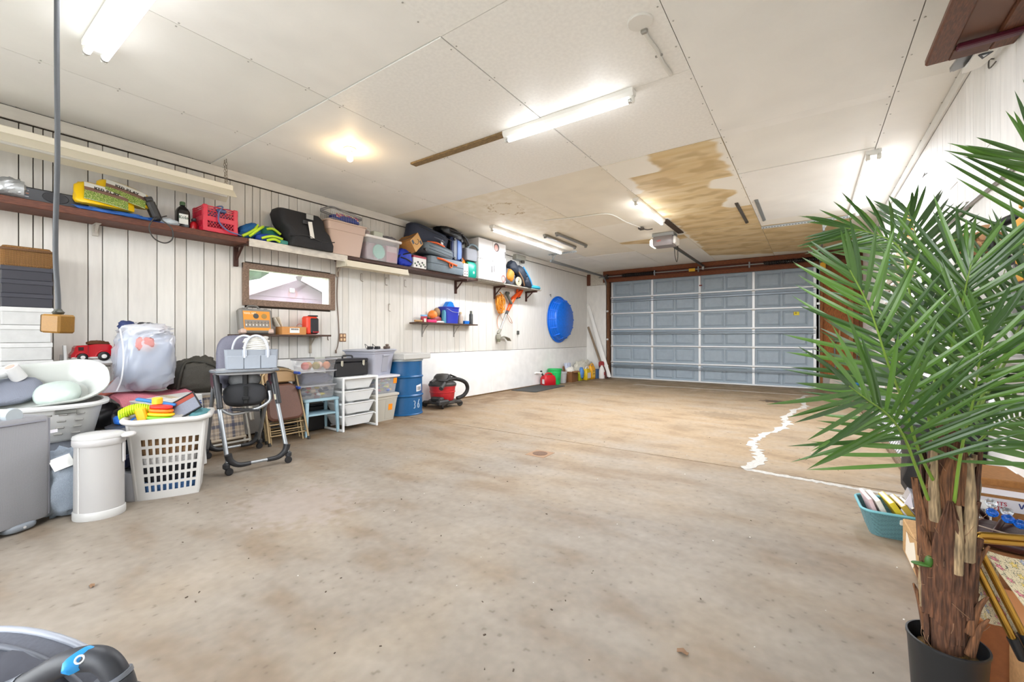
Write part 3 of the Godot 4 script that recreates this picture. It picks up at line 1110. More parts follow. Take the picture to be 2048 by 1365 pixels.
	b.tube([V3(-5.0, 0, 0), V3(0.45, 0, 0)], 0.014, 10)
	part("rod", b, steel, rod)
	for q: Array in [[-4.3, -3.45], [-0.9, 0.1]]:
		b = mb()
		var hx := []
		for i in 200:
			var a := i * 0.9
			hx.append(V3(lerpf(q[0], q[1], i / 199.0), cos(a) * 0.036, sin(a) * 0.036))
		b.tube(hx, 0.012, 5)
		part("spring", b, m("1d1b1a", 0.5, 0.3), rod)
	for x: float in [-4.75, 0.15]:
		b = mb()
		b.lathe([V2(0, -0.02), V2(0.07, -0.02), V2(0.06, -0.012), V2(0.06, 0.012), V2(0.07, 0.02), V2(0, 0.02)], 20, Transform3D(Basis(Vector3.BACK, PI / 2), V3(x, 0, 0)))
		part("cable_drum", b, m("4a4845", 0.5, 0.4), rod)
	for x: float in [-3.42, -2.33, -1.20]:
		b = mb()
		b.box(V3(x, 0, -0.02), V3(0.03, 0.14, 0.07), 0.006)
		part("bearing", b, steel, rod)
	one("warning_tag", "small yellow warning tag on the header above the door's centre", "sign", mb().box(Vector3.ZERO, V3(0.15, 0.075, 0.004)), m("d8a928", 0.6), V3(-2.47, 2.86, ZB + 0.10))
	one("warning_tag", "yellow tag on the right door track, nearest the orange plywood", "sign", mb().box(Vector3.ZERO, V3(0.10, 0.17, 0.006)), m("dda822", 0.6), V3(0.21, 2.70, ZB + 0.10))
	# tools leaning on the plywood
	var sh := thing("shovel", "long-handled shovel with a D-grip leaning on the orange plywood", "shovel", V3(0.43, 0, ZB + 0.2), 0.0)
	b = mb()
	b.tube([V3(0, 0.36, 0), V3(-0.02, 1.02, -0.1)], 0.016, 10)
	part("shaft", b, m("5a5e5c", 0.5), sh)
	b = mb()
	b.tube([V3(-0.02, 1.0, -0.1), V3(-0.075, 1.1, -0.11), V3(0.035, 1.1, -0.115), V3(-0.02, 1.0, -0.1)], 0.012, 6)
	part("grip", b, m("232624", 0.5), sh)
	b = mb()
	b.prism(PackedVector2Array([V2(-0.1, 0.36), V2(-0.11, 0.15), V2(-0.06, 0.03), V2(0, 0.0), V2(0.06, 0.03), V2(0.11, 0.15), V2(0.1, 0.36)]), -0.005, 0.005, Transform3D(Basis(Vector3.RIGHT, -0.12), V3(0, 0, 0.03)))
	part("blade", b, m("9a8f84", 0.5, 0.4), sh)
	var po := thing("pole", "slim wooden pole standing next to the shovel against the plywood", "pole", V3(0.50, 0, ZB + 0.16))
	b = mb()
	b.tube([V3(0.02, 0, 0.02), V3(0, 1.36, -0.12)], 0.014, 8)
	part("shaft", b, m("a8845c", 0.7), po)
	var br := thing("broom", "dark-handled broom with bright blue bristles in the far right corner", "broom", V3(0.77, 0, ZB + 0.28))
	b = mb()
	b.tube([V3(0, 0.24, 0), V3(0.03, 1.32, -0.22)], 0.012, 8)
	part("handle", b, m("3b3f45", 0.5), br)
	b = mb()
	b.box(V3(0, 0.21, 0), V3(0.2, 0.05, 0.05), 0.012)
	part("head", b, m("1c6fc4", 0.5), br)
	b = mb()
	b.loft([rr(0.26, 0.06, 0.01, 0.0), rr(0.24, 0.055, 0.01, 0.1), rr(0.19, 0.045, 0.01, 0.2)], true, true)
	part("bristles", b, mt("2b86dd", "fibre", V3(14, 1, 14), 0.8), br)

# ---------------------------------------------------------------- ceiling
func ceiling_things() -> void:
	var b := mb()
	b.box(Vector3.ZERO, V3(1.26, 0.022, 0.085), 0.004)
	one("wood_batten", "bare tan wood batten on the ceiling, in line with the short lit strip light", "board", b, mt("a88a5c", "grain", V3(1, 8, 8), 0.75), V3(-2.94, H - 0.011, -3.235))
	b = mb()
	b.box(Vector3.ZERO, V3(0.10, 0.02, 1.05), 0.004)
	one("wood_batten", "dark stained wood batten on the ceiling, behind the strip light near the door opener", "board", b, mt("4e3a28", "grain", V3(8, 8, 1), 0.7), V3(-1.93, H - 0.01, -7.58))
	var k := 0
	for q: Array in [[-4.02, "9a9890", "slim unlit metal strip fitting, nearer the left wall of a pair"], [-3.77, "8c8a82", "slim unlit metal strip fitting, further from the left wall of a pair"]]:
		var t := thing("strip_fitting", q[2], "ceiling light", V3(q[0], H, -7.44), 0.0, "")
		b = mb()
		b.box(V3(0, -0.02, 0), V3(0.055, 0.04, 1.28), 0.006)
		part("housing", b, m(q[1], 0.4, 0.5), t)
		for s: float in [-1.0, 1.0]:
			b = mb()
			b.box(V3(0, -0.05, s * 0.6), V3(0.05, 0.04, 0.03), 0.006)
			part("lamp_holder", b, m("77756f", 0.5), t)
	for q: Array in [[-0.864, "narrow rusty metal strip left on the tan ceiling, left of a pair", "6f675c"], [-0.62, "narrow flaking metal strip on the ceiling, right one of a pair", "a9adad"]]:
		b = mb()
		b.box(V3(0, -0.008, 0), V3(0.045, 0.016, 1.24), 0.003)
		for s: float in [-1.0, 1.0]:
			b.box(V3(0.006 * s, -0.02, s * 0.56), V3(0.03, 0.02, 0.08), 0.004)
		one("metal_strip", q[1], "bracket", b, mt(q[2], "speck", V3(1, 1, 1), 0.6, 0.4), V3(q[0], H, -7.39))
	# junction plate and raceway
	var t := thing("junction_plate", "round white ceiling cover plate with a surface conduit leading from it", "junction box", V3(-0.845, H, -2.56))
	b = mb()
	b.lathe([V2(0, -0.012), V2(0.07, -0.012), V2(0.076, -0.006), V2(0.076, 0)], 28)
	part("plate", b, m("dedbd3", 0.5), t)
	b = mb()
	b.tube(curve([V3(0.0, -0.012, -0.06), V3(0.0, -0.014, -0.16), V3(0.012, -0.014, -0.3), V3(0.008, -0.014, -0.44), V3(0.02, -0.014, -0.62)]), 0.014, 8)
	part("conduit", b, m("d6d3ca", 0.5), t)
	b = mb()
	b.box(V3(0.004, -0.018, -0.07), V3(0.04, 0.03, 0.03), 0.006)
	b.box(V3(0.01, -0.016, -0.36), V3(0.05, 0.012, 0.016), 0.003)
	part("clamp", b, m("9d9a92", 0.5, 0.3), t)
	b = mb()
	b.tube(curve([V3(-3.54, H - 0.012, -5.98), V3(-3.1, H - 0.012, -6.1), V3(-2.62, H - 0.012, -6.17), V3(-2.5, H - 0.014, -6.35), V3(-2.48, H - 0.014, -6.8), V3(-2.40, H - 0.014, -7.3)]), 0.009, 6)
	one("ceiling_cable", "white cable stapled across the ceiling to the door opener's socket", "cable", b, m("e4e2da", 0.5))
	b = mb()
	b.box(Vector3.ZERO, V3(0.08, 0.04, 0.11), 0.008)
	b.tube(curve([V3(0.03, -0.01, 0), V3(0.1, -0.03, -0.02), V3(0.16, -0.01, -0.1)]), 0.01, 6)
	one("ceiling_socket", "dark ceiling socket with a plug, beside the door opener", "socket", b, m("4d4740", 0.6), V3(-2.40, H - 0.022, -7.34))
	b = mb()
	b.tube(curve([V3(-2.35, H - 0.02, -0.05), V3(-2.75, H - 0.03, 0.08), V3(-3.3, H - 0.02, -0.1), V3(-3.8, H - 0.03, -0.15), V3(-4.3, H - 0.02, 0.1)]), 0.016, 8)
	one("ceiling_cable", "dark cable along the ceiling in the top left corner", "cable", b, m("3f3f42", 0.6))
	# opener
	var o := thing("door_opener", "grey and white electric door opener under the ceiling with a lit lens", "door opener", V3(-2.20, 2.90, -8.05))
	b = mb()
	b.loft([rr(0.34, 0.28, 0.03, -0.085), rr(0.36, 0.32, 0.03, -0.05), rr(0.36, 0.32, 0.03, 0.05), rr(0.34, 0.29, 0.03, 0.085)])
	part("motor_case", b, m("8a8280", 0.4), o)
	b = mb()
	b.box(V3(-0.205, -0.012, 0.0), V3(0.07, 0.14, 0.28), 0.03)
	part("lens", b, glow("fff8ea", 1.3), o)
	b = mb()
	b.box(V3(0.20, 0.0, 0.0), V3(0.06, 0.14, 0.28), 0.02)
	part("rear_lens", b, m("e4e2dc", 0.4), o)
	lettering("LIFT", 0.028, m("d6463a", 0.5), o, Transform3D(Basis(), V3(-0.06, 0.0, 0.162)))
	for z: float in [-0.12, 0.12]:
		b = mb()
		b.box(V3(0.0, 0.117, z), V3(0.38, 0.06, 0.03), 0.004)
		part("hanger", b, m("a7a9a8", 0.4, 0.5), o)
	b = mb()
	b.box(V3(0, 0.035, -1.86), V3(0.045, 0.05, 3.28), 0.005)
	part("rail", b, m("3d3b38", 0.4, 0.5), o)
	b = mb()
	b.box(V3(0, 0.0, -0.42), V3(0.04, 0.035, 0.14), 0.006)
	b.box(V3(0, -0.012, -3.40), V3(0.05, 0.10, 0.05), 0.006)
	part("trolley", b, m("b4b5b2", 0.4, 0.5), o)
	b = mb()
	b.tube(curve([V3(0.12, -0.05, -0.20), V3(0.125, -0.22, -0.23), V3(0.13, -0.33, -0.32), V3(0.13, -0.22, -0.41), V3(0.12, 0.07, -0.45)], 6), 0.008, 6)
	part("wire_loop", b, m("403c38", 0.6), o)
	b = mb()
	b.tube([V3(-0.06, 0, -3.40), V3(-0.06, -0.42, -3.42)], 0.004, 5)
	b.box(V3(-0.06, -0.45, -3.42), V3(0.07, 0.03, 0.03), 0.008)
	part("release_cord", b, m("6f2b22", 0.7), o)
	# hanging outlet
	var h := thing("hanging_outlet", "dirty yellow outlet box hanging on a grey cord from the ceiling", "outlet box", V3(-2.60, 1.205, -0.392))
	b = mb()
	b.tube(curve([V3(-0.012, 1.845, 0.0), V3(-0.016, 1.2, 0.002), V3(-0.014, 0.72, 0.0), V3(-0.024, 0.42, 0.004), V3(-0.022, 0.26, 0.004), V3(-0.006, 0.12, 0.0), V3(0.002, 0.055, 0)]), 0.0088, 10)
	part("cord", b, m("46484b", 0.6), h)
	b = mb()
	b.lathe([V2(0, 0.038), V2(0.016, 0.04), V2(0.02, 0.048), V2(0.013, 0.056), V2(0.011, 0.062), V2(0, 0.062)], 18)
	b.box(V3(0.024, 0.05, 0.012), V3(0.025, 0.004, 0.004))
	part("strain_relief", b, m("3c3d34", 0.5), h)
	var bs := Basis(Vector3.UP, 0.45) * Basis(Vector3.BACK, -0.045)
	b = mb()
	b.box(Vector3.ZERO, V3(0.095, 0.078, 0.062), 0.007, bs)
	part("box", b, mt("8a5f05", "mottle", V3(14, 14, 14), 0.5), h)
	b = mb()
	b.box(bs * V3(-0.049, 0, 0), V3(0.008, 0.074, 0.058), 0.004, bs)
	part("cover", b, mt("5c420c", "mottle", V3(16, 16, 16), 0.6), h)
	for s: float in [-1.0, 1.0]:
		b = mb()
		b.lathe([V2(0, 0), V2(0.0145, 0), V2(0.0145, 0.003), V2(0.0115, 0.003), V2(0.0115, 0.001), V2(0, 0.001)], 18, Transform3D(bs * Basis(Vector3.BACK, PI / 2), bs * V3(-0.0528, s * 0.018, 0)))
		part("socket", b, m("9b8548", 0.5), h)

# ---------------------------------------------------------------- left wall
const SH := 2.245      # top of the long shelf

func bracket(t: Node3D, z: float, drop: float, reach: float, mat: Material, thick := 0.035) -> void:
	var b := mb()
	b.box(V3(WL + thick / 2, SH - 0.035 - drop / 2, z), V3(thick, drop, 0.045), 0.004)
	b.box(V3(WL + reach / 2, SH - 0.052, z), V3(reach, 0.036, 0.04), 0.004)
	var a := V3(WL + thick, SH - 0.05 - drop * 0.62, z)
	var c := V3(WL + reach * 0.62, SH - 0.06, z)
	b.box((a + c) / 2, V3(0.018, (c - a).length(), 0.02), 0.0, Basis(Vector3.BACK, -atan2(c.x - a.x, c.y - a.y)))
	part("bracket", b, mat, t)

func left_wall_things() -> void:
	var t := thing("wall_shelf", "long high shelf of brown and white boards running along the left wall", "shelf", Vector3.ZERO)
	var brown := mt("7d4630", "grain", V3(8, 8, 0.9), 0.6)
	var dark := mt("5a3729", "grain", V3(8, 8, 0.9), 0.6)
	var white := mt("ddd6ca", "mottle", V3(2, 2, 1), 0.7)
	for q: Array in [[0.6, -2.22, 0.062, brown], [-2.22, -3.46, 0.03, mt("a7754f", "grain", V3(8, 8, 0.9), 0.7)], [-3.46, -6.2, 0.045, dark], [-6.2, -8.5, 0.022, mt("cfc8ba", "grain", V3(8, 8, 0.9), 0.7)]]:
		var b := mb()
		b.box(V3(WL + 0.155, SH - q[2] / 2, (q[0] + q[1]) / 2), V3(0.31, q[2], q[0] - q[1] - 0.004), 0.004)
		part("board", b, q[3], t)
	var b2 := mb()
	b2.box(V3(WL + 0.318, SH - 0.045, -2.84), V3(0.02, 0.085, 1.22), 0.003)
	part("fascia", b2, white, t)
	var wood := mt("5a3428", "grain", V3(8, 2, 8), 0.7)
	bracket(t, -2.22, 0.25, 0.31, wood)
	bracket(t, -5.91, 0.25, 0.31, wood)
	bracket(t, -7.10, 0.26, 0.31, wood)
	bracket(t, -8.30, 0.23, 0.31, wood)
	bracket(t, -3.50, 0.22, 0.26, mt("b8a99a", "mottle", V3(9, 9, 9), 0.6), 0.025)
	bracket(t, -1.05, 0.13, 0.12, mt("cfc8bd", "mottle", V3(9, 9, 9), 0.6), 0.02)
	# unlit strip with a reflector hung on chains over the shelf
	var u := thing("strip_light", "long unlit cream strip light hung on chains above the left shelf", "ceiling light", V3(-5.10, 2.70, -0.85), PI / 2)
	var b := mb()
	b.box(V3(0, 0.04, 0), V3(2.42, 0.06, 0.10), 0.006)
	part("housing", b, m("e6decb", 0.4), u)
	b = mb()
	var prof := [V2(-0.05, 0.012), V2(-0.135, -0.075), V2(-0.131, -0.078), V2(-0.046, 0.004), V2(0.046, 0.004), V2(0.131, -0.078), V2(0.135, -0.075), V2(0.05, 0.012)]
	b.prism(PackedVector2Array(prof), -1.21, 1.21, Transform3D(Basis(Vector3.UP, PI / 2), Vector3.ZERO))
	part("reflector", b, m("d8d0bb", 0.4), u)
	for z: float in [-0.04, 0.04]:
		b = mb()
		b.tube([V3(-1.18, -0.03, z), V3(1.18, -0.03, z)], 0.018, 12)
		part("tube", b, m("e9e7df", 0.2), u)
	for z: float in [-0.022, 0.022]:
		b = mb()
		for i in 8:
			var y := 0.09 + i * 0.033
			var ax := Vector3.RIGHT if i % 2 == 0 else Vector3.BACK
			b.tube(arc(V3(1.16 - 0.0012 * i, y, z), ax * 0.008, Vector3.UP * 0.02, 0, TU, 10), 0.0022, 5)
		part("chain", b, m("8e8474", 0.4, 0.6), u)
	# small strip under the shelf
	u = thing("strip_light", "small unlit cream strip light under the shelf, right of the little window", "ceiling light", V3(-5.16, SH - 0.05, -3.95), PI / 2)
	b = mb()
	b.prism(PackedVector2Array([V2(-0.10, -0.012), V2(0.10, 0.0), V2(0.10, -0.085), V2(0.085, -0.085), V2(0.08, -0.02), V2(-0.09, -0.03), V2(-0.12, -0.10), V2(-0.13, -0.095)]), -0.53, 0.53, Transform3D(Basis(Vector3.UP, PI / 2), Vector3.ZERO))
	part("reflector", b, m("ded6c2", 0.4), u)
	for s: float in [-1.0, 1.0]:
		b = mb()
		b.box(V3(s * 0.53, -0.05, -0.01), V3(0.012, 0.09, 0.22), 0.003)
		part("end_plate", b, m("d9d2c0", 0.4), u)
	b = mb()
	b.tube([V3(-0.5, -0.055, 0.0), V3(0.5, -0.055, 0.0)], 0.018, 12)
	part("tube", b, m("e9e7df", 0.2), u)
	# outlets, switch, hooks, hanging cable
	var ot := thing("wall_outlet", "worn brown double outlet plate on the planks, right of the little window", "outlet", V3(WL + 0.004, 1.148, -3.59))
	b = mb()
	b.box(Vector3.ZERO, V3(0.008, 0.115, 0.105), 0.003)
	part("plate", b, mt("8a6348", "mottle", V3(20, 20, 20), 0.6), ot)
	for y: float in [-0.027, 0.027]:
		for z: float in [-0.025, 0.025]:
			b = mb()
			b.box(V3(0.005, y, z), V3(0.006, 0.036, 0.032), 0.003)
			part("socket", b, m("d9b98e", 0.5), ot)
	one("wall_outlet", "small dark outlet box on the wall below the string trimmer", "outlet", mb().box(Vector3.ZERO, V3(0.03, 0.085, 0.07), 0.006), m("4b4b46", 0.6), V3(WL + 0.015, 1.26, -7.97))
	b = mb()
	b.tube(curve([V3(WL + 0.05, 2.12, -3.50), V3(WL + 0.012, 1.95, -3.505), V3(WL + 0.008, 1.7, -3.50), V3(WL + 0.010, 1.45, -3.515), V3(WL + 0.008, 1.2, -3.53), V3(WL + 0.012, 1.05, -3.51), V3(WL + 0.02, 0.97, -3.48)]), 0.007, 6)
	b.box(V3(WL + 0.02, 0.955, -3.475), V3(0.022, 0.05, 0.022), 0.006)
	one("wall_cable", "brown lamp cord hanging down the planks beside the little window", "cable", b, m("77665a", 0.6))
	for q: Array in [[-3.90, 2.03, "small wire hook on the planks, first from the little window"], [-4.34, 2.02, "faint wire hook on the planks, under the middle of the small strip light"], [-4.72, 2.03, "dark wire hook on the planks, under the right end of the small strip light"], [-4.40, 1.62, "low wire hook on the planks, above the grey lidded tote"]]:
		b = mb()
		b.tube(curve([V3(0.0, 0.05, -0.02), V3(0.012, 0.05, 0.02), V3(0.014, 0.0, 0.025), V3(0.014, -0.05, 0.02), V3(0.012, -0.06, -0.02)]), 0.004, 5)
		one("wall_hook", q[2], "hook", b, m("8c7f72", 0.5, 0.4), V3(WL, q[1], q[0]))
	var jb := thing("junction_box", "grey metal junction box high on the wall above the right end of the shelf", "junction box", V3(WL + 0.06, 2.93, -7.95))
	b = mb()
	b.box(Vector3.ZERO, V3(0.12, 0.11, 0.36), 0.008)
	part("box", b, m("a8a79c", 0.4, 0.3), jb)
	b = mb()
	b.box(V3(0.03, -0.08, -0.1), V3(0.06, 0.07, 0.08), 0.008)
	part("plug", b, m("4f4b45", 0.5), jb)
	# orange cord, trimmer, pool
	var oc := thing("extension_cord", "coil of orange extension cord hanging under the right shelf brackets", "cord", V3(WL + 0.05, 1.86, -7.22))
	b = mb()
	var pts := []
	for i in 26 * 14:
		var a := TU * i / 26.0
		var k := i / 26
		var rad := 0.10 + 0.055 * sin(k * 2.1)
		pts.append(V3(0.03 + 0.028 * sin(k * 1.7) + 0.02 * sin(a * 2 + k), cos(a) * (rad + 0.045) - 0.015 * k / 14.0, sin(a) * rad * (0.86 + 0.1 * sin(k * 3.3)) + 0.012 * sin(k * 5.0)))
	b.tube(pts, 0.0075, 5)
	part("coil", b, m("d98a1c", 0.5), oc)
	b = mb()
	b.tube(curve([V3(0.01, 0.24, 0.0), V3(0.05, 0.2, 0.0), V3(0.085, 0.1, -0.005), V3(0.085, -0.1, 0.0), V3(0.04, -0.2, 0.0)]), 0.012, 6)
	part("tie", b, m("d97f18", 0.5), oc)
	var tr := thing("string_trimmer", "orange electric string trimmer hanging upside down, its grey head at the bottom", "trimmer", V3(WL, 0, 0))
	var org := m("ee5a1c", 0.4)
	b = mb()
	b.tube(curve([V3(0.05, 1.72, -7.52), V3(0.05, 1.86, -7.62), V3(0.055, 2.02, -7.74)]), 0.035, 10, false, 0.05)
	b.tube(curve([V3(0.055, 2.0, -7.72), V3(0.06, 2.10, -7.86), V3(0.06, 2.2, -8.0)]), 0.05, 10, false, 0.028)
	part("motor_housing", b, org, tr)
	b = mb()
	b.tube(curve([V3(0.06, 2.16, -7.85), V3(0.06, 2.27, -7.93), V3(0.06, 2.30, -8.06), V3(0.06, 2.22, -8.08), V3(0.06, 2.10, -7.98), V3(0.06, 2.03, -7.88)]), 0.022, 8)
	part("handle", b, org, tr)
	b = mb()
	b.tube(curve([V3(0.08, 2.26, -7.88), V3(0.085, 2.285, -8.0)]), 0.02, 8)
	b.tube([V3(0.06, 2.02, -7.84), V3(0.065, 2.05, -7.97)], 0.02, 8)
	b.tube([V3(0.05, 1.75, -7.545), V3(0.05, 1.66, -7.475)], 0.03, 10)
	part("grip", b, m("3c3a36", 0.6), tr)
	b = mb()
	b.tube([V3(0.08, 2.1, -7.42), V3(0.1, 1.88, -7.6)], 0.03, 8)
	b.tube([V3(0.08, 2.1, -7.42), V3(0.09, 2.1, -7.5)], 0.034, 8)
	part("front_grip", b, m("54564c", 0.6), tr)
	b = mb()
	b.tube(curve([V3(0.05, 1.66, -7.475), V3(0.04, 1.5, -7.38), V3(0.035, 1.36, -7.30), V3(0.04, 1.28, -7.24)]), 0.012, 8)
	part("shaft", b, m("c3c6c6", 0.3, 0.7), tr)
	b = mb()
	b.tube(curve([V3(0.05, 1.75, -7.4), V3(0.03, 1.6, -7.22), V3(0.03, 1.45, -7.17), V3(0.04, 1.33, -7.2)]), 0.007, 6)
	b.tube(curve([V3(0.05, 1.66, -7.47), V3(0.03, 1.52, -7.38), V3(0.03, 1.62, -7.3), V3(0.05, 1.70, -7.38)]), 0.005, 5)
	b.tube(curve([V3(0.05, 1.66, -7.48), V3(0.03, 1.5, -7.62), V3(0.03, 1.47, -7.72), V3(0.03, 1.56, -7.66), V3(0.05, 1.66, -7.5)]), 0.005, 5)
	part("cord", b, m("b57a52", 0.5), tr)
	b = mb()
	b.tube([V3(0.04, 1.32, -7.27), V3(0.04, 1.23, -7.19)], 0.03, 10)
	b.lathe([V2(0, -0.04), V2(0.05, -0.04), V2(0.055, 0.0), V2(0.05, 0.05), V2(0.02, 0.07), V2(0, 0.07)], 18, Transform3D(Basis(), V3(0.06, 1.16, -7.18)))
	part("head", b, m("8d8a7c", 0.6), tr)
	b = mb()
	b.sheet([[V3(0.02, 1.15, -7.22), V3(0.06, 1.16, -7.24), V3(0.11, 1.15, -7.22)], [V3(0.02, 1.175, -7.36), V3(0.06, 1.185, -7.37), V3(0.13, 1.17, -7.36)], [V3(0.02, 1.15, -7.47), V3(0.06, 1.155, -7.48), V3(0.14, 1.14, -7.47)], [V3(0.03, 1.09, -7.54), V3(0.06, 1.09, -7.55), V3(0.13, 1.085, -7.54)]], 0.012)
	part("guard", b, m("7a7565", 0.7), tr)
	b = mb()
	b.lathe([V2(0, -0.06), V2(0.035, -0.06), V2(0.04, -0.02), V2(0.04, 0), V2(0, 0)], 16, Transform3D(Basis(), V3(0.06, 1.12, -7.18)))
	part("spool", b, m("6b6a55", 0.6), tr)
	var po := thing("paddling_pool", "round bright blue plastic paddling pool hung flat on the wall", "pool", V3(WL, 1.62, -9.86))
	b = mb()
	var lx := Transform3D(Basis(Vector3.BACK, -PI / 2), Vector3.ZERO)
	b.lathe([V2(0, 0.215), V2(0.44, 0.215), V2(0.47, 0.20), V2(0.485, 0.16), V2(0.50, 0.155), V2(0.51, 0.115), V2(0.525, 0.11), V2(0.535, 0.07), V2(0.55, 0.065), V2(0.558, 0.035), V2(0.60, 0.03), V2(0.605, 0.018), V2(0.555, 0.02), V2(0.46, 0.2), V2(0, 0.2)], 48, lx)
	part("shell", b, mt("0e72ea", "mottle", V3(1.2, 1.2, 1.2), 0.35), po)
	for i in 14:
		var a := TU * i / 14.0
		b = mb()
		var d := V3(0, sin(a), cos(a))
		b.tube([V3(0.205, 0, 0) + d * 0.478, V3(0.12, 0, 0) + d * 0.515, V3(0.04, 0, 0) + d * 0.555], 0.014, 6)
		part("rib", b, m("1270e4", 0.35), po)
	one("wall_nail", "rusty hook on the wall just above the blue paddling pool", "hook", mb().tube([V3(0, 0, 0), V3(0.04, 0.02, 0), V3(0.045, -0.05, 0.0)], 0.006, 6), m("4a3f38", 0.6, 0.4), V3(WL, 2.22, -9.40))

const TU := TAU

# ---------------------------------------------------------------- things on the long shelf
func shelf_things() -> void:
	var X := WL + 0.16
	var b := mb()
	# foil roll
	b.tube([V3(0, 0.075, 0.03), V3(0.02, 0.075, -0.10)], 0.07, 16)
	b.blob(V3(0.0, 0.08, -0.02), V3(0.16, 0.15, 0.18), 5, 0.35, 3.0, 2.4)
	one("foil_bundle", "crumpled silver foil bundle at the left end of the high shelf", "foil", b, mt("c6c9cb", "mottle", V3(12, 12, 12), 0.3, 0.6), V3(X + 0.07, SH, -0.49))
	# black speaker bar
	var t := thing("sound_bar", "black sound bar with an oval speaker grille on the left of the high shelf", "speaker", V3(X + 0.05, SH, -0.74))
	b = mb()
	b.box(V3(0, 0.055, 0), V3(0.11, 0.11, 0.44), 0.01)
	part("case", b, m("26262a", 0.4), t)
	b = mb()
	b.lathe([V2(0, 0.004), V2(0.043, 0.004), V2(0.046, 0)], 24, Transform3D(Basis(Vector3.BACK, -PI / 2).scaled(V3(1, 1, 1.7)), V3(0.056, 0.058, -0.02)))
	part("grille", b, mt("3d3d42", "weave", V3(60, 60, 60), 0.7), t)
	for i in 3:
		b = mb()
		b.box(V3(0.056, 0.03 + i * 0.025, 0.165), V3(0.003, 0.006, 0.07))
		part("port", b, m("a9a9ad" if i != 1 else "b56a3a", 0.4), t)
	# yellow bags of garden mix, flat on the shelf
	for i in 2:
		var g := thing("soil_bag", ["yellow printed garden soil bag, lower of two on the high shelf", "yellow printed garden soil bag, leaning on top of the lower one"][i], "bag", V3(X + [0.06, 0.0][i], SH + [0.10, 0.17][i], [-1.06, -1.20][i]), 0.0, "")
		var bs := Basis(Vector3.RIGHT, [-0.12, -0.22][i]) * Basis(Vector3.BACK, -1.0)
		b = mb()
		b.blob(bs * V3(0, 0.04, 0), V3(0.30, 0.10, 0.40), 70 + i, 0.1, 2.0, 3.6, 16, 28, -0.05, bs)
		part("bag", b, m("e3b80c", 0.35), g)
		var im := Image.create(96, 64, false, Image.FORMAT_RGB8)
		var n1 := fnl(80 + i, 0.2, 2)
		for y in 64:
			for x in 96:
				var c := Color("dcdcd4") if y < 20 else (Color("7a5c50") if y < 34 else Color("6f8f2f"))
				if y >= 34 and n1.get_noise_2d(x * 2, y * 2) > 0.2: c = Color("d8cf9c")
				if y >= 34 and n1.get_noise_2d(x * 2 + 50, y * 2) < -0.25: c = Color("3f5520")
				im.set_pixel(x, y, c)
		b = mb()
		var rws := []
		for r in 7:
			var row := []
			for q in 9:
				var u := -0.145 + 0.29 * q / 8.0
				var v := 0.105 - 0.20 * r / 6.0
				row.append(bs * V3(-v, 0.108 - 0.9 * v * v - 0.35 * u * u, -u))
			rws.append(row)
		rws.reverse()
		b.sheet(rws, 0.004)
		part("front_print", b, print_mat(im, 0.4), g)
		lettering("KID PLAY", 0.03, m("2b2420", 0.5), g, Transform3D(bs * Basis(Vector3.UP, PI / 2) * Basis(Vector3.RIGHT, -PI / 2), bs * V3(-0.045, 0.1095, 0)), 0.002)
	b = mb()
	b.blob(V3(0, 0.01, 0), V3(0.28, 0.07, 0.62), 8, 0.5, 2.4, 2.6, 14, 28, 0.0)
	one("tarp", "folded bright blue tarp under the yellow soil bags", "tarp", b, mt("2f6cc0", "mottle", V3(8, 8, 8), 0.5), V3(X + 0.03, SH, -1.15))
	t = thing("drill_bag", "black handheld charger with a long looped black cable, beside the soil bags", "charger", V3(X + 0.08, SH, -1.40))
	b = mb()
	b.box(V3(0, 0.11, -0.01), V3(0.10, 0.20, 0.07), 0.02, Basis(Vector3.RIGHT, 0.38))
	part("body", b, m("2b2a29", 0.4), t)
	b = mb()
	b.tube([V3(0.0, 0.2, 0.05), V3(0.0, 0.215, 0.0)], 0.034, 12)
	part("nozzle", b, m("3a3a3b", 0.4), t)
	b = mb()
	b.tube(curve([V3(0.06, 0.05, -0.02), V3(0.13, 0.02, 0.02), V3(0.14, -0.08, 0.06), V3(0.13, -0.17, 0.02), V3(0.13, -0.2, -0.06), V3(0.13, -0.15, -0.12), V3(0.14, -0.05, -0.11), V3(0.10, 0.03, -0.04), V3(0.04, 0.08, -0.1)], 6), 0.006, 6)
	part("cable", b, m("33312f", 0.5), t)
	b = mb()
	b.blob(V3(0, 0.03, 0), V3(0.10, 0.07, 0.16), 15, 0.4, 2.4)
	one("rag", "small white and blue rag lying left of the black bottle", "cloth", b, mt("c7d0d6", "mottle", V3(10, 10, 10), 0.8), V3(X + 0.08, SH, -1.53))
	# black bottle
	t = thing("bottle", "black plastic bottle with a pale label standing left of the red crate", "bottle", V3(X + 0.04, SH, -1.655))
	b = mb()
	b.loft([rr(0.085, 0.105, 0.02, 0.0), rr(0.09, 0.11, 0.02, 0.02), rr(0.09, 0.11, 0.02, 0.17), rr(0.07, 0.09, 0.025, 0.20), rr(0.04, 0.045, 0.018, 0.225), rr(0.035, 0.04, 0.016, 0.235)])
	part("body", b, m("161617", 0.25), t)
	b = mb()
	b.lathe([V2(0, 0.235), V2(0.024, 0.235), V2(0.024, 0.265), V2(0.02, 0.27), V2(0, 0.27)], 16)
	part("cap", b, m("3f5a3c", 0.4), t)
	b = mb()
	b.box(V3(0.046, 0.09, 0.005), V3(0.003, 0.10, 0.075))
	part("label", b, m("d5d8d2", 0.5), t)
	lettering("Kola", 0.028, m("2c4a36", 0.5), t, Transform3D(Basis(Vector3.UP, PI / 2), V3(0.0485, 0.105, 0.005)), 0.001, true)
	t = thing("spray_bottle", "small red and black spray bottle squeezed between the black bottle and the red crate", "bottle", V3(X + 0.05, SH, -1.745))
	b = mb()
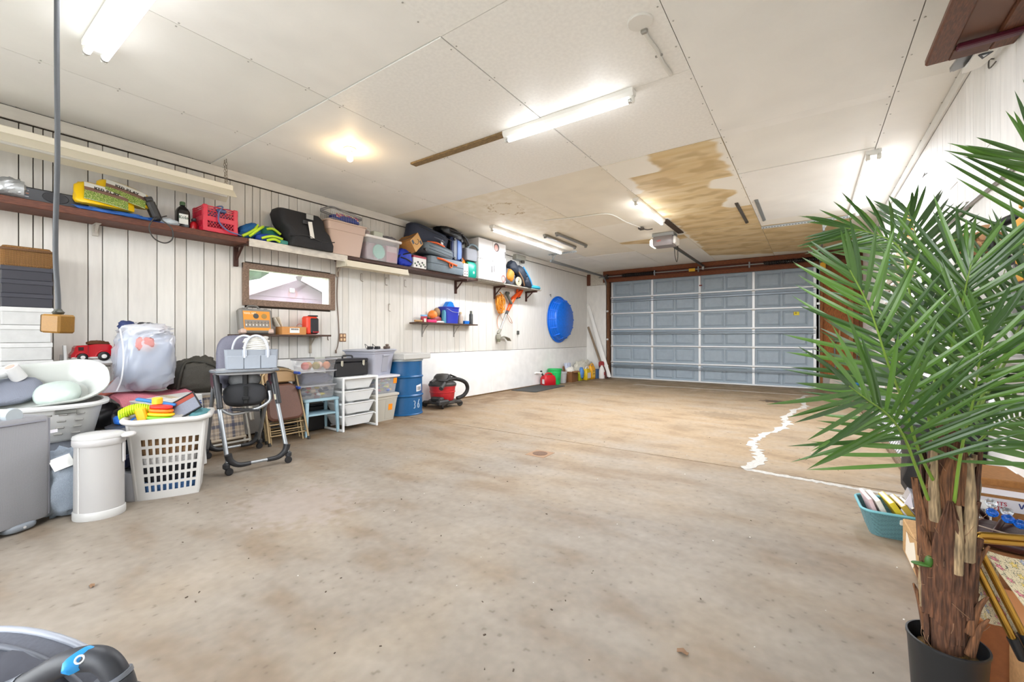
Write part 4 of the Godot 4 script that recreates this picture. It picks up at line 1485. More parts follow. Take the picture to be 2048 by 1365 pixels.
	b.lathe([V2(0, 0), V2(0.032, 0.0), V2(0.034, 0.01), V2(0.034, 0.06), V2(0.015, 0.09), V2(0, 0.09)], 16)
	part("body", b, m("b3141f", 0.3), t)
	b = mb()
	b.box(V3(0.01, 0.105, 0.0), V3(0.06, 0.035, 0.03), 0.008)
	part("trigger", b, m("26262a", 0.4), t)
	red_crate(X)
	# life vest
	t = thing("life_vest", "child's blue, lime and teal life vests piled right of the red crate", "life vest", V3(X + 0.02, SH, -2.42))
	for q: Array in [[0.02, 0.10, 0.14, 0.12, 0.16, 0.24, "1270b8", 0.5], [0.05, 0.05, -0.05, 0.14, 0.10, 0.3, "1b4fc0", 0.1], [-0.04, 0.10, -0.10, 0.10, 0.2, 0.22, "1f8f7d", -0.3], [0.08, 0.02, -0.2, 0.12, 0.07, 0.16, "57b5a8", 0.0], [0.03, 0.04, 0.2, 0.12, 0.08, 0.14, "1566a8", 0.0]]:
		b = mb()
		b.blob(V3(q[0], q[1], q[2]), V3(q[3], q[4], q[5]), int(q[5] * 1000), 0.15, 2.0, 2.8, 14, 22, 0.0, Basis(Vector3.RIGHT, q[7]))
		part("pad", b, mt(q[6], "weave", V3(40, 40, 40), 0.7), t)
	for q: Array in [[V3(0.09, 0.02, 0.24), V3(0.10, 0.11, 0.12), V3(0.04, 0.185, 0.06)], [V3(0.09, 0.03, 0.17), V3(0.10, 0.13, 0.07), V3(0.04, 0.18, 0.0)], [V3(0.11, 0.03, 0.05), V3(0.13, 0.07, -0.06), V3(0.12, 0.06, -0.18)], [V3(0.13, 0.01, 0.0), V3(0.15, 0.035, -0.07), V3(0.14, 0.02, -0.14)], [V3(0.0, 0.17, -0.06), V3(0.03, 0.18, -0.12), V3(0.04, 0.13, -0.2)]]:
		b = mb()
		b.tube(curve(q), 0.016, 6)
		part("strap", b, m("b6d62a", 0.6), t)
	# duffel
	t = thing("duffel_bag", "large black duffel bag slumped over the white shelf board above the window", "bag", V3(X + 0.07, SH, -2.88))
	b = mb()
	b.loft([rr(0.30, 0.56, 0.07, 0.0, 0.02, -0.06, 6), rr(0.34, 0.56, 0.08, 0.07, 0.02, -0.06, 6), rr(0.33, 0.56, 0.08, 0.20, 0.0, -0.02, 6), rr(0.29, 0.56, 0.07, 0.26, -0.01, 0.03, 6), rr(0.28, 0.58, 0.07, 0.37, -0.02, 0.05, 6), rr(0.22, 0.52, 0.06, 0.43, -0.03, 0.06, 6)])
	part("body", b, mt("1e1e21", "mottle", V3(5, 5, 5), 0.75, 0.0, 1.0), t)
	b = mb()
	b.box(V3(0.155, 0.30, 0.02), V3(0.016, 0.05, 0.12), 0.006)
	part("handle", b, m("2c2c2f", 0.5), t)
	b = mb()
	b.box(V3(0.17, 0.37, 0.0), V3(0.006, 0.06, 0.09), 0.002)
	part("badge", b, m("a3a3a0", 0.3, 0.5), t)
	b = mb()
	b.box(V3(0.185, 0.21, -0.01), V3(0.006, 0.20, 0.05), 0.001, Basis(Vector3.RIGHT, 0.12) * Basis(Vector3.BACK, 0.08))
	part("luggage_tag", b, m("dcdad4", 0.6), t)
	for k in 1:
		b = mb()
		b.tube(curve([V3(0.17, 0.10 + k * 0.1, 0.25), V3(0.19, 0.13 + k * 0.09, 0.05), V3(0.185, 0.09 + k * 0.11, -0.15), V3(0.17, 0.12 + k * 0.09, -0.33)]), 0.007, 5)
		part("seam", b, m("2a2a2d", 0.7), t)
	# beige tote with a rack on it
	t = thing("storage_tote", "tall beige plastic tote on the high shelf, right of the black duffel bag", "storage box", V3(X + 0.04, SH, -3.43))
	b = mb()
	tub(b, [[0.0, 0.26, 0.44, 0.03], [0.30, 0.31, 0.53, 0.03], [0.305, 0.325, 0.55, 0.03], [0.40, 0.335, 0.57, 0.03], [0.405, 0.36, 0.60, 0.03], [0.42, 0.36, 0.60, 0.03]], 0.006)
	part("tub", b, m("c3aa9a", 0.45), t)
	t = thing("wire_basket", "silver wire basket with a brightly printed bag in it, sitting in the beige tote", "basket", V3(X + 0.03, SH + 0.40, -3.45))
	b = mb()
	for y: float in [0.0, 0.13, 0.15]:
		var rgp := []
		for p in rr(0.27, 0.50, 0.06, y * 1.0, -0.01 * y, 0.0, 5):
			rgp.append(p + V3(0, 0.05 if p.z > 0 else 0.0, 0))
		b.tube(rgp, 0.007, 6, true)
	for i in 18:
		var z := -0.22 + 0.026 * i
		b.tube([V3(0.135, 0.0, z), V3(0.135, 0.14, z)], 0.0025, 4)
		b.tube([V3(-0.135, 0.0, z), V3(-0.135, 0.15, z)], 0.0025, 4)
	part("frame", b, m("9a9a9c", 0.35, 0.7), t)
	var im2 := Image.create(64, 32, false, Image.FORMAT_RGB8)
	for y in 32:
		for x in 64:
			im2.set_pixel(x, y, Color("1d3ea8") if y > 20 else [Color("e8b93a"), Color("c94a86"), Color("e3e0ea"), Color("6d4aa5"), Color("d8552f")][(x / 4 * 7 + y / 4 * 3) % 5])
	var bgp := thing("gift_bag", "brightly printed packet with a blue edge lying in the wire basket", "packet", V3(X + 0.06, SH + 0.44, -3.47))
	b = mb()
	b.blob(V3(0, 0.045, 0), V3(0.18, 0.10, 0.42), 3, 0.1, 2.0, 3.2, 14, 24)
	part("packet", b, m("27398f", 0.3), bgp)
	b = mb()
	b.quad(V3(0.09, 0.02, 0.17), V3(0.09, 0.02, -0.17), V3(0.075, 0.10, -0.17), V3(0.075, 0.10, 0.17))
	part("front_print", b, print_mat(im2, 0.4), bgp)
	# clear tote with lids inside
	t = thing("storage_tote", "clear plastic tote with a round mint lid and pink box inside, on the high shelf", "storage box", V3(X + 0.04, SH, -4.03))
	b = mb()
	tub(b, [[0.0, 0.26, 0.54, 0.04], [0.30, 0.31, 0.60, 0.04], [0.31, 0.32, 0.61, 0.04]], 0.004)
	part("tub", b, clear("e6e8ec", 0.22), t)
	b = mb()
	b.loft([rr(0.34, 0.64, 0.04, 0.305), rr(0.35, 0.65, 0.04, 0.32), rr(0.35, 0.65, 0.04, 0.335), rr(0.30, 0.60, 0.04, 0.342)])
	part("lid", b, m("dfdad6", 0.4), t)
	var cont := [["mint_disc", "round mint green lid standing in the clear tote", "lid"], ["pink_box", "pink and white printed box standing in the clear tote", "box"]]
	b = mb()
	b.lathe([V2(0, 0.012), V2(0.10, 0.012), V2(0.105, 0.006), V2(0.105, 0), V2(0, 0)], 32, Transform3D(Basis(Vector3.BACK, -PI / 2), Vector3.ZERO))
	one(cont[0][0], cont[0][1], cont[0][2], b, m("6cc7b4", 0.4), V3(X + 0.155, SH + 0.135, -3.96))
	var pb := thing(cont[1][0], cont[1][1], cont[1][2], V3(X + 0.06, SH + 0.012, -4.20))
	part("carton", mb().box(V3(0, 0.12, 0), V3(0.18, 0.24, 0.20), 0.004), m("c98896", 0.6), pb)
	part("label", mb().box(V3(0.092, 0.19, 0), V3(0.003, 0.08, 0.17)), m("e3c9cf", 0.6), pb)
	one("fabric_bundle", "mauve folded fabric behind the mint lid in the clear tote", "cloth", mb().blob(V3(0, 0.13, 0), V3(0.2, 0.26, 0.28), 33, 0.2, 2.0, 3.0, 14, 22, 0.0), mt("b07f96", "mottle", V3(6, 6, 6), 0.8), V3(X + 0.01, SH + 0.012, -3.91))
	t = thing("craft_jar", "clear jar of reddish beads lying on the clear tote's lid", "jar", V3(X + 0.06, SH + 0.342, -3.80))
	part("jar", mb().lathe([V2(0, 0), V2(0.07, 0), V2(0.075, 0.01), V2(0.075, 0.09), V2(0.06, 0.11), V2(0, 0.11)], 20), clear("e6e2dc", 0.25), t)
	part("beads", mb().blob(V3(0, 0.045, 0), V3(0.13, 0.085, 0.13), 4, 0.2, 5.0), mt("8c4a3c", "speck", V3(8, 8, 8), 0.6), t)
	one("craft_box", "small white patterned box on the clear tote's lid", "box", mb().box(V3(0, 0.045, 0), V3(0.13, 0.09, 0.16), 0.008), mt("c9cdbb", "mottle", V3(18, 18, 18), 0.5), V3(X + 0.06, SH + 0.342, -3.98))
	one("craft_box", "flat dark grey strapped pouch at the right end of the clear tote's lid", "pouch", mb().blob(V3(0, 0.03, 0), V3(0.16, 0.07, 0.26), 14, 0.3, 3.0, 2.6, 12, 20, 0.0), mt("6c6668", "mottle", V3(18, 18, 18), 0.6), V3(X + 0.05, SH + 0.342, -4.20))
	# blue bag, game box, leaning carton
	t = thing("sleeping_bag", "bright blue stuff sack with black straps on the high shelf", "bag", V3(X + 0.06, SH, -4.47))
	part("sack", mb().blob(V3(0, 0.13, 0), V3(0.24, 0.28, 0.30), 19, 0.22, 2.6, 2.6, 18, 26, 0.0), mt("1238c0", "mottle", V3(9, 9, 9), 0.6, 0.0, 0.8), t)
	for q: Array in [[0.10, 0.2, -0.5], [0.13, 0.08, 0.4]]:
		part("strap", mb().tube(arc(V3(0, q[1] * 0.8 + 0.02, 0), V3(0.128, 0.01, 0), V3(0, q[2] * 0.1, 0.155), -1.5, 1.5, 12), 0.011, 6), m("17171c", 0.6), t)
	t = thing("game_box", "small white game box with a red top band, under the tilted cardboard box", "box", V3(X + 0.06, SH, -4.74))
	part("box", mb().box(V3(0, 0.095, 0), V3(0.22, 0.19, 0.27), 0.004), m("dfdedb", 0.5), t)
	part("band", mb().box(V3(0.0, 0.175, 0), V3(0.224, 0.034, 0.274), 0.003), m("9e2338", 0.5), t)
	for i in 8:
		part("print_spot", mb().lathe([V2(0, 0.002), V2(0.016, 0.002), V2(0.016, 0)], 12, Transform3D(Basis(Vector3.BACK, -PI / 2), V3(0.111, 0.035 + 0.028 * (i % 3), -0.105 + 0.03 * i))), m(["3a3f3c", "5f7a5a", "2c2c30"][i % 3], 0.6), t)
	t = thing("cardboard_box", "tan cardboard shipping box with a printed arrow smile, tilted on the high shelf", "box", V3(X + 0.06, SH + 0.36, -4.60))
	var bx := Basis(Vector3.RIGHT, 0.62) * Basis(Vector3.UP, 0.35)
	part("carton", mb().box(Vector3.ZERO, V3(0.30, 0.20, 0.34), 0.004, bx), mt("b07a3c", "mottle", V3(4, 4, 4), 0.75), t)
	part("side_panel", mb().box(bx * V3(0, 0, -0.171), V3(0.296, 0.196, 0.003), 0.0, bx), m("d3a25f", 0.75), t)
	part("end_panel", mb().box(bx * V3(0.1505, 0, 0), V3(0.003, 0.196, 0.336), 0.0, bx), m("d0a060", 0.75), t)
	part("tape", mb().box(bx * V3(0, 0.1005, 0), V3(0.302, 0.003, 0.055), 0.0, bx), m("5f4a3a", 0.4), t)
	var sm := mb()
	sm.tube(arc(bx * V3(0.153, 0.02, 0.0), bx * V3(0, 0.0, -0.075), bx * V3(0, -0.05, 0), 0.15, PI - 0.15, 12), 0.005, 5)
	sm.tube([bx * V3(0.153, 0.03, -0.055), bx * V3(0.153, 0.012, -0.075), bx * V3(0.153, -0.005, -0.07)], 0.004, 5)
	part("printed_smile", sm, m("26323c", 0.6), t)
	for z: float in [0.115, -0.115]:
		part("printed_square", mb().box(bx * V3(0.1525, 0.05 * signf(z), z), V3(0.003, 0.06, 0.06), 0.0, bx), m("4b5560", 0.6), t)
	suitcases(X)
	boxes_on_shelf(X)

func red_crate(X: float) -> void:
	var t := thing("milk_crate", "red plastic milk crate with lattice sides on the high shelf", "crate", V3(X + 0.03, SH, -1.95))
	var red := m("c81f3a", 0.4)
	var b := mb()
	var W := 0.28
	var D := 0.32
	var HH := 0.27
	b.box(V3(0, 0.006, 0), V3(W, 0.012, D))
	for s: float in [-1.0, 1.0]:
		for r: float in [-1.0, 1.0]:
			b.box(V3(s * (W / 2 - 0.02), HH / 2, r * (D / 2 - 0.02)), V3(0.045, HH, 0.045), 0.008)
	part("frame", b, red, t)
	for y: float in [0.025, 0.13, 0.215, 0.235, 0.255]:
		b = mb()
		var hh := 0.05 if y == 0.13 else (0.035 if y < 0.1 else 0.011)
		for s: float in [-1.0, 1.0]:
			b.box(V3(s * (W / 2 - 0.004), y, 0), V3(0.012, hh, D + 0.006), 0.003)
			b.box(V3(0, y, s * (D / 2 - 0.004)), V3(W + 0.006, hh, 0.012), 0.003)
		part("band", b, red, t)
	b = mb()
	for s: float in [-1.0, 1.0]:
		for i in 9:
			for y: float in [0.075, 0.182]:
				var z := -D / 2 + 0.05 + i * 0.0275
				for sl: float in [-1.0, 1.0]:
					b.box(V3(s * (W / 2 - 0.004), y, z), V3(0.005, 0.075, 0.005), 0.0, Basis(Vector3.RIGHT, sl * 0.65))
					if i < 8:
						b.box(V3(z * 0.85, y, s * (D / 2 - 0.004)), V3(0.005, 0.075, 0.005), 0.0, Basis(Vector3.BACK, sl * 0.65))
	part("lattice", b, red, t)
	var c := thing("cable", "blue-grey cable coiled in the red crate and looping down its front", "cable", V3(X + 0.03, SH, -1.95))
	b = mb()
	b.tube(curve([V3(0.05, 0.22, 0.08), V3(0.10, 0.275, 0.02), V3(0.155, 0.27, -0.01), V3(0.165, 0.2, 0.03), V3(0.165, 0.1, 0.025), V3(0.17, 0.03, -0.05), V3(0.172, 0.008, -0.15), V3(0.13, 0.01, -0.2)], 6), 0.0075, 6)
	b.tube(curve([V3(0.06, 0.24, 0.0), V3(0.05, 0.285, -0.1), V3(0.03, 0.25, -0.165), V3(0.03, 0.12, -0.175), V3(0.05, 0.03, -0.178)], 6), 0.0075, 6)
	for i in 5:
		b.tube(arc(V3(0.0, 0.15 + 0.018 * i, 0), V3(0.09 + 0.006 * (i % 2), 0, 0), V3(0, 0.02, 0.11), 0, TU, 22), 0.0075, 5)
	part("loop", b, m("5a6590", 0.5), c)
	part("plug", mb().box(V3(0.14, 0.225, 0.0), V3(0.05, 0.035, 0.09), 0.01), m("35476f", 0.4), c)

func case_wheels(t: Node3D, pts: Array) -> void:
	for p: Vector3 in pts:
		var b := mb()
		b.lathe([V2(0, -0.012), V2(0.022, -0.012), V2(0.026, -0.006), V2(0.026, 0.006), V2(0.022, 0.012), V2(0, 0.012)], 14, Transform3D(Basis(Vector3.BACK, PI / 2), p))
		b.box(p + V3(-0.02, 0.01, 0), V3(0.05, 0.03, 0.045), 0.008)
		part("wheel", b, m("2b2d30", 0.4), t)

func suitcases(X: float) -> void:
	# lower grey-blue case, flat
	var t := thing("suitcase", "grey-blue soft suitcase with an orange handle lying flat, lowest of the stack", "suitcase", V3(X + 0.03, SH, -5.33))
	var gb := mt("74828c", "mottle", V3(5, 5, 5), 0.6, 0.0, 0.5)
	part("body", mb().loft([rr(0.34, 0.82, 0.06, 0.0, 0, 0, 6), rr(0.36, 0.86, 0.06, 0.03, 0, 0, 6), rr(0.36, 0.86, 0.06, 0.20, 0, 0, 6), rr(0.34, 0.82, 0.06, 0.235, 0, 0, 6)]), gb, t)
	part("piping", mb().tube(Array(rr(0.364, 0.864, 0.06, 0.12, 0, 0, 6)), 0.006, 6, true), m("4f5d66", 0.5), t)
	part("handle", mb().tube(curve([V3(0.17, 0.21, 0.25), V3(0.205, 0.20, 0.15), V3(0.20, 0.165, -0.06), V3(0.18, 0.15, -0.22)]), 0.017, 8), m("e0601f", 0.5), t)
	part("handle_loop", mb().tube(arc(V3(0.20, 0.13, -0.05), V3(0, 0, 0.035), V3(0, 0.04, 0), 0, TU, 14), 0.011, 6), m("d9641f", 0.5), t)
	# upper grey-blue case
	t = thing("suitcase", "tilted grey blue soft suitcase with an orange strap, middle of the stack", "suitcase", V3(X + 0.03, SH + 0.25, -5.17), 0.0)
	var bs := Basis(Vector3.RIGHT, -0.10)
	part("body", mb().blob(V3(0, 0.095, 0), V3(0.37, 0.19, 0.68), 30, 0.05, 2.0, 5.0, 16, 32, -INF, bs), gb, t)
	part("handle", mb().tube(curve([V3(0.12, 0.20, 0.26), V3(0.17, 0.205, 0.1), V3(0.15, 0.18, -0.1)]), 0.017, 8), m("e0601f", 0.5), t)
	for k in 3:
		part("pocket_seam", mb().tube([bs * V3(0.186, 0.06 + k * 0.05, 0.28), bs * V3(0.188, 0.055 + k * 0.05, -0.3)], 0.004, 5), m("5a6770", 0.5), t)
	case_wheels(t, [V3(0.17, 0.06, 0.335)])
	# navy case on top
	t = thing("suitcase", "navy soft suitcase with a white luggage tag, top of the stack behind the cardboard box", "suitcase", V3(X - 0.02, SH + 0.42, -5.07))
	bs = Basis(Vector3.RIGHT, -0.13) * Basis(Vector3.BACK, -0.25)
	part("body", mb().blob(V3(0, 0.14, 0), V3(0.24, 0.33, 0.84), 31, 0.05, 2.0, 5.0, 16, 32, -INF, bs), mt("2a3145", "mottle", V3(5, 5, 5), 0.7, 0.0, 0.6), t)
	part("zip", mb().tube([bs * V3(0.125, 0.24, 0.36), bs * V3(0.125, 0.24, -0.40)], 0.006, 5), m("171b26", 0.5), t)
	part("handle", mb().tube(curve([bs * V3(0.12, 0.17, 0.02), bs * V3(0.155, 0.17, -0.06), bs * V3(0.155, 0.165, -0.16), bs * V3(0.12, 0.16, -0.24)]), 0.011, 6), m("596273", 0.4), t)
	part("luggage_tag", mb().box(V3(0.165, 0.04, -0.19), V3(0.004, 0.17, 0.055), 0.001, Basis(Vector3.RIGHT, 0.1)), m("d9dbdb", 0.6), t)
	# upright blue case
	t = thing("suitcase", "upright blue and black suitcase showing its wheels, on the grey-blue case", "suitcase", V3(X + 0.02, SH + 0.235, -5.64))
	part("body", mb().loft([rr(0.22, 0.27, 0.04, 0.0, 0, 0, 6), rr(0.25, 0.30, 0.04, 0.03, 0, 0, 6), rr(0.25, 0.30, 0.04, 0.38, 0, 0, 6), rr(0.22, 0.27, 0.04, 0.42, 0, 0, 6)]), m("24345e", 0.5), t)
	part("shell_panel", mb().box(V3(0.123, 0.21, -0.05), V3(0.02, 0.34, 0.10), 0.008), m("3d68b0", 0.45), t)
	part("grey_panel", mb().box(V3(0.123, 0.21, 0.06), V3(0.016, 0.36, 0.08), 0.008), m("66707d", 0.5), t)
	part("dark_side", mb().box(V3(0.0, 0.21, 0.152), V3(0.2, 0.36, 0.012), 0.004), m("14151a", 0.6), t)
	case_wheels(t, [V3(0.145, 0.38, 0.09), V3(0.145, 0.38, -0.09), V3(0.145, 0.04, 0.09), V3(0.145, 0.04, -0.09)])
	# black bag on top
	t = thing("travel_bag", "shiny black travel bag lying on top of the suitcases under the ceiling", "bag", V3(X + 0.0, SH + 0.655, -5.60))
	part("body", mb().blob(V3(0, 0.06, 0), V3(0.30, 0.20, 0.66), 32, 0.18, 2.2, 3.2, 16, 30, -INF, Basis(Vector3.RIGHT, -0.22)), mt("15161a", "mottle", V3(9, 9, 9), 0.35), t)
	part("frame", mb().tube(curve([V3(0.15, 0.08, -0.16), V3(0.165, 0.02, -0.25), V3(0.16, -0.06, -0.32), V3(0.12, -0.11, -0.35)]), 0.018, 6), m("2e3036", 0.4), t)
	part("strap", mb().tube(curve([V3(0.14, 0.12, 0.2), V3(0.165, 0.09, 0.05), V3(0.16, 0.1, -0.12)]), 0.009, 6), m("3b3c40", 0.5), t)

func boxes_on_shelf(X: float) -> void:
	var t := thing("cooler_bag", "small speckled grey cooler bag with a dark strap, left of the white boxes", "bag", V3(X + 0.05, SH + 0.31, -6.02))
	part("body", mb().loft([rr(0.22, 0.30, 0.04, 0.0, 0, 0, 6), rr(0.24, 0.33, 0.04, 0.03, 0, 0, 6), rr(0.24, 0.33, 0.04, 0.19, 0, 0, 6), rr(0.20, 0.29, 0.04, 0.22, 0, 0, 6)]), mt("a5a7ad", "speck", V3(5, 5, 5), 0.8), t)
	part("strap", mb().tube(curve([V3(0.08, 0.22, 0.1), V3(0.1, 0.29, 0.02), V3(0.12, 0.27, -0.1), V3(0.13, 0.2, -0.17)]), 0.022, 7), m("5c6a70", 0.6), t)
	t = thing("wipes_pack", "teal and green packet standing left of the white boxes on the high shelf", "packet", V3(X + 0.05, SH, -6.05))
	part("pack", mb().loft([rr(0.16, 0.22, 0.03, 0.0), rr(0.20, 0.26, 0.04, 0.03), rr(0.20, 0.26, 0.04, 0.25), rr(0.14, 0.2, 0.03, 0.295)]), m("118f7c", 0.35), t)
	part("green_side", mb().box(V3(0.02, 0.15, 0.125), V3(0.15, 0.24, 0.012), 0.004), m("4f9a3a", 0.4), t)
	part("round_mark", mb().lathe([V2(0, 0.002), V2(0.024, 0.002), V2(0.024, 0)], 16, Transform3D(Basis(Vector3.BACK, -PI / 2), V3(0.10, 0.10, -0.03))), m("d8ece4", 0.5), t)
	one("orange_packet", "small orange packet wedged above the white spotted carton", "packet", mb().blob(Vector3.ZERO, V3(0.10, 0.13, 0.14), 8, 0.2, 2.4, 2.6), m("df7a1c", 0.4), V3(X + 0.05, SH + 0.29, -5.86))
	t = thing("spotted_carton", "slim white carton with dark spots between the suitcase and the teal packet", "box", V3(X + 0.08, SH, -5.84))
	part("carton", mb().box(V3(0, 0.115, 0), V3(0.18, 0.23, 0.13), 0.004), m("e2dfdb", 0.5), t)
	for i in 4:
		part("print_spot", mb().lathe([V2(0, 0.002), V2(0.014, 0.002), V2(0.014, 0)], 12, Transform3D(Basis(Vector3.BACK, -PI / 2), V3(0.09, 0.04 + 0.05 * (i / 2), -0.03 + 0.06 * (i % 2)))), m("5a4a4a", 0.6), t)
	# four white boxes, two by two
	var names := ["lower left white carton of four, dark handle slot at its right edge", "lower right white carton of four, round food photo at its lower corner", "upper left white carton of four, plain with faint grey print", "upper right white carton of four, dark rimmed picture at its top corner"]
	for i in 4:
		var lo := i < 2
		var z := -6.375 if i % 2 == 0 else -6.81
		t = thing("white_carton", names[i], "box", V3(X + 0.05, SH + (0.0 if lo else 0.385), z), 0.0, "white cartons on the high shelf")
		var h := 0.38
		part("carton", mb().box(V3(0, h / 2, 0), V3(0.30, h, 0.425), 0.008), m(["d2cfcc", "d8d5d2", "cfccca", "d9d6d4"][i], 0.6), t)
		part("tape", mb().box(V3(0, h + 0.001, 0), V3(0.302, 0.002, 0.05)), m("d4d2cf", 0.4), t)
		var slot: Array = [[0.22, -0.185], [0.24, 0.17], [0.19, 0.0], [0.17, -0.185]][i]
		if i != 2:
			part("hand_slot", mb().box(V3(0.1505, slot[0], slot[1]), V3(0.003, 0.13, 0.03), 0.0), m("6b6866", 0.7), t)
		var pic: Array = [[0, 0, 0, "", ""], [0.08, -0.13, 0.075, "7d5a55", "c98d84"], [0.06, 0.02, 0.085, "d8d4ce", "e8e2dc"], [0.28, 0.10, 0.085, "5b4d4c", "d39f94"]][i]
		if pic[2] > 0:
			part("picture", mb().lathe([V2(0, 0.002), V2(pic[2], 0.002), V2(pic[2], 0)], 24, Transform3D(Basis(Vector3.BACK, -PI / 2), V3(0.15, pic[0], pic[1]))), m(pic[3], 0.5), t)
			part("picture_centre", mb().blob(V3(0.152, pic[0] - 0.01, pic[1] + 0.012), V3(0.004, pic[2] * 1.4, pic[2] * 1.3), 5 + i, 0.3, 2.4), m(pic[4], 0.5), t)
	# backpack, jacket, cyan mat
	t = thing("backpack", "orange-fronted backpack leaning right of the white cartons", "backpack", V3(X + 0.05, SH, -7.30))
	part("body", mb().blob(V3(0, 0.16, 0), V3(0.22, 0.34, 0.34), 44, 0.12, 2.0, 2.6, 16, 24, 0.0, Basis(Vector3.RIGHT, -0.4)), m("54565c", 0.7), t)
	part("front_pocket", mb().blob(V3(0.06, 0.19, 0.03), V3(0.16, 0.26, 0.22), 45, 0.1, 2.0, 2.8, 14, 22, 0.0, Basis(Vector3.RIGHT, -0.4)), mt("e8901f", "weave", V3(30, 30, 30), 0.6), t)
	t = thing("rope_roll", "pale rolled cord on the shelf between the backpack and the dark jacket", "rope", V3(X + 0.09, SH, -7.58))
	for i in 3:
		part("coil", mb().tube(arc(V3(0.04, 0.10, 0), V3(0, 0, 0.035 + 0.03 * i), V3(0, 0.03 + 0.028 * i, 0), 0, TU, 18), 0.014, 6), m("c3b79b", 0.7), t)
	t = thing("jacket", "dark navy jacket with a light blue edge slumped over the right end of the shelf", "jacket", V3(X + 0.04, SH, -7.72))
	for q: Array in [[0.0, 0.42, 0.22, 0.2, 0.24, 0.36, -0.5], [0.03, 0.28, -0.02, 0.22, 0.26, 0.44, -0.9], [0.05, 0.12, -0.22, 0.22, 0.24, 0.34, -0.8]]:
		part("fold", mb().blob(V3(q[0], q[1] * 0.92, q[2]), V3(q[3], q[4], q[5]), 47 + int(q[5] * 10), 0.25, 2.4, 2.4, 14, 22, 0.0, Basis(Vector3.RIGHT, q[6])), mt("1f2836", "mottle", V3(9, 9, 9), 0.6, 0.0, 1.0), t)
	part("lining", mb().tube(curve([V3(0.12, 0.42, 0.0), V3(0.14, 0.3, -0.12), V3(0.15, 0.16, -0.24), V3(0.13, 0.05, -0.33)]), 0.022, 7), m("3f86b8", 0.6), t)
	part("shoulder_strap", mb().tube(curve([V3(0.12, 0.3, 0.18), V3(0.17, 0.15, 0.1), V3(0.16, 0.02, 0.02)]), 0.016, 6), m("6a4f36", 0.6), t)
	one("foam_mat", "flat cyan folded mat at the right end of the high shelf", "mat", mb().blob(V3(0, 0.04, 0), V3(0.26, 0.085, 0.44), 12, 0.1, 2.0, 4.0, 12, 24, 0.0), m("3aa6c4", 0.6), V3(X + 0.04, SH, -8.27))

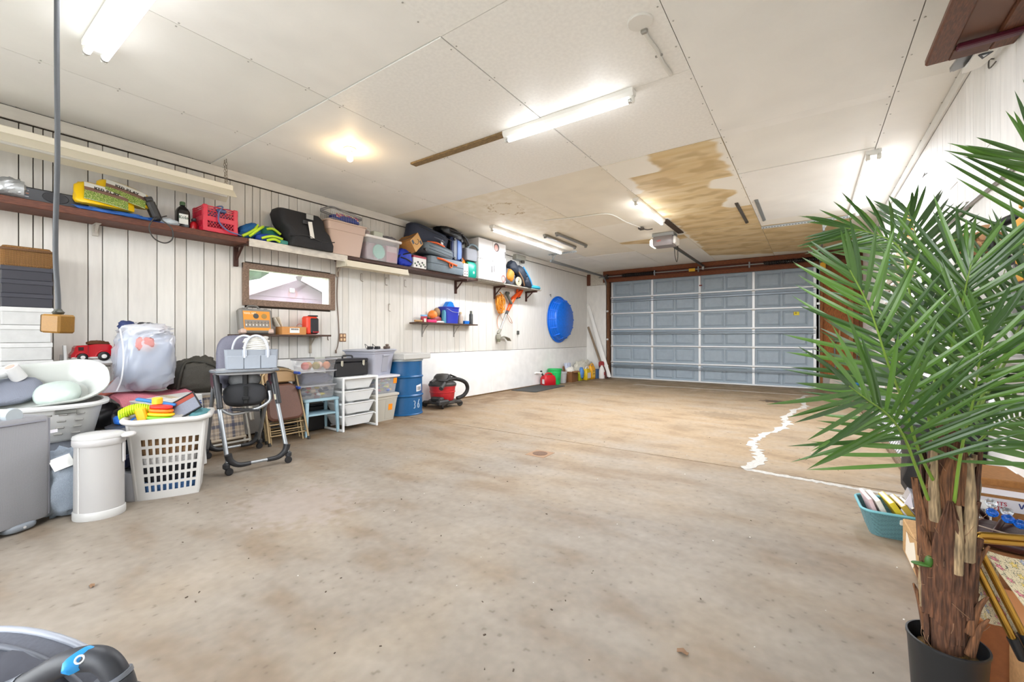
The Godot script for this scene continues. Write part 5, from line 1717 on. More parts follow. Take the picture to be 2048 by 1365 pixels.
# ---------------------------------------------------------------- two small shelves
func small_shelves() -> void:
	var t := thing("small_shelf", "short brown shelf under the little window, holding the tool case", "shelf", V3(WL, 1.185, -2.71))
	part("board", mb().box(V3(0.11, -0.012, 0), V3(0.22, 0.024, 1.14), 0.003), mt("5c4030", "grain", V3(8, 8, 1), 0.6), t)
	part("bracket", mb().box(V3(0.012, -0.13, -0.40), V3(0.018, 0.22, 0.03), 0.003).box(V3(0.09, -0.035, -0.40), V3(0.16, 0.018, 0.025), 0.003).box(V3(0.06, -0.09, -0.40), V3(0.012, 0.14, 0.012), 0.0, Basis(Vector3.BACK, -0.75)), mt("b9ad9c", "mottle", V3(12, 12, 12), 0.6), t)
	part("hook", mb().tube([V3(0.2, -0.024, -0.53), V3(0.2, -0.06, -0.53), V3(0.215, -0.07, -0.53)], 0.006, 6), m("55463c", 0.5), t)
	# tool case, open lid to the room
	t = thing("tool_case", "grey tool case with an orange printed front leaning upright on the small shelf", "tool case", V3(WL + 0.13, 1.185, -2.385))
	var bs := Basis(Vector3.BACK, 0.16)
	part("case", mb().box(bs * V3(0, 0.15, 0), V3(0.10, 0.29, 0.36), 0.02, bs), m("7d7a74", 0.5), t)
	var pp := part("print_panel", mb().box(bs * V3(0.0515, 0.15, -0.0), V3(0.004, 0.225, 0.29), 0.0, bs), m("e0911d", 0.45), t)
	var tray := part("tool_tray", mb().box(bs * V3(0.054, 0.115, 0.0), V3(0.004, 0.09, 0.27), 0.0, bs), m("8a8074", 0.5), t)
	for i in 14:
		part("tool_bit", mb().box(bs * V3(0.058, 0.10 + 0.03 * (i % 2), 0.12 - i * 0.0185), V3(0.006, 0.022, 0.009), 0.002, bs), m(["d9d4cc", "5c5752"][i % 2], 0.3, 0.5), tray)
	for q: Array in [[0.02, "3d3f3d"], [-0.07, "9a7a3a"]]:
		part("round_print", mb().lathe([V2(0, 0.003), V2(0.03, 0.003), V2(0.03, 0)], 20, Transform3D(bs * Basis(Vector3.BACK, -PI / 2), bs * V3(0.054, 0.205, q[0] - 0.01))), m(q[1], 0.5), pp)
	lettering("TOOL SET", 0.022, m("f1e6c8", 0.5), pp, Transform3D(bs * Basis(Vector3.UP, PI / 2), bs * V3(0.055, 0.235, 0.075)), 0.001)
	part("handle", mb().tube(curve([bs * V3(0, 0.295, 0.08), bs * V3(0, 0.33, 0.06), bs * V3(0, 0.33, -0.03), bs * V3(0, 0.295, -0.05)]), 0.011, 8), m("6a6863", 0.5), t)
	for z: float in [0.15, -0.15]:
		part("corner_guard", mb().box(bs * V3(0.02, 0.03, z), V3(0.085, 0.06, 0.065), 0.014, bs), m("c7aea0", 0.5), t)
	for z: float in [0.12, -0.12]:
		part("latch", mb().box(bs * V3(0.0, 0.297, z), V3(0.05, 0.012, 0.04), 0.004, bs), m("55534e", 0.5), t)
	t = thing("open_carton", "small open cardboard carton with a white label on the small shelf", "box", V3(WL + 0.12, 1.185, -2.80))
	part("carton", tub(mb(), [[0.0, 0.16, 0.30, 0.004], [0.095, 0.16, 0.30, 0.004]], 0.004), m("c58a4e", 0.75), t)
	part("flap", mb().box(V3(-0.02, 0.15, 0.19), V3(0.14, 0.12, 0.004), 0.0, Basis(Vector3.RIGHT, 0.5)), m("e6dccb", 0.7), t)
	part("flap", mb().box(V3(-0.02, 0.155, 0.15), V3(0.14, 0.12, 0.004), 0.0, Basis(Vector3.RIGHT, 0.35)), m("ded2be", 0.7), t)
	var lb := part("label", mb().box(V3(0.0815, 0.05, 0.0), V3(0.003, 0.06, 0.12)), m("eceae6", 0.6), t)
	for i in 14:
		part("barcode", mb().box(V3(0.0835, 0.065, 0.045 - i * 0.007), V3(0.002, 0.02, 0.002 + 0.0015 * (i % 3))), m("33302e", 0.6), lb)
	part("string_loop", mb().tube(arc(V3(0.02, 0.10, -0.10), V3(0, 0, 0.04), V3(0, 0.035, 0), 0, PI, 10), 0.003, 5), m("c23b2c", 0.5), t)
	t = thing("jobsite_radio", "small red and black speaker at the right end of the small shelf", "speaker", V3(WL + 0.12, 1.185, -3.05))
	part("body", mb().box(V3(0, 0.12, 0.01), V3(0.13, 0.23, 0.15), 0.018), m("e8401f", 0.4), t)
	part("grille", mb().box(V3(0.05, 0.115, -0.015), V3(0.05, 0.21, 0.125), 0.02), mt("2a2a30", "weave", V3(50, 50, 50), 0.6), t)
	part("handle", mb().box(V3(0.03, 0.24, -0.015), V3(0.07, 0.02, 0.11), 0.008), m("3c4147", 0.5), t)
	lettering("Sound", 0.02, m("d1262d", 0.5), t, Transform3D(Basis(Vector3.UP, PI / 2), V3(0.0765, 0.035, -0.03)), 0.001, true)
	# second small shelf
	t = thing("small_shelf", "short brown shelf on thin brackets holding the blue bucket", "shelf", V3(WL, 1.40, -5.56))
	part("board", mb().box(V3(0.11, -0.012, 0), V3(0.22, 0.024, 1.50), 0.003), mt("60442f", "grain", V3(8, 8, 1), 0.6), t)
	for z: float in [0.47, -0.31]:
		part("bracket", mb().box(V3(0.008, -0.13, z), V3(0.012, 0.22, 0.022), 0.002).box(V3(0.09, -0.03, z), V3(0.16, 0.012, 0.02), 0.002).tube([V3(0.01, -0.2, z), V3(0.08, -0.09, z), V3(0.15, -0.035, z)], 0.006, 6), m("8f8a84", 0.5), t)
	var S := V3(WL + 0.12, 1.40, 0)
	one("wood_offcut", "short tan wooden dowel sticking out at the left end of the bucket shelf", "wood", mb().tube([V3(0, 0.02, 0.07), V3(0.02, 0.02, -0.07)], 0.018, 10), m("b28a5c", 0.7), S + V3(0.03, 0, -4.86))
	t = thing("jar", "red and white jar with a light blue lid on the bucket shelf", "jar", S + V3(0.02, 0, -5.0))
	part("body", mb().lathe([V2(0, 0), V2(0.05, 0), V2(0.053, 0.008), V2(0.053, 0.10), V2(0, 0.10)], 20), m("b8394c", 0.4), t)
	part("label", mb().box(V3(0.05, 0.035, 0.02), V3(0.008, 0.06, 0.05), 0.002), m("d9d6c8", 0.6), t)
	part("lid", mb().lathe([V2(0, 0.10), V2(0.056, 0.10), V2(0.056, 0.125), V2(0, 0.128)], 20), m("7fb8e6", 0.4), t)
	one("pink_bar", "flat bright pink block lying in front of the jars on the bucket shelf", "box", mb().box(V3(0, 0.025, 0), V3(0.09, 0.05, 0.20), 0.01), m("e63a72", 0.4), S + V3(0.05, 0, -5.13))
	for q: Array in [["can", "small teal-labelled can beside the red and white jar", -5.09, 0.0, "4f8a90"], ["can", "small dark olive can under the orange ball", -5.19, 0.0, "4a4d38"]]:
		t = thing(q[0], q[1], "can", S + V3(-0.05, 0, q[2]))
		part("body", mb().lathe([V2(0, 0), V2(0.035, 0), V2(0.035, 0.09), V2(0, 0.09)], 16), m(q[4], 0.4), t)
		part("rim", mb().lathe([V2(0, 0.09), V2(0.037, 0.09), V2(0.037, 0.098), V2(0, 0.098)], 16), m("c9c9c4", 0.3, 0.7), t)
	one("ball", "orange ball behind the cans on the bucket shelf", "ball", mb().blob(V3(0, 0.08, 0), V3(0.16, 0.16, 0.16), 3, 0.0, 1.0, 2.0, 18, 28), m("e58332", 0.5), S + V3(-0.02, 0.055, -5.24))
	one("ball", "tan sponge ball leaning on the orange ball", "ball", mb().blob(V3(0, 0.09, 0), V3(0.12, 0.17, 0.13), 4, 0.05, 2.0), mt("bf9a72", "speck", V3(6, 6, 6), 0.8), S + V3(-0.04, 0.09, -5.36))
	one("shoe_brush", "dark red rounded brush in front of the orange ball", "brush", mb().blob(V3(0, 0.06, 0), V3(0.12, 0.12, 0.22), 5, 0.1, 2.0, 2.4, 14, 22, 0.0), m("8c3a3c", 0.5), S + V3(0.0, 0, -5.30))
	one("rag", "crumpled white rag along the front of the bucket shelf", "cloth", mb().blob(V3(0, 0.012, 0), V3(0.10, 0.04, 0.26), 6, 0.5, 3.0, 2.2, 12, 22, 0.0), m("dcd3d2", 0.8), S + V3(0.06, 0, -5.32))
	one("spray_can", "tall light blue patterned can left of the blue bucket", "can", mb().lathe([V2(0, 0), V2(0.04, 0), V2(0.04, 0.19), V2(0.03, 0.205), V2(0.03, 0.225), V2(0, 0.225)], 20), mt("4ea6c8", "speck", V3(7, 7, 7), 0.4), S + V3(0.06, 0, -5.43))
	t = thing("bucket", "dark blue bucket with a wire handle, a lighter blue scoop sticking out of it", "bucket", S + V3(-0.005, 0, -5.63))
	part("body", tub(mb(), [[0.0, 0.20, 0.30, 0.05], [0.27, 0.22, 0.35, 0.055], [0.275, 0.24, 0.37, 0.06], [0.29, 0.24, 0.37, 0.06]], 0.004), m("2936a8", 0.4), t)
	part("handle", mb().tube(curve([V3(0.07, 0.27, 0.165), V3(0.115, 0.24, 0.13), V3(0.125, 0.205, 0.05), V3(0.125, 0.195, -0.06), V3(0.12, 0.20, -0.15)]), 0.004, 6), m("b9bcc4", 0.3, 0.6), t)
	one("scoop", "lighter blue wedge-shaped scoop standing in the dark blue bucket", "scoop", mb().prism(PackedVector2Array([V2(0.13, 0.2), V2(-0.12, 0.2), V2(-0.11, 0.26), V2(-0.01, 0.385), V2(0.03, 0.39), V2(0.08, 0.37), V2(0.125, 0.28)]), -0.05, 0.05, Transform3D(Basis(Vector3.UP, PI / 2), Vector3.ZERO)), m("0f79d6", 0.4), S + V3(-0.005, 0, -5.60))
	t = thing("bottle", "white bottle with brown print right of the blue bucket", "bottle", S + V3(0.05, 0, -5.87))
	part("body", mb().lathe([V2(0, 0), V2(0.045, 0), V2(0.048, 0.01), V2(0.048, 0.13), V2(0.025, 0.165), V2(0.02, 0.175), V2(0, 0.175)], 20), mt("d5c3b4", "speck", V3(6, 6, 6), 0.4), t)
	part("cap", mb().lathe([V2(0, 0.175), V2(0.028, 0.175), V2(0.028, 0.215), V2(0, 0.215)], 16), m("c8b28c", 0.4), t)
	t = thing("dustpan", "small blue dustpan lying right of the white bottle", "dustpan", S + V3(0.04, 0, -6.0))
	part("pan", tub(mb(), [[0.0, 0.12, 0.12, 0.01], [0.055, 0.13, 0.14, 0.01]], 0.004), m("1569c2", 0.4), t)
	part("handle", mb().tube([V3(-0.04, 0.04, 0.05), V3(-0.08, 0.16, 0.07)], 0.013, 8), m("1569c2", 0.4), t)
	t = thing("spray_can", "black aerosol can standing alone at the right end of the bucket shelf", "can", S + V3(0.03, 0, -6.19))
	part("body", mb().lathe([V2(0, 0), V2(0.037, 0), V2(0.037, 0.18), V2(0.026, 0.20), V2(0, 0.20)], 18), m("3a3d3c", 0.35), t)
	part("cap", mb().lathe([V2(0, 0.20), V2(0.022, 0.20), V2(0.022, 0.25), V2(0, 0.252)], 16), m("55584f", 0.4), t)

# ---------------------------------------------------------------- far left corner
func far_left_corner() -> void:
	var b := mb()
	b.loft([rr(0.62, 1.42, 0.03, 0.0), rr(0.62, 1.42, 0.03, 0.01), rr(0.60, 1.40, 0.03, 0.014)])
	one("floor_mat", "dark grey rubber mat on the floor in front of the red fuel can", "mat", b, mt("4c4c48", "speck", V3(3, 3, 3), 0.85), V3(-5.06, 0.0, -8.35), 0.03)
	var t := thing("fuel_can", "red plastic fuel can with a white spout, left of the green bucket", "fuel can", V3(-5.20, 0.0, -8.99), -0.5)
	b = mb()
	b.loft([rr(0.22, 0.31, 0.04, 0.0, 0, 0, 6), rr(0.24, 0.33, 0.05, 0.015, 0, 0, 6), rr(0.24, 0.33, 0.05, 0.17, 0, 0, 6), rr(0.20, 0.28, 0.05, 0.235, 0, 0, 6), rr(0.15, 0.2, 0.04, 0.25, 0, 0, 6)])
	part("body", b, m("b4121f", 0.35), t)
	part("handle", mb().tube(curve([V3(0, 0.235, 0.08), V3(0, 0.285, 0.05), V3(0, 0.285, -0.07), V3(0, 0.24, -0.11)]), 0.02, 8), m("b4121f", 0.35), t)
	part("spout", mb().tube([V3(-0.02, 0.24, 0.13), V3(-0.03, 0.33, 0.19)], 0.02, 10).tube([V3(-0.03, 0.33, 0.19), V3(-0.03, 0.34, 0.16)], 0.026, 10), m("2d2b29", 0.5), t)
	part("white_spout", mb().tube([V3(-0.02, 0.30, 0.17), V3(-0.03, 0.31, 0.32), V3(-0.03, 0.29, 0.36)], 0.02, 10), m("e3e1dc", 0.4), t)
	part("label", mb().box(V3(0.05, 0.10, 0.165), V3(0.10, 0.11, 0.004)), m("d8cfd0", 0.6), t)
	t = thing("bucket", "bright green lidded bucket between the red fuel can and the grey bucket", "bucket", V3(-5.21, 0, -9.33))
	part("body", mb().lathe([V2(0, 0), V2(0.135, 0), V2(0.14, 0.01), V2(0.158, 0.27), V2(0.17, 0.275), V2(0.17, 0.29), V2(0.16, 0.292), V2(0.162, 0.34), V2(0, 0.34)], 32), m("19b45c", 0.4), t)
	part("lid", mb().lathe([V2(0, 0.34), V2(0.175, 0.34), V2(0.178, 0.35), V2(0.178, 0.375), V2(0.16, 0.38), V2(0.155, 0.37), V2(0, 0.37)], 32), m("16ab55", 0.4), t)
	for i in 3:
		part("printed_line", mb().box(V3(0.155 * cos(0.2), 0.12 + 0.03 * i, 0.06), V3(0.006, 0.008, 0.10 - 0.02 * i), 0.0, Basis(Vector3.UP, 0.36)), m("0d5c34", 0.5), t)
	t = thing("bucket", "translucent grey bucket right of the green bucket", "bucket", V3(-5.22, 0, -9.70))
	part("body", mb().lathe([V2(0, 0), V2(0.115, 0), V2(0.12, 0.01), V2(0.135, 0.24), V2(0.145, 0.245), V2(0.145, 0.27), V2(0.13, 0.275), V2(0.125, 0.255), V2(0.108, 0.012), V2(0, 0.012)], 28), m("b6b7b9", 0.4), t)
	part("handle", mb().tube(arc(V3(0, 0.25, 0), V3(0, 0.07, 0), V3(0, 0, 0.14), -1.5, 1.5, 12), 0.004, 5), m("54504d", 0.4, 0.5), t)
	t = thing("cardboard_box", "small brown open cardboard box on the floor right of the grey bucket", "box", V3(-5.17, 0, -10.10))
	part("carton", tub(mb(), [[0.0, 0.26, 0.36, 0.004], [0.27, 0.26, 0.36, 0.004]], 0.006), mt("82552f", "mottle", V3(5, 5, 5), 0.8), t)
	part("flap", mb().box(V3(-0.13, 0.33, 0), V3(0.006, 0.14, 0.34), 0.0, Basis(Vector3.BACK, 0.1)), m("8f6543", 0.8), t)
	part("flap", mb().box(V3(0.16, 0.262, -0.02), V3(0.09, 0.006, 0.34), 0.0, Basis(Vector3.BACK, -0.35)), m("94683f", 0.8), t)
	one("rag", "white cloth and paper poking out of the small brown box", "cloth", mb().blob(V3(0, 0.02, 0), V3(0.22, 0.22, 0.30), 14, 0.45, 2.6, 2.0, 14, 22), m("dcd9cf", 0.8), V3(-5.17, 0.25, -10.08))
	one("paper_roll", "white paper roll with a blue sheet standing in the small brown box", "paper", mb().tube([V3(0, 0, 0), V3(-0.02, 0.24, 0.05)], 0.045, 12).box(V3(0, 0.17, -0.12), V3(0.05, 0.16, 0.13), 0.02), m("bcc3d6", 0.7), V3(-5.24, 0.24, -10.05))
	t = thing("spray_bottle", "yellow-green bottle with a blue cloth over it, left of the yellow jugs", "bottle", V3(-5.12, 0, -10.50))
	part("body", mb().loft([rr(0.13, 0.2, 0.03, 0.0), rr(0.14, 0.21, 0.03, 0.02), rr(0.14, 0.21, 0.03, 0.19), rr(0.06, 0.08, 0.02, 0.24)]), m("aab016", 0.4), t)
	part("cloth", mb().blob(V3(0.06, 0.2, -0.04), V3(0.1, 0.3, 0.18), 6, 0.4, 2.4, 2.2, 14, 20), m("5a8ccb", 0.7), t)
	for q: Array in [["yellow-lidded tub with a white label, between the blue cloth and the orange-yellow jug", -10.80, "d6b412", 0], ["orange-yellow jug with a handle, right of the white-labelled tub", -11.10, "eaa70c", 1]]:
		t = thing("jug", q[0], "jug", V3(-5.05, 0, q[1]))
		var hh := 0.30 if q[3] == 0 else 0.36
		part("body", mb().loft([rr(0.16, 0.24, 0.03, 0.0), rr(0.18, 0.27, 0.03, 0.02), rr(0.18, 0.27, 0.03, hh - 0.08), rr(0.12, 0.22, 0.03, hh)]), m(q[2], 0.4), t)
		part("label", mb().box(V3(0.091, hh * 0.4, 0), V3(0.003, hh * 0.5, 0.2)), m("d8d2d6" if q[3] == 0 else "f0c243", 0.5), t)
		part("handle", mb().tube(curve([V3(0.03, hh - 0.01, 0.1), V3(0.03, hh + 0.05, 0.06), V3(0.03, hh + 0.05, -0.06), V3(0.03, hh - 0.01, -0.1)]), 0.016, 8), m(q[2] if q[3] else "e4e1dc", 0.4), t)
		if q[3]:
			for i in 2:
				part("printed_arch", mb().tube(arc(V3(0.094, 0.12 + 0.08 * i, 0), V3(0, 0, 0.06), V3(0, 0.03, 0), 0.2, PI - 0.2, 10), 0.007, 5), m("5a4a2a", 0.5), t)
	one("dust_sheet", "bundled off-white dust sheet heaped against the wall behind the yellow jugs", "cloth", mb().blob(V3(0, 0.24, 0), V3(0.30, 0.52, 1.05), 17, 0.4, 2.2, 2.4, 20, 36, 0.0), mt("d9d5c6", "mottle", V3(4, 4, 4), 0.85, 0.0, 1.2), V3(-5.22, 0, -10.98))
	one("paint_can", "dark blue can right of the orange-yellow jug", "can", mb().lathe([V2(0, 0), V2(0.09, 0), V2(0.09, 0.24), V2(0.095, 0.245), V2(0.095, 0.26), V2(0, 0.255)], 22), m("27476e", 0.4), V3(-4.99, 0, -11.33))
	t = thing("bleach_bottle", "white bottle with a red mark in the far left corner", "bottle", V3(-4.84, 0, -11.38))
	part("body", mb().lathe([V2(0, 0), V2(0.085, 0), V2(0.09, 0.015), V2(0.09, 0.22), V2(0.05, 0.32), V2(0.03, 0.34), V2(0.03, 0.37), V2(0, 0.37)], 22), m("dfdcd8", 0.4), t)
	part("label", mb().box(V3(0.085, 0.14, 0.02), V3(0.012, 0.09, 0.05), 0.003), m("b04c52", 0.5), t)
	t = thing("broom", "old wooden broom standing head down in the far left corner beside white boards", "broom", V3(-4.95, 0, -11.42))
	part("handle", mb().tube([V3(0.06, 0.42, 0), V3(-0.38, 1.46, -0.12)], 0.03, 10), m("85735f", 0.7), t)
	part("head", mb().box(V3(0.08, 0.40, 0), V3(0.16, 0.16, 0.09), 0.03), m("8e2a2c", 0.5), t)
	part("bristles", mb().loft([rr(0.2, 0.10, 0.01, 0.02, 0.16), rr(0.19, 0.10, 0.01, 0.2, 0.13), rr(0.15, 0.08, 0.01, 0.34, 0.09)]), mt("7d3a36", "fibre", V3(12, 1, 12), 0.8), t)
	for i in 2:
		var x0: float = [-4.60, -4.69][i]
		b = mb()
		var a := V3(x0, 0.0, ZB + 0.20)
		var c := V3([-5.33, -5.36][i], 2.08 + 0.05 * i, ZB + 0.06)
		var dir := (c - a).normalized()
		var side := V3(0, 0, 1).cross(dir).normalized()
		b.box((a + c) / 2 + V3(0, 0.02, -0.02 * i), V3(0.08, (c - a).length() - 0.05, 0.018), 0.003, Basis(-side, dir, (-side).cross(dir)))
		one("trim_board", ["long white trim board leaning in the far left corner, nearer the overhead door", "long white trim board leaning in the far left corner, behind the other one"][i], "board", b, m(["e9e8e5", "dddcd8"][i], 0.5))

# ---------------------------------------------------------------- row along the left wall
func left_row() -> void:
	# shop vac
	var t := thing("shop_vacuum", "red and black shop vacuum with a fat black hose, right of the blue drum", "vacuum cleaner", V3(-5.06, 0, -5.23))
	part("tank", mb().lathe([V2(0, 0.10), V2(0.17, 0.10), V2(0.19, 0.12), V2(0.205, 0.24), V2(0.215, 0.245), V2(0.215, 0.255), V2(0.207, 0.26), V2(0.215, 0.33), V2(0.225, 0.335), V2(0.225, 0.35), V2(0, 0.35)], 36), m("b8242a", 0.4), t)
	part("lid", mb().lathe([V2(0, 0.35), V2(0.23, 0.35), V2(0.232, 0.38), V2(0.20, 0.41), V2(0.16, 0.43), V2(0.14, 0.50), V2(0.10, 0.54), V2(0, 0.55)], 32), mt("3a3632", "mottle", V3(8, 8, 8), 0.6), t)
	part("cord", mb().tube(curve([V3(0.14, 0.44, 0.15), V3(0.19, 0.46, 0.0), V3(0.17, 0.47, -0.16), V3(0.02, 0.5, -0.2), V3(0.12, 0.52, -0.05), V3(0.18, 0.44, 0.08), V3(0.10, 0.45, 0.19)], 6), 0.016, 6), m("201e1d", 0.6), t)
	part("base", mb().lathe([V2(0, 0.06), V2(0.22, 0.06), V2(0.24, 0.075), V2(0.23, 0.11), V2(0, 0.11)], 32), mt("3d3934", "mottle", V3(8, 8, 8), 0.7), t)
	for i in 4:
		var a := PI / 4 + PI / 2 * i
		part("foot", mb().box(V3(cos(a) * 0.24, 0.075, -sin(a) * 0.24), V3(0.16, 0.05, 0.09), 0.015, Basis(Vector3.UP, a)), m("3f3a35", 0.7), t)
		part("wheel", mb().lathe([V2(0, -0.018), V2(0.04, -0.018), V2(0.048, -0.01), V2(0.048, 0.01), V2(0.04, 0.018), V2(0, 0.018)], 18, Transform3D(Basis(Vector3.UP, a) * Basis(Vector3.RIGHT, PI / 2), V3(cos(a) * 0.29, 0.048, -sin(a) * 0.29))), m("211f1e", 0.6), t)
	part("tool_rack", mb().box(V3(0.10, 0.15, 0.22), V3(0.22, 0.07, 0.12), 0.02).box(V3(0.2, 0.10, 0.2), V3(0.1, 0.08, 0.24), 0.02), m("2a2826", 0.6), t)
	part("hose_end", mb().tube([V3(0.16, 0.40, 0.12), V3(0.22, 0.33, 0.26)], 0.035, 12).tube([V3(0.06, 0.46, 0.24), V3(0.1, 0.43, 0.36)], 0.03, 12), m("353230", 0.6), t)
	var hp := curve([V3(-0.02, 0.44, -0.18), V3(0.06, 0.43, -0.32), V3(0.10, 0.36, -0.47), V3(0.10, 0.24, -0.52), V3(0.08, 0.14, -0.44), V3(0.05, 0.10, -0.30)], 10)
	var hb := mb()
	hb.tube(hp, 0.029, 12)
	for i in range(1, hp.size() - 1):
		var d: Vector3 = (hp[i + 1] - hp[i - 1]).normalized()
		hb.tube([hp[i] - d * 0.004, hp[i] + d * 0.004], 0.034, 12)
	part("hose", hb, m("2c2a28", 0.55), t)
	# drum
	t = thing("steel_drum", "tall blue steel drum with a white label and 36 chalked on it", "drum", V3(-5.10, 0, -4.42))
	var R := 0.285
	part("shell", mb().lathe([V2(0, 0.015), V2(R - 0.006, 0.015), V2(R + 0.006, 0.0), V2(R + 0.01, 0.012), V2(R, 0.022), V2(R, 0.265), V2(R + 0.016, 0.28), V2(R + 0.016, 0.29), V2(R, 0.305), V2(R, 0.545), V2(R + 0.016, 0.56), V2(R + 0.016, 0.57), V2(R, 0.585), V2(R, 0.80), V2(0, 0.80)], 56), mt("14588c", "paint", V3(3, 3, 3), 0.35), t)
	part("rim", mb().lathe([V2(R, 0.795), V2(R + 0.012, 0.80), V2(R + 0.012, 0.825), V2(R - 0.004, 0.828), V2(R - 0.012, 0.80)], 56), m("a9b3b6", 0.4, 0.4), t)
	var lab := mb()
	var on := func(a: float, y: float, r: float) -> Vector3: return V3(cos(a) * r, y, -sin(a) * r)
	var bars := mb()
	for i in 6:
		var a0 := lerpf(0.02, 0.44, i / 6.0)
		var a1 := lerpf(0.02, 0.44, (i + 1) / 6.0)
		lab.quad(on.call(a0, 0.345 + 0.01 * i / 6.0, R + 0.002), on.call(a1, 0.345 + 0.01 * (i + 1) / 6.0, R + 0.002), on.call(a1, 0.435 + 0.02 * (i + 1) / 6.0, R + 0.002), on.call(a0, 0.435 + 0.02 * i / 6.0, R + 0.002))
	for i in 16:
		var a0 := 0.08 + i * 0.02
		bars.quad(on.call(a0, 0.362, R + 0.003), on.call(a0 + 0.012 - 0.003 * (i % 3), 0.362, R + 0.003), on.call(a0 + 0.012 - 0.003 * (i % 3), 0.418, R + 0.003), on.call(a0, 0.418, R + 0.003))
	var lp := part("label", lab, m("dfe2e6", 0.6), t)
	part("barcode", bars, m("6d6a6c", 0.6), lp)
	var three := []
	var six := []
	for i in 15:
		var s := i / 14.0
		var ang := lerpf(2.3, -1.4, minf(s * 2, 1.0)) if s <= 0.5 else lerpf(1.4, -2.3, s * 2 - 1.0)
		var cy := 0.185 if s <= 0.5 else 0.13
		three.append(on.call(-0.12 + 0.055 * cos(ang), cy + 0.028 * sin(ang), R + 0.002))
	for i in 22:
		var s := i / 21.0
		if s < 0.4:
			six.append(on.call(lerpf(0.25, 0.10, s / 0.4) , lerpf(0.225, 0.14, pow(s / 0.4, 1.5)), R + 0.002))
		else:
			var ang := lerpf(PI, PI + TAU, (s - 0.4) / 0.6)
			six.append(on.call(0.165 + 0.062 * cos(ang), 0.135 + 0.032 * sin(ang), R + 0.002))
	part("chalk_digit", mb().tube(three, 0.0045, 5), m("c6d4de", 0.8), t)
	part("chalk_digit", mb().tube(six, 0.0045, 5), m("c6d4de", 0.8), t)
	t = thing("foam_slab", "white foam cooler lid lying on top of the blue drum", "lid", V3(-5.06, 0.829, -4.40), 0.12)
	part("slab", mb().loft([rr(0.54, 0.58, 0.02, 0.0), rr(0.56, 0.60, 0.02, 0.012), rr(0.56, 0.60, 0.02, 0.075), rr(0.54, 0.58, 0.02, 0.085)]), mt("ecebe6", "speck", V3(1.5, 1.5, 1.5), 0.8), t)
	# three stacked totes
	t = thing("storage_tote", "grey-beige lidded tote on the floor with an orange sticker, lowest of its stack", "storage box", V3(-5.02, 0, -3.86), 0.05)
	var q := PackedVector3Array()
	part("tub", tub(mb(), [[0.0, 0.38, 0.34, 0.04], [0.30, 0.45, 0.42, 0.04], [0.305, 0.46, 0.43, 0.04], [0.34, 0.46, 0.43, 0.04]], 0.006), m("b6b2a6", 0.5), t)
	part("lid", mb().loft([rr(0.47, 0.44, 0.04, 0.335), rr(0.49, 0.46, 0.04, 0.345), rr(0.49, 0.46, 0.04, 0.37), rr(0.44, 0.41, 0.04, 0.378)]), m("bab7ad", 0.5), t)
	part("rib", mb().box(V3(0.205, 0.16, -0.06), V3(0.012, 0.28, 0.16), 0.004, Basis(Vector3.BACK, -0.115)), m("b2aea2", 0.5), t)
	part("sticker", mb().box(V3(0.214, 0.185, -0.07), V3(0.003, 0.085, 0.07), 0.0, Basis(Vector3.BACK, -0.115)), m("f08f0c", 0.5), t)
	t = thing("storage_tote", "clear tote full of colourful toys with an orange sticker, middle of its stack", "storage box", V3(-5.02, 0.378, -3.87), 0.05)
	part("tub", tub(mb(), [[0.0, 0.38, 0.38, 0.04], [0.22, 0.43, 0.43, 0.04], [0.225, 0.44, 0.44, 0.04]], 0.004), clear("dfe3ea", 0.22), t)
	part("lid", mb().loft([rr(0.46, 0.46, 0.04, 0.215), rr(0.48, 0.48, 0.04, 0.225), rr(0.48, 0.48, 0.04, 0.245), rr(0.42, 0.42, 0.04, 0.252)]), m("d5d5dc", 0.45), t)
	part("sticker", mb().box(V3(0.212, 0.165, -0.15), V3(0.003, 0.075, 0.06), 0.0, Basis(Vector3.BACK, -0.1)), m("f08f0c", 0.5), t)
	jumble("jumbled_toys", "jumble of small bright toys packed in the clear tote with the orange sticker", "toys", V3(-5.0, 0.385, -3.87), V3(0.32, 0.19, 0.34), 46, ["c23a4c", "7484b8", "e0b24a", "8f9bb0", "3d8f86", "d8d8e2", "b55a8c", "546a9c", "c8d24a", "9a5a4a"], 9, 0.085)
	t = thing("storage_tote", "big lavender-grey lidded tote, topmost of its stack", "storage box", V3(-5.06, 0.63, -3.80), 0.36)
	part("tub", tub(mb(), [[0.0, 0.38, 0.44, 0.035], [0.30, 0.45, 0.53, 0.035], [0.305, 0.47, 0.55, 0.035], [0.33, 0.47, 0.55, 0.035]], 0.006), m("a9abb8", 0.45), t)
	part("lid", mb().loft([rr(0.48, 0.56, 0.04, 0.325), rr(0.51, 0.60, 0.04, 0.335), rr(0.51, 0.60, 0.04, 0.35), rr(0.45, 0.54, 0.04, 0.358)]), m("a7a9b3", 0.45), t)
	part("handle_recess", mb().box(V3(0.213, 0.165, -0.02), V3(0.014, 0.24, 0.14), 0.004, Basis(Vector3.BACK, -0.115)), m("9fa0aa", 0.5), t)
	part("handle_lip", mb().box(V3(0.232, 0.27, -0.02), V3(0.02, 0.02, 0.16), 0.005), m("a7a9b3", 0.5), t)
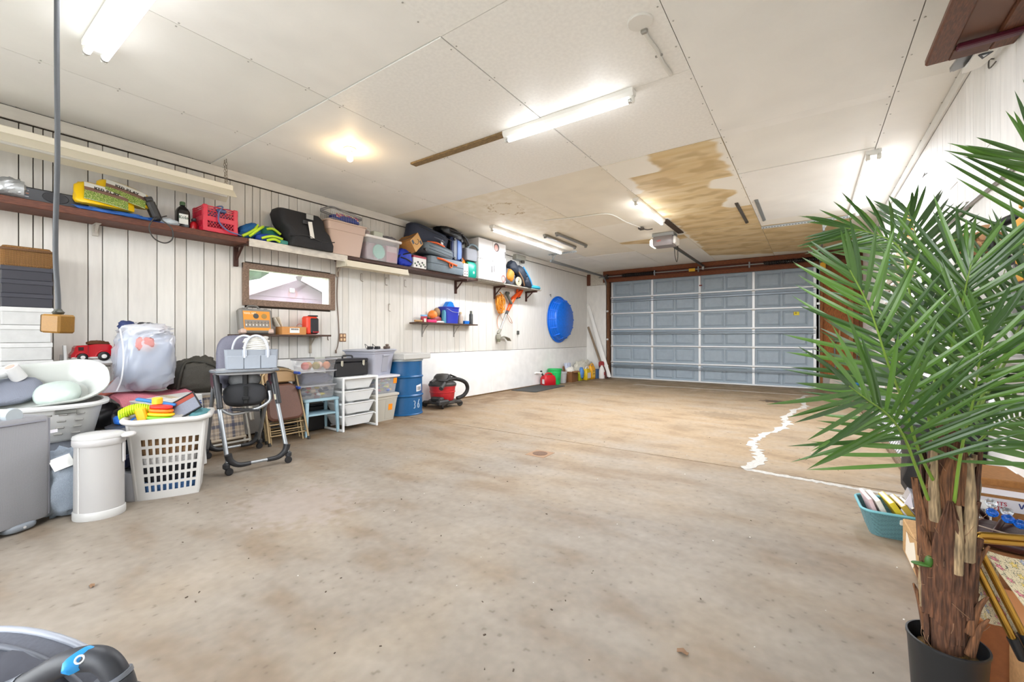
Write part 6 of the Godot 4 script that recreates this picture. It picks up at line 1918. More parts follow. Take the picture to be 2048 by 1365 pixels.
	for i in 3:
		var w: Array = [["power_adapter", "small black power adapter, left of three on the lavender-grey tote", -3.72], ["power_adapter", "small black power adapter, middle of three on the lavender-grey tote", -3.84], ["power_strip", "flat brown plug block, right of three on the lavender-grey tote", -4.0]][i]
		t = thing(w[0], w[1], "charger", V3(-4.96, 0.988, w[2]), 0.4)
		part("body", mb().box(V3(0, 0.02, 0), V3(0.06, 0.04, 0.08 + 0.03 * (i / 2)), 0.01), m(["222226", "26262a", "5b4c44"][i], 0.4), t)
		if i < 2:
			part("cable", mb().tube(curve([V3(0.0, 0.03, 0.04), V3(-0.02, 0.07, 0.09), V3(0.02, 0.06, 0.16), V3(0.05, 0.01, 0.17), V3(0.06, 0.005, 0.1)]), 0.004, 5), m("2c2c2e", 0.5), t)
		else:
			part("plug", mb().box(V3(0, 0.055, -0.01), V3(0.04, 0.03, 0.05), 0.01), m("6b5a50", 0.5), t)
	drawer_cart()
	# toolbox
	t = thing("toolbox", "black metal toolbox with two silver latches on the white wire drawer cart", "toolbox", V3(-4.86, 0.665, -3.30))
	part("body", mb().box(V3(0, 0.085, 0), V3(0.22, 0.17, 0.47), 0.008), m("1b1c20", 0.4), t)
	part("lid", mb().box(V3(0, 0.195, 0), V3(0.228, 0.045, 0.478), 0.012), m("202126", 0.35), t)
	for z: float in [0.15, -0.16]:
		part("latch", mb().box(V3(0.114, 0.165, z), V3(0.008, 0.06, 0.032), 0.003).box(V3(0.118, 0.14, z), V3(0.008, 0.03, 0.02), 0.003), m("b9b6a8", 0.3, 0.8), t)
	part("handle", mb().tube(curve([V3(0, 0.217, 0.07), V3(0, 0.25, 0.06), V3(0, 0.25, -0.06), V3(0, 0.217, -0.07)]), 0.011, 8), m("2a2b2e", 0.4), t)
	step_table()
	# dark chest behind the table, under the bins
	t = thing("storage_chest", "low black storage chest tucked under and behind the light blue table", "chest", V3(-5.18, 0, -2.93))
	part("body", mb().box(V3(0, 0.15, 0), V3(0.30, 0.30, 0.50), 0.01), m("18181a", 0.5), t)
	part("lid", mb().box(V3(0, 0.315, 0), V3(0.31, 0.03, 0.51), 0.01), m("1d1d20", 0.5), t)
	# clear bins
	var names := ["clear lidded bin of packets, lowest of three on the light blue table", "clear lidded bin of dark cloth, second of three on the light blue table", "clear bin of soft coloured balls, topmost on the light blue table"]
	var y := 0.43
	for i in 3:
		t = thing("clear_bin", names[i], "storage box", V3(-4.90, y, -2.86 - (0.02 if i == 2 else 0.0)), -0.05, "clear bins on the blue table")
		var hh: float = [0.15, 0.155, 0.125][i]
		part("tub", tub(mb(), [[0.0, 0.28, 0.38, 0.04], [hh - 0.01, 0.31, 0.42, 0.045], [hh, 0.32, 0.43, 0.045]], 0.003), clear("e2e6ee", 0.10), t)
		if i < 2:
			part("lid", mb().loft([rr(0.33, 0.44, 0.045, hh - 0.005), rr(0.345, 0.455, 0.045, hh), rr(0.345, 0.455, 0.045, hh + 0.012), rr(0.3, 0.41, 0.045, hh + 0.014)]), clear("e9ebf2", 0.35), t)
			part("clip", mb().box(V3(0.08, hh - 0.004, 0.228), V3(0.14, 0.03, 0.03), 0.008), m("2f57b8", 0.4), t)
		else:
			part("rim", mb().tube(Array(rr(0.325, 0.435, 0.045, hh, 0, 0, 6)), 0.008, 6, true), m("9b9ba0", 0.4), t)
		y += hh + 0.014
	jumble("jumbled_packets", "jumble of small packets in the lowest clear bin on the light blue table", "packets", V3(-4.90, 0.435, -2.86), V3(0.22, 0.10, 0.32), 22, ["dfe0e2", "3b4a66", "c8453a", "2c3d58", "d9c95a", "e4e4e6", "c9b29a", "4a5a78"], 3, 0.085)
	one("dark_cloth", "dark blue folded cloth filling the second clear bin on the light blue table", "cloth", mb().blob(V3(0, 0.06, 0), V3(0.25, 0.13, 0.35), 61, 0.25, 2.4, 3.6, 14, 26, 0.005), mt("4b5470", "mottle", V3(8, 8, 8), 0.8), V3(-4.90, 0.595, -2.86))
	for i in 5:
		one("foam_ball", "soft %s ball in the topmost clear bin on the light blue table" % ["coral", "tan", "olive", "pale pink", "orange"][i], "ball", mb().blob(V3(0, 0.045, 0), V3(0.09, 0.09, 0.09), i, 0.05, 1.5, 2.0, 10, 16), m(["e0877c", "c08a5c", "a39658", "d9b7a6", "d98e62"][i], 0.6), V3(-4.86 - 0.05 * (i % 2), 0.768, -2.74 - 0.068 * i))
	one("fabric_roll", "white and green printed card standing at the back of the topmost clear bin", "card", mb().box(V3(0, 0.07, 0), V3(0.02, 0.13, 0.14), 0.006), mt("d9ddd2", "speck", V3(4, 4, 4), 0.6), V3(-4.99, 0.772, -3.0))
	folding_chairs()
	lawn_chair()
	high_chair()

# a jumble that nobody could count: one object of many coloured pieces
func jumble(called: String, label: String, cat: String, c: Vector3, s: Vector3, count: int, hexes: Array, sd: int, size: float) -> void:
	var r := RandomNumberGenerator.new()
	r.seed = sd
	var mm := MultiMesh.new()
	mm.transform_format = MultiMesh.TRANSFORM_3D
	mm.use_colors = true
	mm.mesh = mb().blob(Vector3.ZERO, V3(0.9, 0.6, 0.8), sd, 0.2, 1.5, 3.0, 8, 12).done()
	mm.instance_count = count
	for i in count:
		var k := size * r.randf_range(0.7, 1.15)
		var at := c + V3(r.randf_range(-0.5, 0.5) * s.x, size * 0.4 + s.y * (floorf(i * 4.0 / count) / 4.0), r.randf_range(-0.5, 0.5) * s.z)
		mm.set_instance_transform(i, Transform3D(Basis.from_euler(V3(r.randf_range(-0.6, 0.6), r.randf_range(0, TAU), r.randf_range(-0.6, 0.6))).scaled(V3(k, k * r.randf_range(0.4, 1), k)), at))
		mm.set_instance_color(i, Color(hexes[i % hexes.size()]).srgb_to_linear())
	var o := MultiMeshInstance3D.new()
	o.name = numbered(called, self)
	o.multimesh = mm
	var x := StandardMaterial3D.new()
	x.vertex_color_use_as_albedo = true
	x.roughness = 0.5
	o.material_override = x
	add_child(o, true)
	tag(o, label, cat)
	o.set_meta("kind", "stuff")

func drawer_cart() -> void:
	var t := thing("drawer_cart", "white metal cart with four mesh drawers beside the light blue table", "drawer cart", V3(-4.865, 0, -3.345))
	var wm := m("e4e6e6", 0.4)
	var W := 0.43
	var D := 0.49
	for x: float in [-1.0, 1.0]:
		for z: float in [-1.0, 1.0]:
			part("post", mb().box(V3(x * W / 2, 0.33, z * D / 2), V3(0.026, 0.66, 0.026), 0.005), wm, t)
	for z: float in [-1.0, 1.0]:
		part("foot_rail", mb().box(V3(0, 0.015, z * D / 2), V3(W, 0.026, 0.024), 0.004), wm, t)
		part("top_rail", mb().box(V3(0, 0.648, z * D / 2), V3(W, 0.024, 0.024), 0.004), wm, t)
	for x: float in [-1.0, 1.0]:
		part("top_rail", mb().box(V3(x * W / 2, 0.648, 0), V3(0.024, 0.024, D), 0.004), wm, t)
	part("back_rail", mb().box(V3(-W / 2, 0.02, 0), V3(0.02, 0.02, D), 0.004), wm, t)
	var top := mb()
	for i in 12:
		top.box(V3(-W / 2 + 0.04 + i * 0.032, 0.655, 0), V3(0.006, 0.006, D))
	part("top_wires", top, wm, t)
	var mesh_mat := mt("f0f2f2", "stipple", V3(3, 3, 3), 0.5)
	mesh_mat.transparency = BaseMaterial3D.TRANSPARENCY_ALPHA
	mesh_mat.albedo_color.a = 0.72
	for i in 4:
		var y := 0.075 + i * 0.152
		var dr := Node3D.new()
		dr.name = numbered("drawer", t)
		t.add_child(dr, true)
		var w0 := W - 0.05
		var d0 := D - 0.13
		part("basket", tub(mb(), [[y - 0.02, w0 - 0.04, d0 - 0.02, 0.02], [y + 0.10, w0, d0 + 0.10, 0.02]], 0.003, y - 0.015), mesh_mat, dr)
		part("rim", mb().tube(Array(rr(w0 + 0.008, D - 0.035, 0.015, y + 0.105, 0, 0, 3)), 0.007, 6, true), wm, dr)
		part("runner", mb().box(V3(0, y + 0.095, D / 2 - 0.016), V3(W, 0.016, 0.012), 0.003).box(V3(0, y + 0.095, -D / 2 + 0.016), V3(W, 0.016, 0.012), 0.003), wm, dr)

func step_table() -> void:
	var t := thing("side_table", "light blue plastic two-tier table holding three clear bins", "table", V3(-4.90, 0, -2.905), -0.06)
	var bl := m("9fbfcc", 0.45)
	part("tabletop", mb().loft([rr(0.30, 0.40, 0.02, 0.395), rr(0.32, 0.42, 0.02, 0.40), rr(0.32, 0.42, 0.02, 0.422), rr(0.305, 0.405, 0.02, 0.428)]), bl, t)
	part("lower_shelf", mb().loft([rr(0.26, 0.37, 0.01, 0.225), rr(0.27, 0.38, 0.01, 0.23), rr(0.27, 0.38, 0.01, 0.242), rr(0.26, 0.37, 0.01, 0.246)]), bl, t)
	for x: float in [-1.0, 1.0]:
		for z: float in [-1.0, 1.0]:
			var b := mb()
			b.loft([rr(0.03, 0.03, 0.006, 0.0, x * 0.145, z * 0.195), rr(0.04, 0.04, 0.006, 0.40, x * 0.13, z * 0.18)])
			part("leg", b, bl, t)

func folding_chairs() -> void:
	# folded steel chairs leaning on one another against the wall
	var names := ["brown padded folding chair leaning folded behind the high chair, nearest of the stack", "brown padded folding chair leaning folded, second of the stack", "dark folding chair leaning folded against the wall, last of the stack"]
	for i in 3:
		var hex: String = ["6b4636", "5c3f33", "2b2a2a"][i]
		var fr: String = ["a58f6c", "97835f", "3a3a3a"][i]
		var t := thing("folding_chair", names[i], "chair", V3(-4.66 - 0.13 * i, 0, -2.46 - 0.03 * i), 0.0, "folding chairs leaning folded")
		var lean := Basis(Vector3.BACK, 0.30 - 0.03 * i)   # tops go back to the wall
		var fm := m(fr, 0.35, 0.6)
		var L := func(x: float, y: float, z: float) -> Vector3: return lean * V3(x, y, z)
		# back frame: two legs joined by an arch at the top
		var pts := [L.call(0, 0.0, 0.215), L.call(0, 0.72, 0.19)]
		pts.append_array(arc(L.call(0, 0.74, 0), L.call(0, 0, 0.19), L.call(0, 0.085, 0), 0.0, PI, 12))
		pts.append_array([L.call(0, 0.72, -0.19), L.call(0, 0.0, -0.215)])
		part("back_frame", mb().tube(pts, 0.0125, 8), fm, t)
		for z: float in [0.175, -0.175]:
			part("seat_frame", mb().tube([L.call(-0.045, 0.02, z), L.call(-0.035, 0.62, z * 0.94)], 0.011, 8), fm, t)
		for y: float in [0.10, 0.155, 0.22]:
			part("cross_rail", mb().tube([L.call(-0.02 if y != 0.155 else -0.045, y, 0.205), L.call(-0.02 if y != 0.155 else -0.045, y, -0.205)], 0.009, 8), fm, t)
		var seat := mb()
		var ring := func(k: float, x: float) -> PackedVector3Array:
			var rg := PackedVector3Array()
			for p in rr(0.40 * k, 0.36 * k, 0.07 * k, 0.0, 0, 0, 5):
				rg.append(L.call(x, 0.455 + p.x, -p.z * (1.0 - 0.12 * p.x / 0.2)))
			return rg
		seat.loft([ring.call(0.94, -0.028), ring.call(1.0, -0.018), ring.call(1.0, 0.008), ring.call(0.9, 0.022)])
		part("seat", seat, mt(hex, "mottle", V3(6, 6, 6), 0.5), t)
		var bk := mb()
		bk.box(L.call(-0.01, 0.745, 0), V3(0.022, 0.13, 0.34), 0.009, lean)
		part("backrest", bk, m(["a08055", "8d7048", "2a2a2a"][i], 0.5), t)
		for z: float in [-0.21, 0.21]:
			part("foot_cap", mb().tube([L.call(0, 0.0, z * 1.02), L.call(0, 0.035, z * 1.02)], 0.015, 8), m("2b2926", 0.6), t)

func lawn_chair() -> void:
	var t := thing("lawn_chair", "folded lawn chair with beige and navy plaid fabric behind the high chair", "chair", V3(-4.92, 0, -1.95), 0.05)
	var im := Image.create(96, 96, false, Image.FORMAT_RGB8)
	for y in 96:
		for x in 96:
			var c := Color("b5a592")
			var gx := x % 32
			var gy := y % 32
			if gx < 7: c = c.lerp(Color("39415f"), 0.55)
			if gy < 7: c = c.lerp(Color("39415f"), 0.55)
			if gx in [14, 15, 24, 25]: c = c.lerp(Color("e0d6c8"), 0.5)
			if gy in [14, 15, 24, 25]: c = c.lerp(Color("e0d6c8"), 0.5)
			if gx in [19, 20] or gy in [19, 20]: c = c.lerp(Color("5a5f70"), 0.35)
			if (x + y) % 2 == 0: c = c * 0.93
			im.set_pixel(x, y, c)
	var plaid := print_mat(im, 0.85)
	var lean := Basis(Vector3.BACK, 0.26)
	var L := func(x: float, y: float, z: float) -> Vector3: return lean * V3(x, y, z)
	var wm := m("d9d5cb", 0.4)
	for k in 2:
		var x := -0.05 * k
		for z: float in [0.26, -0.23]:
			part("frame_tube", mb().tube([L.call(x, 0.02, z + 0.03 * k), L.call(x - 0.02, 0.72, z)], 0.013, 8), wm, t)
		for yy: float in [0.06, 0.70]:
			part("frame_rail", mb().tube([L.call(x, yy, 0.26), L.call(x, yy, -0.23)], 0.012, 8), wm, t)
	var rows := []
	for r in 9:
		var row := []
		for c in 9:
			var u := c / 8.0
			var v := r / 8.0
			row.append(L.call(0.035 + 0.03 * sin(PI * u) * sin(PI * v), 0.10 + 0.46 * v, 0.20 - 0.37 * u))
		rows.append(row)
	var sh := mb()
	sh.g += 1
	for r in 8:
		for c in 8:
			sh.quad(rows[r][c], rows[r][c + 1], rows[r + 1][c + 1], rows[r + 1][c], sh.g, V2(c / 8.0, 1 - r / 8.0), V2((c + 1) / 8.0, 1 - (r + 1) / 8.0))
			var d := V3(0.022, 0, 0)
			sh.quad(rows[r][c + 1] - d, rows[r][c] - d, rows[r + 1][c] - d, rows[r + 1][c + 1] - d, sh.g + 1)
	part("seat_fabric", sh, plaid, t)
	for y: float in [0.10, 0.56]:
		part("hem", mb().tube([L.call(0.025, y, 0.21), L.call(0.025, y, -0.18)], 0.016, 8), m("c9bba6", 0.8), t)
	part("armrest", mb().box(L.call(0.03, 0.40, 0.30), V3(0.03, 0.30, 0.05), 0.01, lean), m("e4e2dc", 0.4), t)
	part("armrest", mb().box(L.call(0.04, 0.42, -0.26), V3(0.03, 0.34, 0.045), 0.01, lean), m("dddad2", 0.4), t)
	for z: float in [0.34, 0.38, 0.42]:
		part("folded_leg", mb().tube([L.call(0.02, 0.0, z), L.call(-0.06, 0.6, z - 0.02)], 0.011, 8), wm, t)
	for k in 5:
		part("webbing", mb().box(L.call(0.0, 0.10 + 0.05 * k, 0.39), V3(0.006, 0.02, 0.12), 0.0, lean), m("4c4a48", 0.7), t)

func high_chair() -> void:
	# footprint from the photo: front bar A-B, back bar C-D
	var t := thing("high_chair", "grey baby high chair on silver wheeled legs, felt basket on its tray", "high chair", V3(-4.33, 0, -1.87))
	var O := V3(-4.33, 0, -1.87)
	var A := V3(-3.99, 0, -1.585) - O
	var B := V3(-3.945, 0, -2.055) - O
	var C := V3(-4.70, 0, -1.69) - O
	var D := V3(-4.70, 0, -2.15) - O
	var up := Vector3.UP
	var alu := m("a3a8ac", 0.35, 0.6)
	var blk := m("26272a", 0.45)
	var ta := V3(-4.27, 0.82, -1.60) - O     # tops of the front legs
	var tb := V3(-4.12, 0.82, -2.02) - O
	var td := (tb + (D - B) * 0.28)
	for i in 2:
		var foot: Vector3 = [A, B][i]
		var top: Vector3 = [ta, tb][i]
		part("front_leg", mb().tube([foot + up * 0.10, top - up * 0.10], 0.0175, 12), alu, t)
		part("leg_sleeve", mb().tube([foot.lerp(top, 0.62) + up * 0.03, top], 0.024, 12), blk, t)
		part("leg_label", mb().tube([foot.lerp(top, 0.70), foot.lerp(top, 0.76)], 0.026, 12), m("b9b29a", 0.6), t)
	for i in 2:
		var foot: Vector3 = [C, D][i]
		var top: Vector3 = [ta, tb][i] + V3(-0.06, -0.04, -0.01)
		part("rear_leg", mb().tube([foot + up * 0.09, top], 0.0165, 12), m("8e9296", 0.35, 0.6), t)
		part("hinge_cover", mb().blob(top + up * 0.0, V3(0.09, 0.17, 0.05), 3 + i, 0.05, 2.0, 2.4, 12, 18), m("4a2f36", 0.4), t)
	for q: Array in [[A, B, "front_bar"], [C, D, "rear_bar"]]:
		var d: Vector3 = (q[1] - q[0]).normalized()
		part(q[2], mb().tube([q[0] + d * 0.13 + up * 0.065, q[1] - d * 0.13 + up * 0.065], 0.014, 10), alu, t)
		for e in 2:
			var p: Vector3 = q[e]
			var dd: Vector3 = d if e == 0 else -d
			var b := mb()
			b.tube(curve([p + up * 0.17 + dd * 0.0, p + up * 0.11 + dd * 0.02, p + up * 0.068 + dd * 0.08, p + up * 0.064 + dd * 0.17], 5), 0.03, 10, false, 0.018)
			b.box(p + up * 0.075 - dd * 0.012, V3(0.05, 0.06, 0.05), 0.016)
			var fc := part("foot_cover", b, blk, t)
			part("wheel", mb().lathe([V2(0, -0.014), V2(0.026, -0.014), V2(0.031, -0.007), V2(0.031, 0.007), V2(0.026, 0.014), V2(0, 0.014)], 18, Transform3D(Basis(Vector3.UP, atan2(-dd.z, dd.x)) * Basis(Vector3.RIGHT, PI / 2), p + up * 0.031 - dd * 0.0 + V3(0.022, 0, 0))), m("1d1d1f", 0.5), fc)
	# tray, tilted frame of reference: along front edge dir f, back dir r
	var f := (tb - ta).normalized()
	f.y = 0
	f = f.normalized()
	var r := V3(-f.z, 0, f.x)
	if r.x > 0:
		r = -r
	var yaw := atan2(-f.x, -f.z)
	var tc := (ta + tb) / 2 + V3(0.0, 0.03, 0) + r * 0.04
	var xf := Basis(Vector3.UP, yaw)
	var tray := mb()
	var rings := []
	for q: Array in [[0.27, 0.44, 0.12, -0.03], [0.32, 0.51, 0.13, -0.008], [0.33, 0.52, 0.13, 0.012], [0.315, 0.505, 0.125, 0.014], [0.30, 0.49, 0.12, 0.002]]:
		var rg := PackedVector3Array()
		for p in rr(q[0], q[1], q[2], q[3], 0, 0, 8):
			rg.append(tc + xf * p)
		rings.append(rg)
	tray.loft(rings)
	part("tray", tray, m("c6c9cd", 0.2), t)
	var rim := []
	for p in rr(0.332, 0.522, 0.13, 0.0, 0, 0, 8):
		rim.append(tc + xf * p)
	part("tray_rim", mb().tube(rim, 0.012, 8, true), m("777c82", 0.25, 0.5), t)
	# seat: padded shell hanging behind the tray
	var sc := tc + r * 0.22
	part("seat_pan", mb().blob(sc + V3(0, -0.26, 0) + -r * 0.06, V3(0.30, 0.17, 0.32), 91, 0.05, 2.0, 3.2, 16, 26, -INF, xf), mt("3a3b3f", "weave", V3(40, 40, 40), 0.8), t)
	part("seat_front", mb().blob(tc + V3(0, -0.22, 0) + r * 0.02, V3(0.12, 0.20, 0.34), 92, 0.04, 2.0, 3.0, 14, 22, -INF, xf), mt("46474b", "weave", V3(40, 40, 40), 0.8), t)
	part("seat_liner", mb().blob(tc + V3(0, -0.09, 0) + r * 0.08, V3(0.16, 0.13, 0.26), 93, 0.1, 2.0, 2.6, 14, 20, -INF, xf), mt("7d7f82", "mottle", V3(14, 14, 14), 0.8), t)
	part("backrest", mb().blob(sc + V3(0, 0.06, 0.04) + r * 0.06, V3(0.11, 0.52, 0.36), 94, 0.04, 2.0, 3.4, 18, 26, -INF, xf * Basis(Vector3.BACK, 0.12)), mt("6c6c7c", "mottle", V3(9, 9, 9), 0.5), t)
	part("crotch_post", mb().box(tc + V3(0, -0.08, 0) - r * 0.0, V3(0.03, 0.13, 0.045), 0.01, xf), blk, t)
	part("harness_strap", mb().box(tc + V3(0, -0.22, 0) - r * 0.045, V3(0.012, 0.16, 0.035), 0.004, xf).box(tc + V3(0, -0.25, 0) - r * 0.052, V3(0.014, 0.035, 0.055), 0.006, xf), m("17181a", 0.5), t)
	for s: float in [-1.0, 1.0]:
		part("tray_arm", mb().box(tc + f * s * 0.22 + V3(0, -0.09, 0) + r * 0.07, V3(0.20, 0.07, 0.04), 0.015, xf).box(tc + f * s * 0.20 + V3(0, -0.2, 0) + r * 0.06, V3(0.10, 0.20, 0.05), 0.02, xf), blk, t)
	# footrest: U-shaped bar
	var u0 := tc - f * 0.19 + V3(0, -0.24, 0) - r * 0.02
	var u1 := tc + f * 0.19 + V3(0, -0.20, 0) - r * 0.02
	var low := V3(0, -0.14, 0) - r * 0.05
	part("footrest_bar", mb().tube(curve([u0, u0 + low * 0.6, u0 + low + f * 0.08, (u0 + u1) / 2 + low + V3(0, -0.01, 0), u1 + low - f * 0.08, u1 + low * 0.6, u1], 5), 0.0135, 10), m("b3b7ba", 0.3, 0.6), t)
	part("footrest", mb().box((u0 + u1) / 2 + low + V3(0, 0.008, 0), V3(0.08, 0.018, 0.22), 0.006, xf * Basis(Vector3.RIGHT, -0.10)), m("2c2d2f", 0.5), t)
	# felt basket with diapers on the tray
	var top := O + tc + V3(0, 0.016, 0)
	var k := thing("felt_caddy", "pale grey felt caddy with two loop handles standing on the high chair tray", "basket", top + r * 0.02 + f * 0.05, yaw)
	var felt := mt("b5bdc8", "speck", V3(5, 5, 5), 0.9)
	part("body", tub(mb(), [[0.0, 0.19, 0.40, 0.025], [0.165, 0.20, 0.42, 0.025], [0.172, 0.20, 0.42, 0.025]], 0.006), felt, k)
	for z in 3:
		part("pocket", mb().box(V3(0.102, 0.06, -0.13 + 0.13 * z), V3(0.008, 0.118, 0.124), 0.003), mt("bcc4cf", "speck", V3(5, 5, 5), 0.9), k)
	for s: float in [-1.0, 1.0]:
		var hx := 0.104 * s
		var hz := 0.05 if s < 0 else -0.03
		part("handle", mb().tube(curve([V3(hx, 0.10, hz + 0.09), V3(hx, 0.19, hz + 0.09), V3(hx * 0.9, 0.27, hz + 0.06), V3(hx * 0.85, 0.30, hz), V3(hx * 0.9, 0.27, hz - 0.06), V3(hx, 0.19, hz - 0.09), V3(hx, 0.10, hz - 0.09)], 5), 0.0105, 8), m("c3c8d2", 0.7), k)
		for z: float in [0.09, -0.09]:
			part("handle_tab", mb().box(V3(hx + 0.004 * s, 0.14, hz + z), V3(0.006, 0.06, 0.036), 0.003), m("aab1bc", 0.7), k)
	for i in 8:
		var dp := part("diaper", mb().blob(Vector3.ZERO, V3(0.17, 0.03, 0.20), 120 + i, 0.12, 2.4, 3.4, 10, 18), mt("e4e2dc", "mottle", V3(12, 12, 12), 0.85), self)
		dp.position = top + r * 0.02 + V3(0, 0.145 + 0.018 * i, 0) + f * (0.08 + 0.006 * (i % 3))
		dp.rotation = V3(0.1, yaw + 0.08 * (i % 3), 0.08)
		tag(dp, "white folded diaper in the felt caddy, %s of the pile" % ["lowest", "second from the bottom", "third from the bottom", "fourth from the bottom", "fourth from the top", "third from the top", "second from the top", "topmost"][i], "diaper", "diapers piled in the felt caddy")

# ---------------------------------------------------------------- the pile in the near left corner
func left_pile() -> void:
	# stacked boxes
	var bx := V3(-5.18, 0, -0.59)
	var y := 0.0
	var ords := ["lowest", "second from the bottom", "third from the bottom", "fourth from the bottom", "fifth from the bottom", "sixth from the bottom", "seventh from the bottom", "eighth from the bottom", "ninth from the bottom", "topmost"]
	var proto: Node3D
	for i in 10:
		var lab: String = "white lidded box in the left wall stack, %s" % ords[i]
		if i == 0:
			proto = thing("storage_box", lab, "box", bx, 0.0, "white lidded boxes in the left stack")
			part("body", mb().box(V3(0, 0.068, 0), V3(0.35, 0.136, 0.265), 0.003), mt("bebebc", "paint", V3(2, 2, 2), 0.6), proto)
			part("lid", mb().box(V3(0, 0.118, 0), V3(0.36, 0.036, 0.275), 0.003), mt("c8c8c6", "paint", V3(2, 2, 2), 0.6), proto)
		else:
			copy(proto, "storage_box", lab, bx + V3(0.006 * (i % 2), y, 0.004 * (i % 3)), 0.0)
		y += 0.1385
	for i in 3:
		var t := thing("storage_box", "black lidded storage box on the white stack, %s of three" % ["lowest", "middle", "topmost"][i], "box", bx + V3(0.0, y, 0.0), 0.0, "black lidded boxes in the left stack")
		part("body", mb().box(V3(0, 0.05, 0), V3(0.35, 0.10, 0.265), 0.003), m("2c2c34", 0.6), t)
		part("lid", mb().box(V3(0, 0.087, 0), V3(0.36, 0.034, 0.275), 0.003), m("33333b", 0.6), t)
		y += 0.1045
	var wk := thing("wicker_basket", "honey-coloured wicker basket on top of the black boxes", "basket", bx + V3(0, y, 0.0))
	part("body", mb().loft([rr(0.34, 0.26, 0.03, 0.0), rr(0.36, 0.285, 0.03, 0.02), rr(0.36, 0.285, 0.03, 0.12), rr(0.33, 0.25, 0.03, 0.155)]), mt("ad7a3d", "weave", V3(16, 16, 16), 0.7, 0.0, 1.2), wk)
	part("edge", mb().tube(Array(rr(0.355, 0.28, 0.03, 0.128, 0, 0, 5)), 0.011, 6, true), mt("7d5630", "weave", V3(22, 22, 22), 0.7), wk)
	# ladder shelf with the truck
	var t := thing("ladder_shelf", "white leaning ladder shelf with the red toy truck on its top tier", "shelf", V3(-5.18, 0, -0.985))
	var wm := m("dfe0de", 0.5)
	for z: float in [-0.165, 0.165]:
		part("front_post", mb().loft([rr(0.03, 0.02, 0.003, 0.0, 0.20, z), rr(0.03, 0.02, 0.003, 1.08, -0.02, z)]), wm, t)
		part("rear_post", mb().loft([rr(0.03, 0.02, 0.003, 0.0, -0.19, z), rr(0.03, 0.02, 0.003, 1.0, -0.13, z)]), wm, t)
	for q: Array in [[0.925, 0.15, -0.06], [0.64, 0.24, -0.03], [0.34, 0.3, -0.01]]:
		part("tier", mb().box(V3(q[2], q[0], 0), V3(q[1], 0.02, 0.31), 0.003).box(V3(q[2] + q[1] / 2 - 0.004, q[0] + 0.012, 0), V3(0.012, 0.035, 0.31), 0.003), wm, t)
	toy_truck()
	# orange-pink fabric on the ladder's second tier
	var rows := []
	for i in 6:
		var row := []
		for j in 12:
			var z := 0.17 - 0.34 * j / 11.0
			var u := i / 5.0
			row.append(V3(-0.08 + 0.30 * u, 0.035 + 0.05 * pow(absf(z - 0.02) / 0.17, 2.0) * (0.6 if z > 0 else 1.3) - 0.02 * u * u, z))
		rows.append(row)
	rows.reverse()
	one("fabric_sheet", "coral pink folded sheet sagging on the ladder shelf below the red truck", "fabric", mb().sheet(rows, 0.03), mt("c97866", "mottle", V3(6, 6, 6), 0.8), V3(-5.16, 0.655, -0.985))
	one("fabric_sheet", "second coral sheet under the first on the ladder shelf", "fabric", mb().sheet(rows, 0.012), m("b96a5c", 0.8), V3(-5.14, 0.642, -0.99))
	for q: Array in [["shoe_bag", "black bag of shoes on the floor under the ladder shelf", V3(-5.02, 0.36, -0.99), V3(0.36, 0.22, 0.36), "17171a", 61]]:
		one(q[0], q[1], "bag", mb().blob(V3(0, 0.11, 0), q[3], q[5], 0.3, 2.6, 2.6, 16, 26, 0.0), m(q[4], 0.5), q[2])
	# bag of clothes on its bundle
	t = thing("clothes_bag", "clear plastic bag stuffed with blue clothes, standing on the pink mats", "bag", V3(-4.92, 0.68, -1.285))
	part("clothes", mb().blob(V3(0, 0.27, 0), V3(0.34, 0.56, 0.37), 71, 0.2, 2.2, 2.8, 20, 30, 0.0), mt("6d87ad", "mottle", V3(7, 7, 7), 0.9), t)
	part("bag_film", mb().blob(V3(0, 0.28, 0), V3(0.38, 0.60, 0.405), 72, 0.16, 3.2, 3.2, 26, 40, 0.0), clear("e4e8f2", 0.45, 0.2), t)
	part("bag_neck", mb().blob(V3(0.0, 0.53, 0.0), V3(0.34, 0.12, 0.36), 73, 0.4, 3.4, 2.4, 14, 30), clear("eceef4", 0.55, 0.2), t)
	part("bag_seam", mb().tube(curve([V3(0.13, 0.54, 0.2), V3(0.16, 0.42, 0.19), V3(0.165, 0.28, 0.185), V3(0.17, 0.12, 0.20), V3(0.17, 0.02, 0.23)]), 0.006, 5), m("eef0f4", 0.3), t)
	part("bag_corner", mb().prism(PackedVector2Array([V2(0.10, 0.0), V2(0.30, 0.005), V2(0.18, 0.16)]), 0.02, 0.05, Transform3D(Basis(Vector3.UP, -PI / 2), V3(0.1, 0, 0))), clear("e4e8f2", 0.5, 0.2), t)
	for q: Array in [["dark blue patterned sock sticking out of the clear clothes bag", V3(-4.93, 1.245, -1.16), V3(0.10, 0.10, 0.12), "26335c"], ["black shirt sticking out of the middle of the clear clothes bag", V3(-4.95, 1.235, -1.30), V3(0.12, 0.10, 0.16), "29292b"], ["orange shirt edge at the right of the clear clothes bag", V3(-4.93, 1.215, -1.40), V3(0.12, 0.07, 0.10), "d2663c"], ["coral cloth inside the clear clothes bag, near its top", V3(-4.745, 1.09, -1.24), V3(0.03, 0.12, 0.14), "c98a86"]]:
		one("garment", q[0], "clothing", mb().blob(Vector3.ZERO, q[2], 81, 0.4, 2.6, 2.4, 12, 18), m(q[3], 0.8), q[1])
	# olive duffel
	t = thing("duffel_bag", "slouchy dark olive duffel bag on the pile, left of the high chair", "bag", V3(-5.02, 0.60, -1.70))
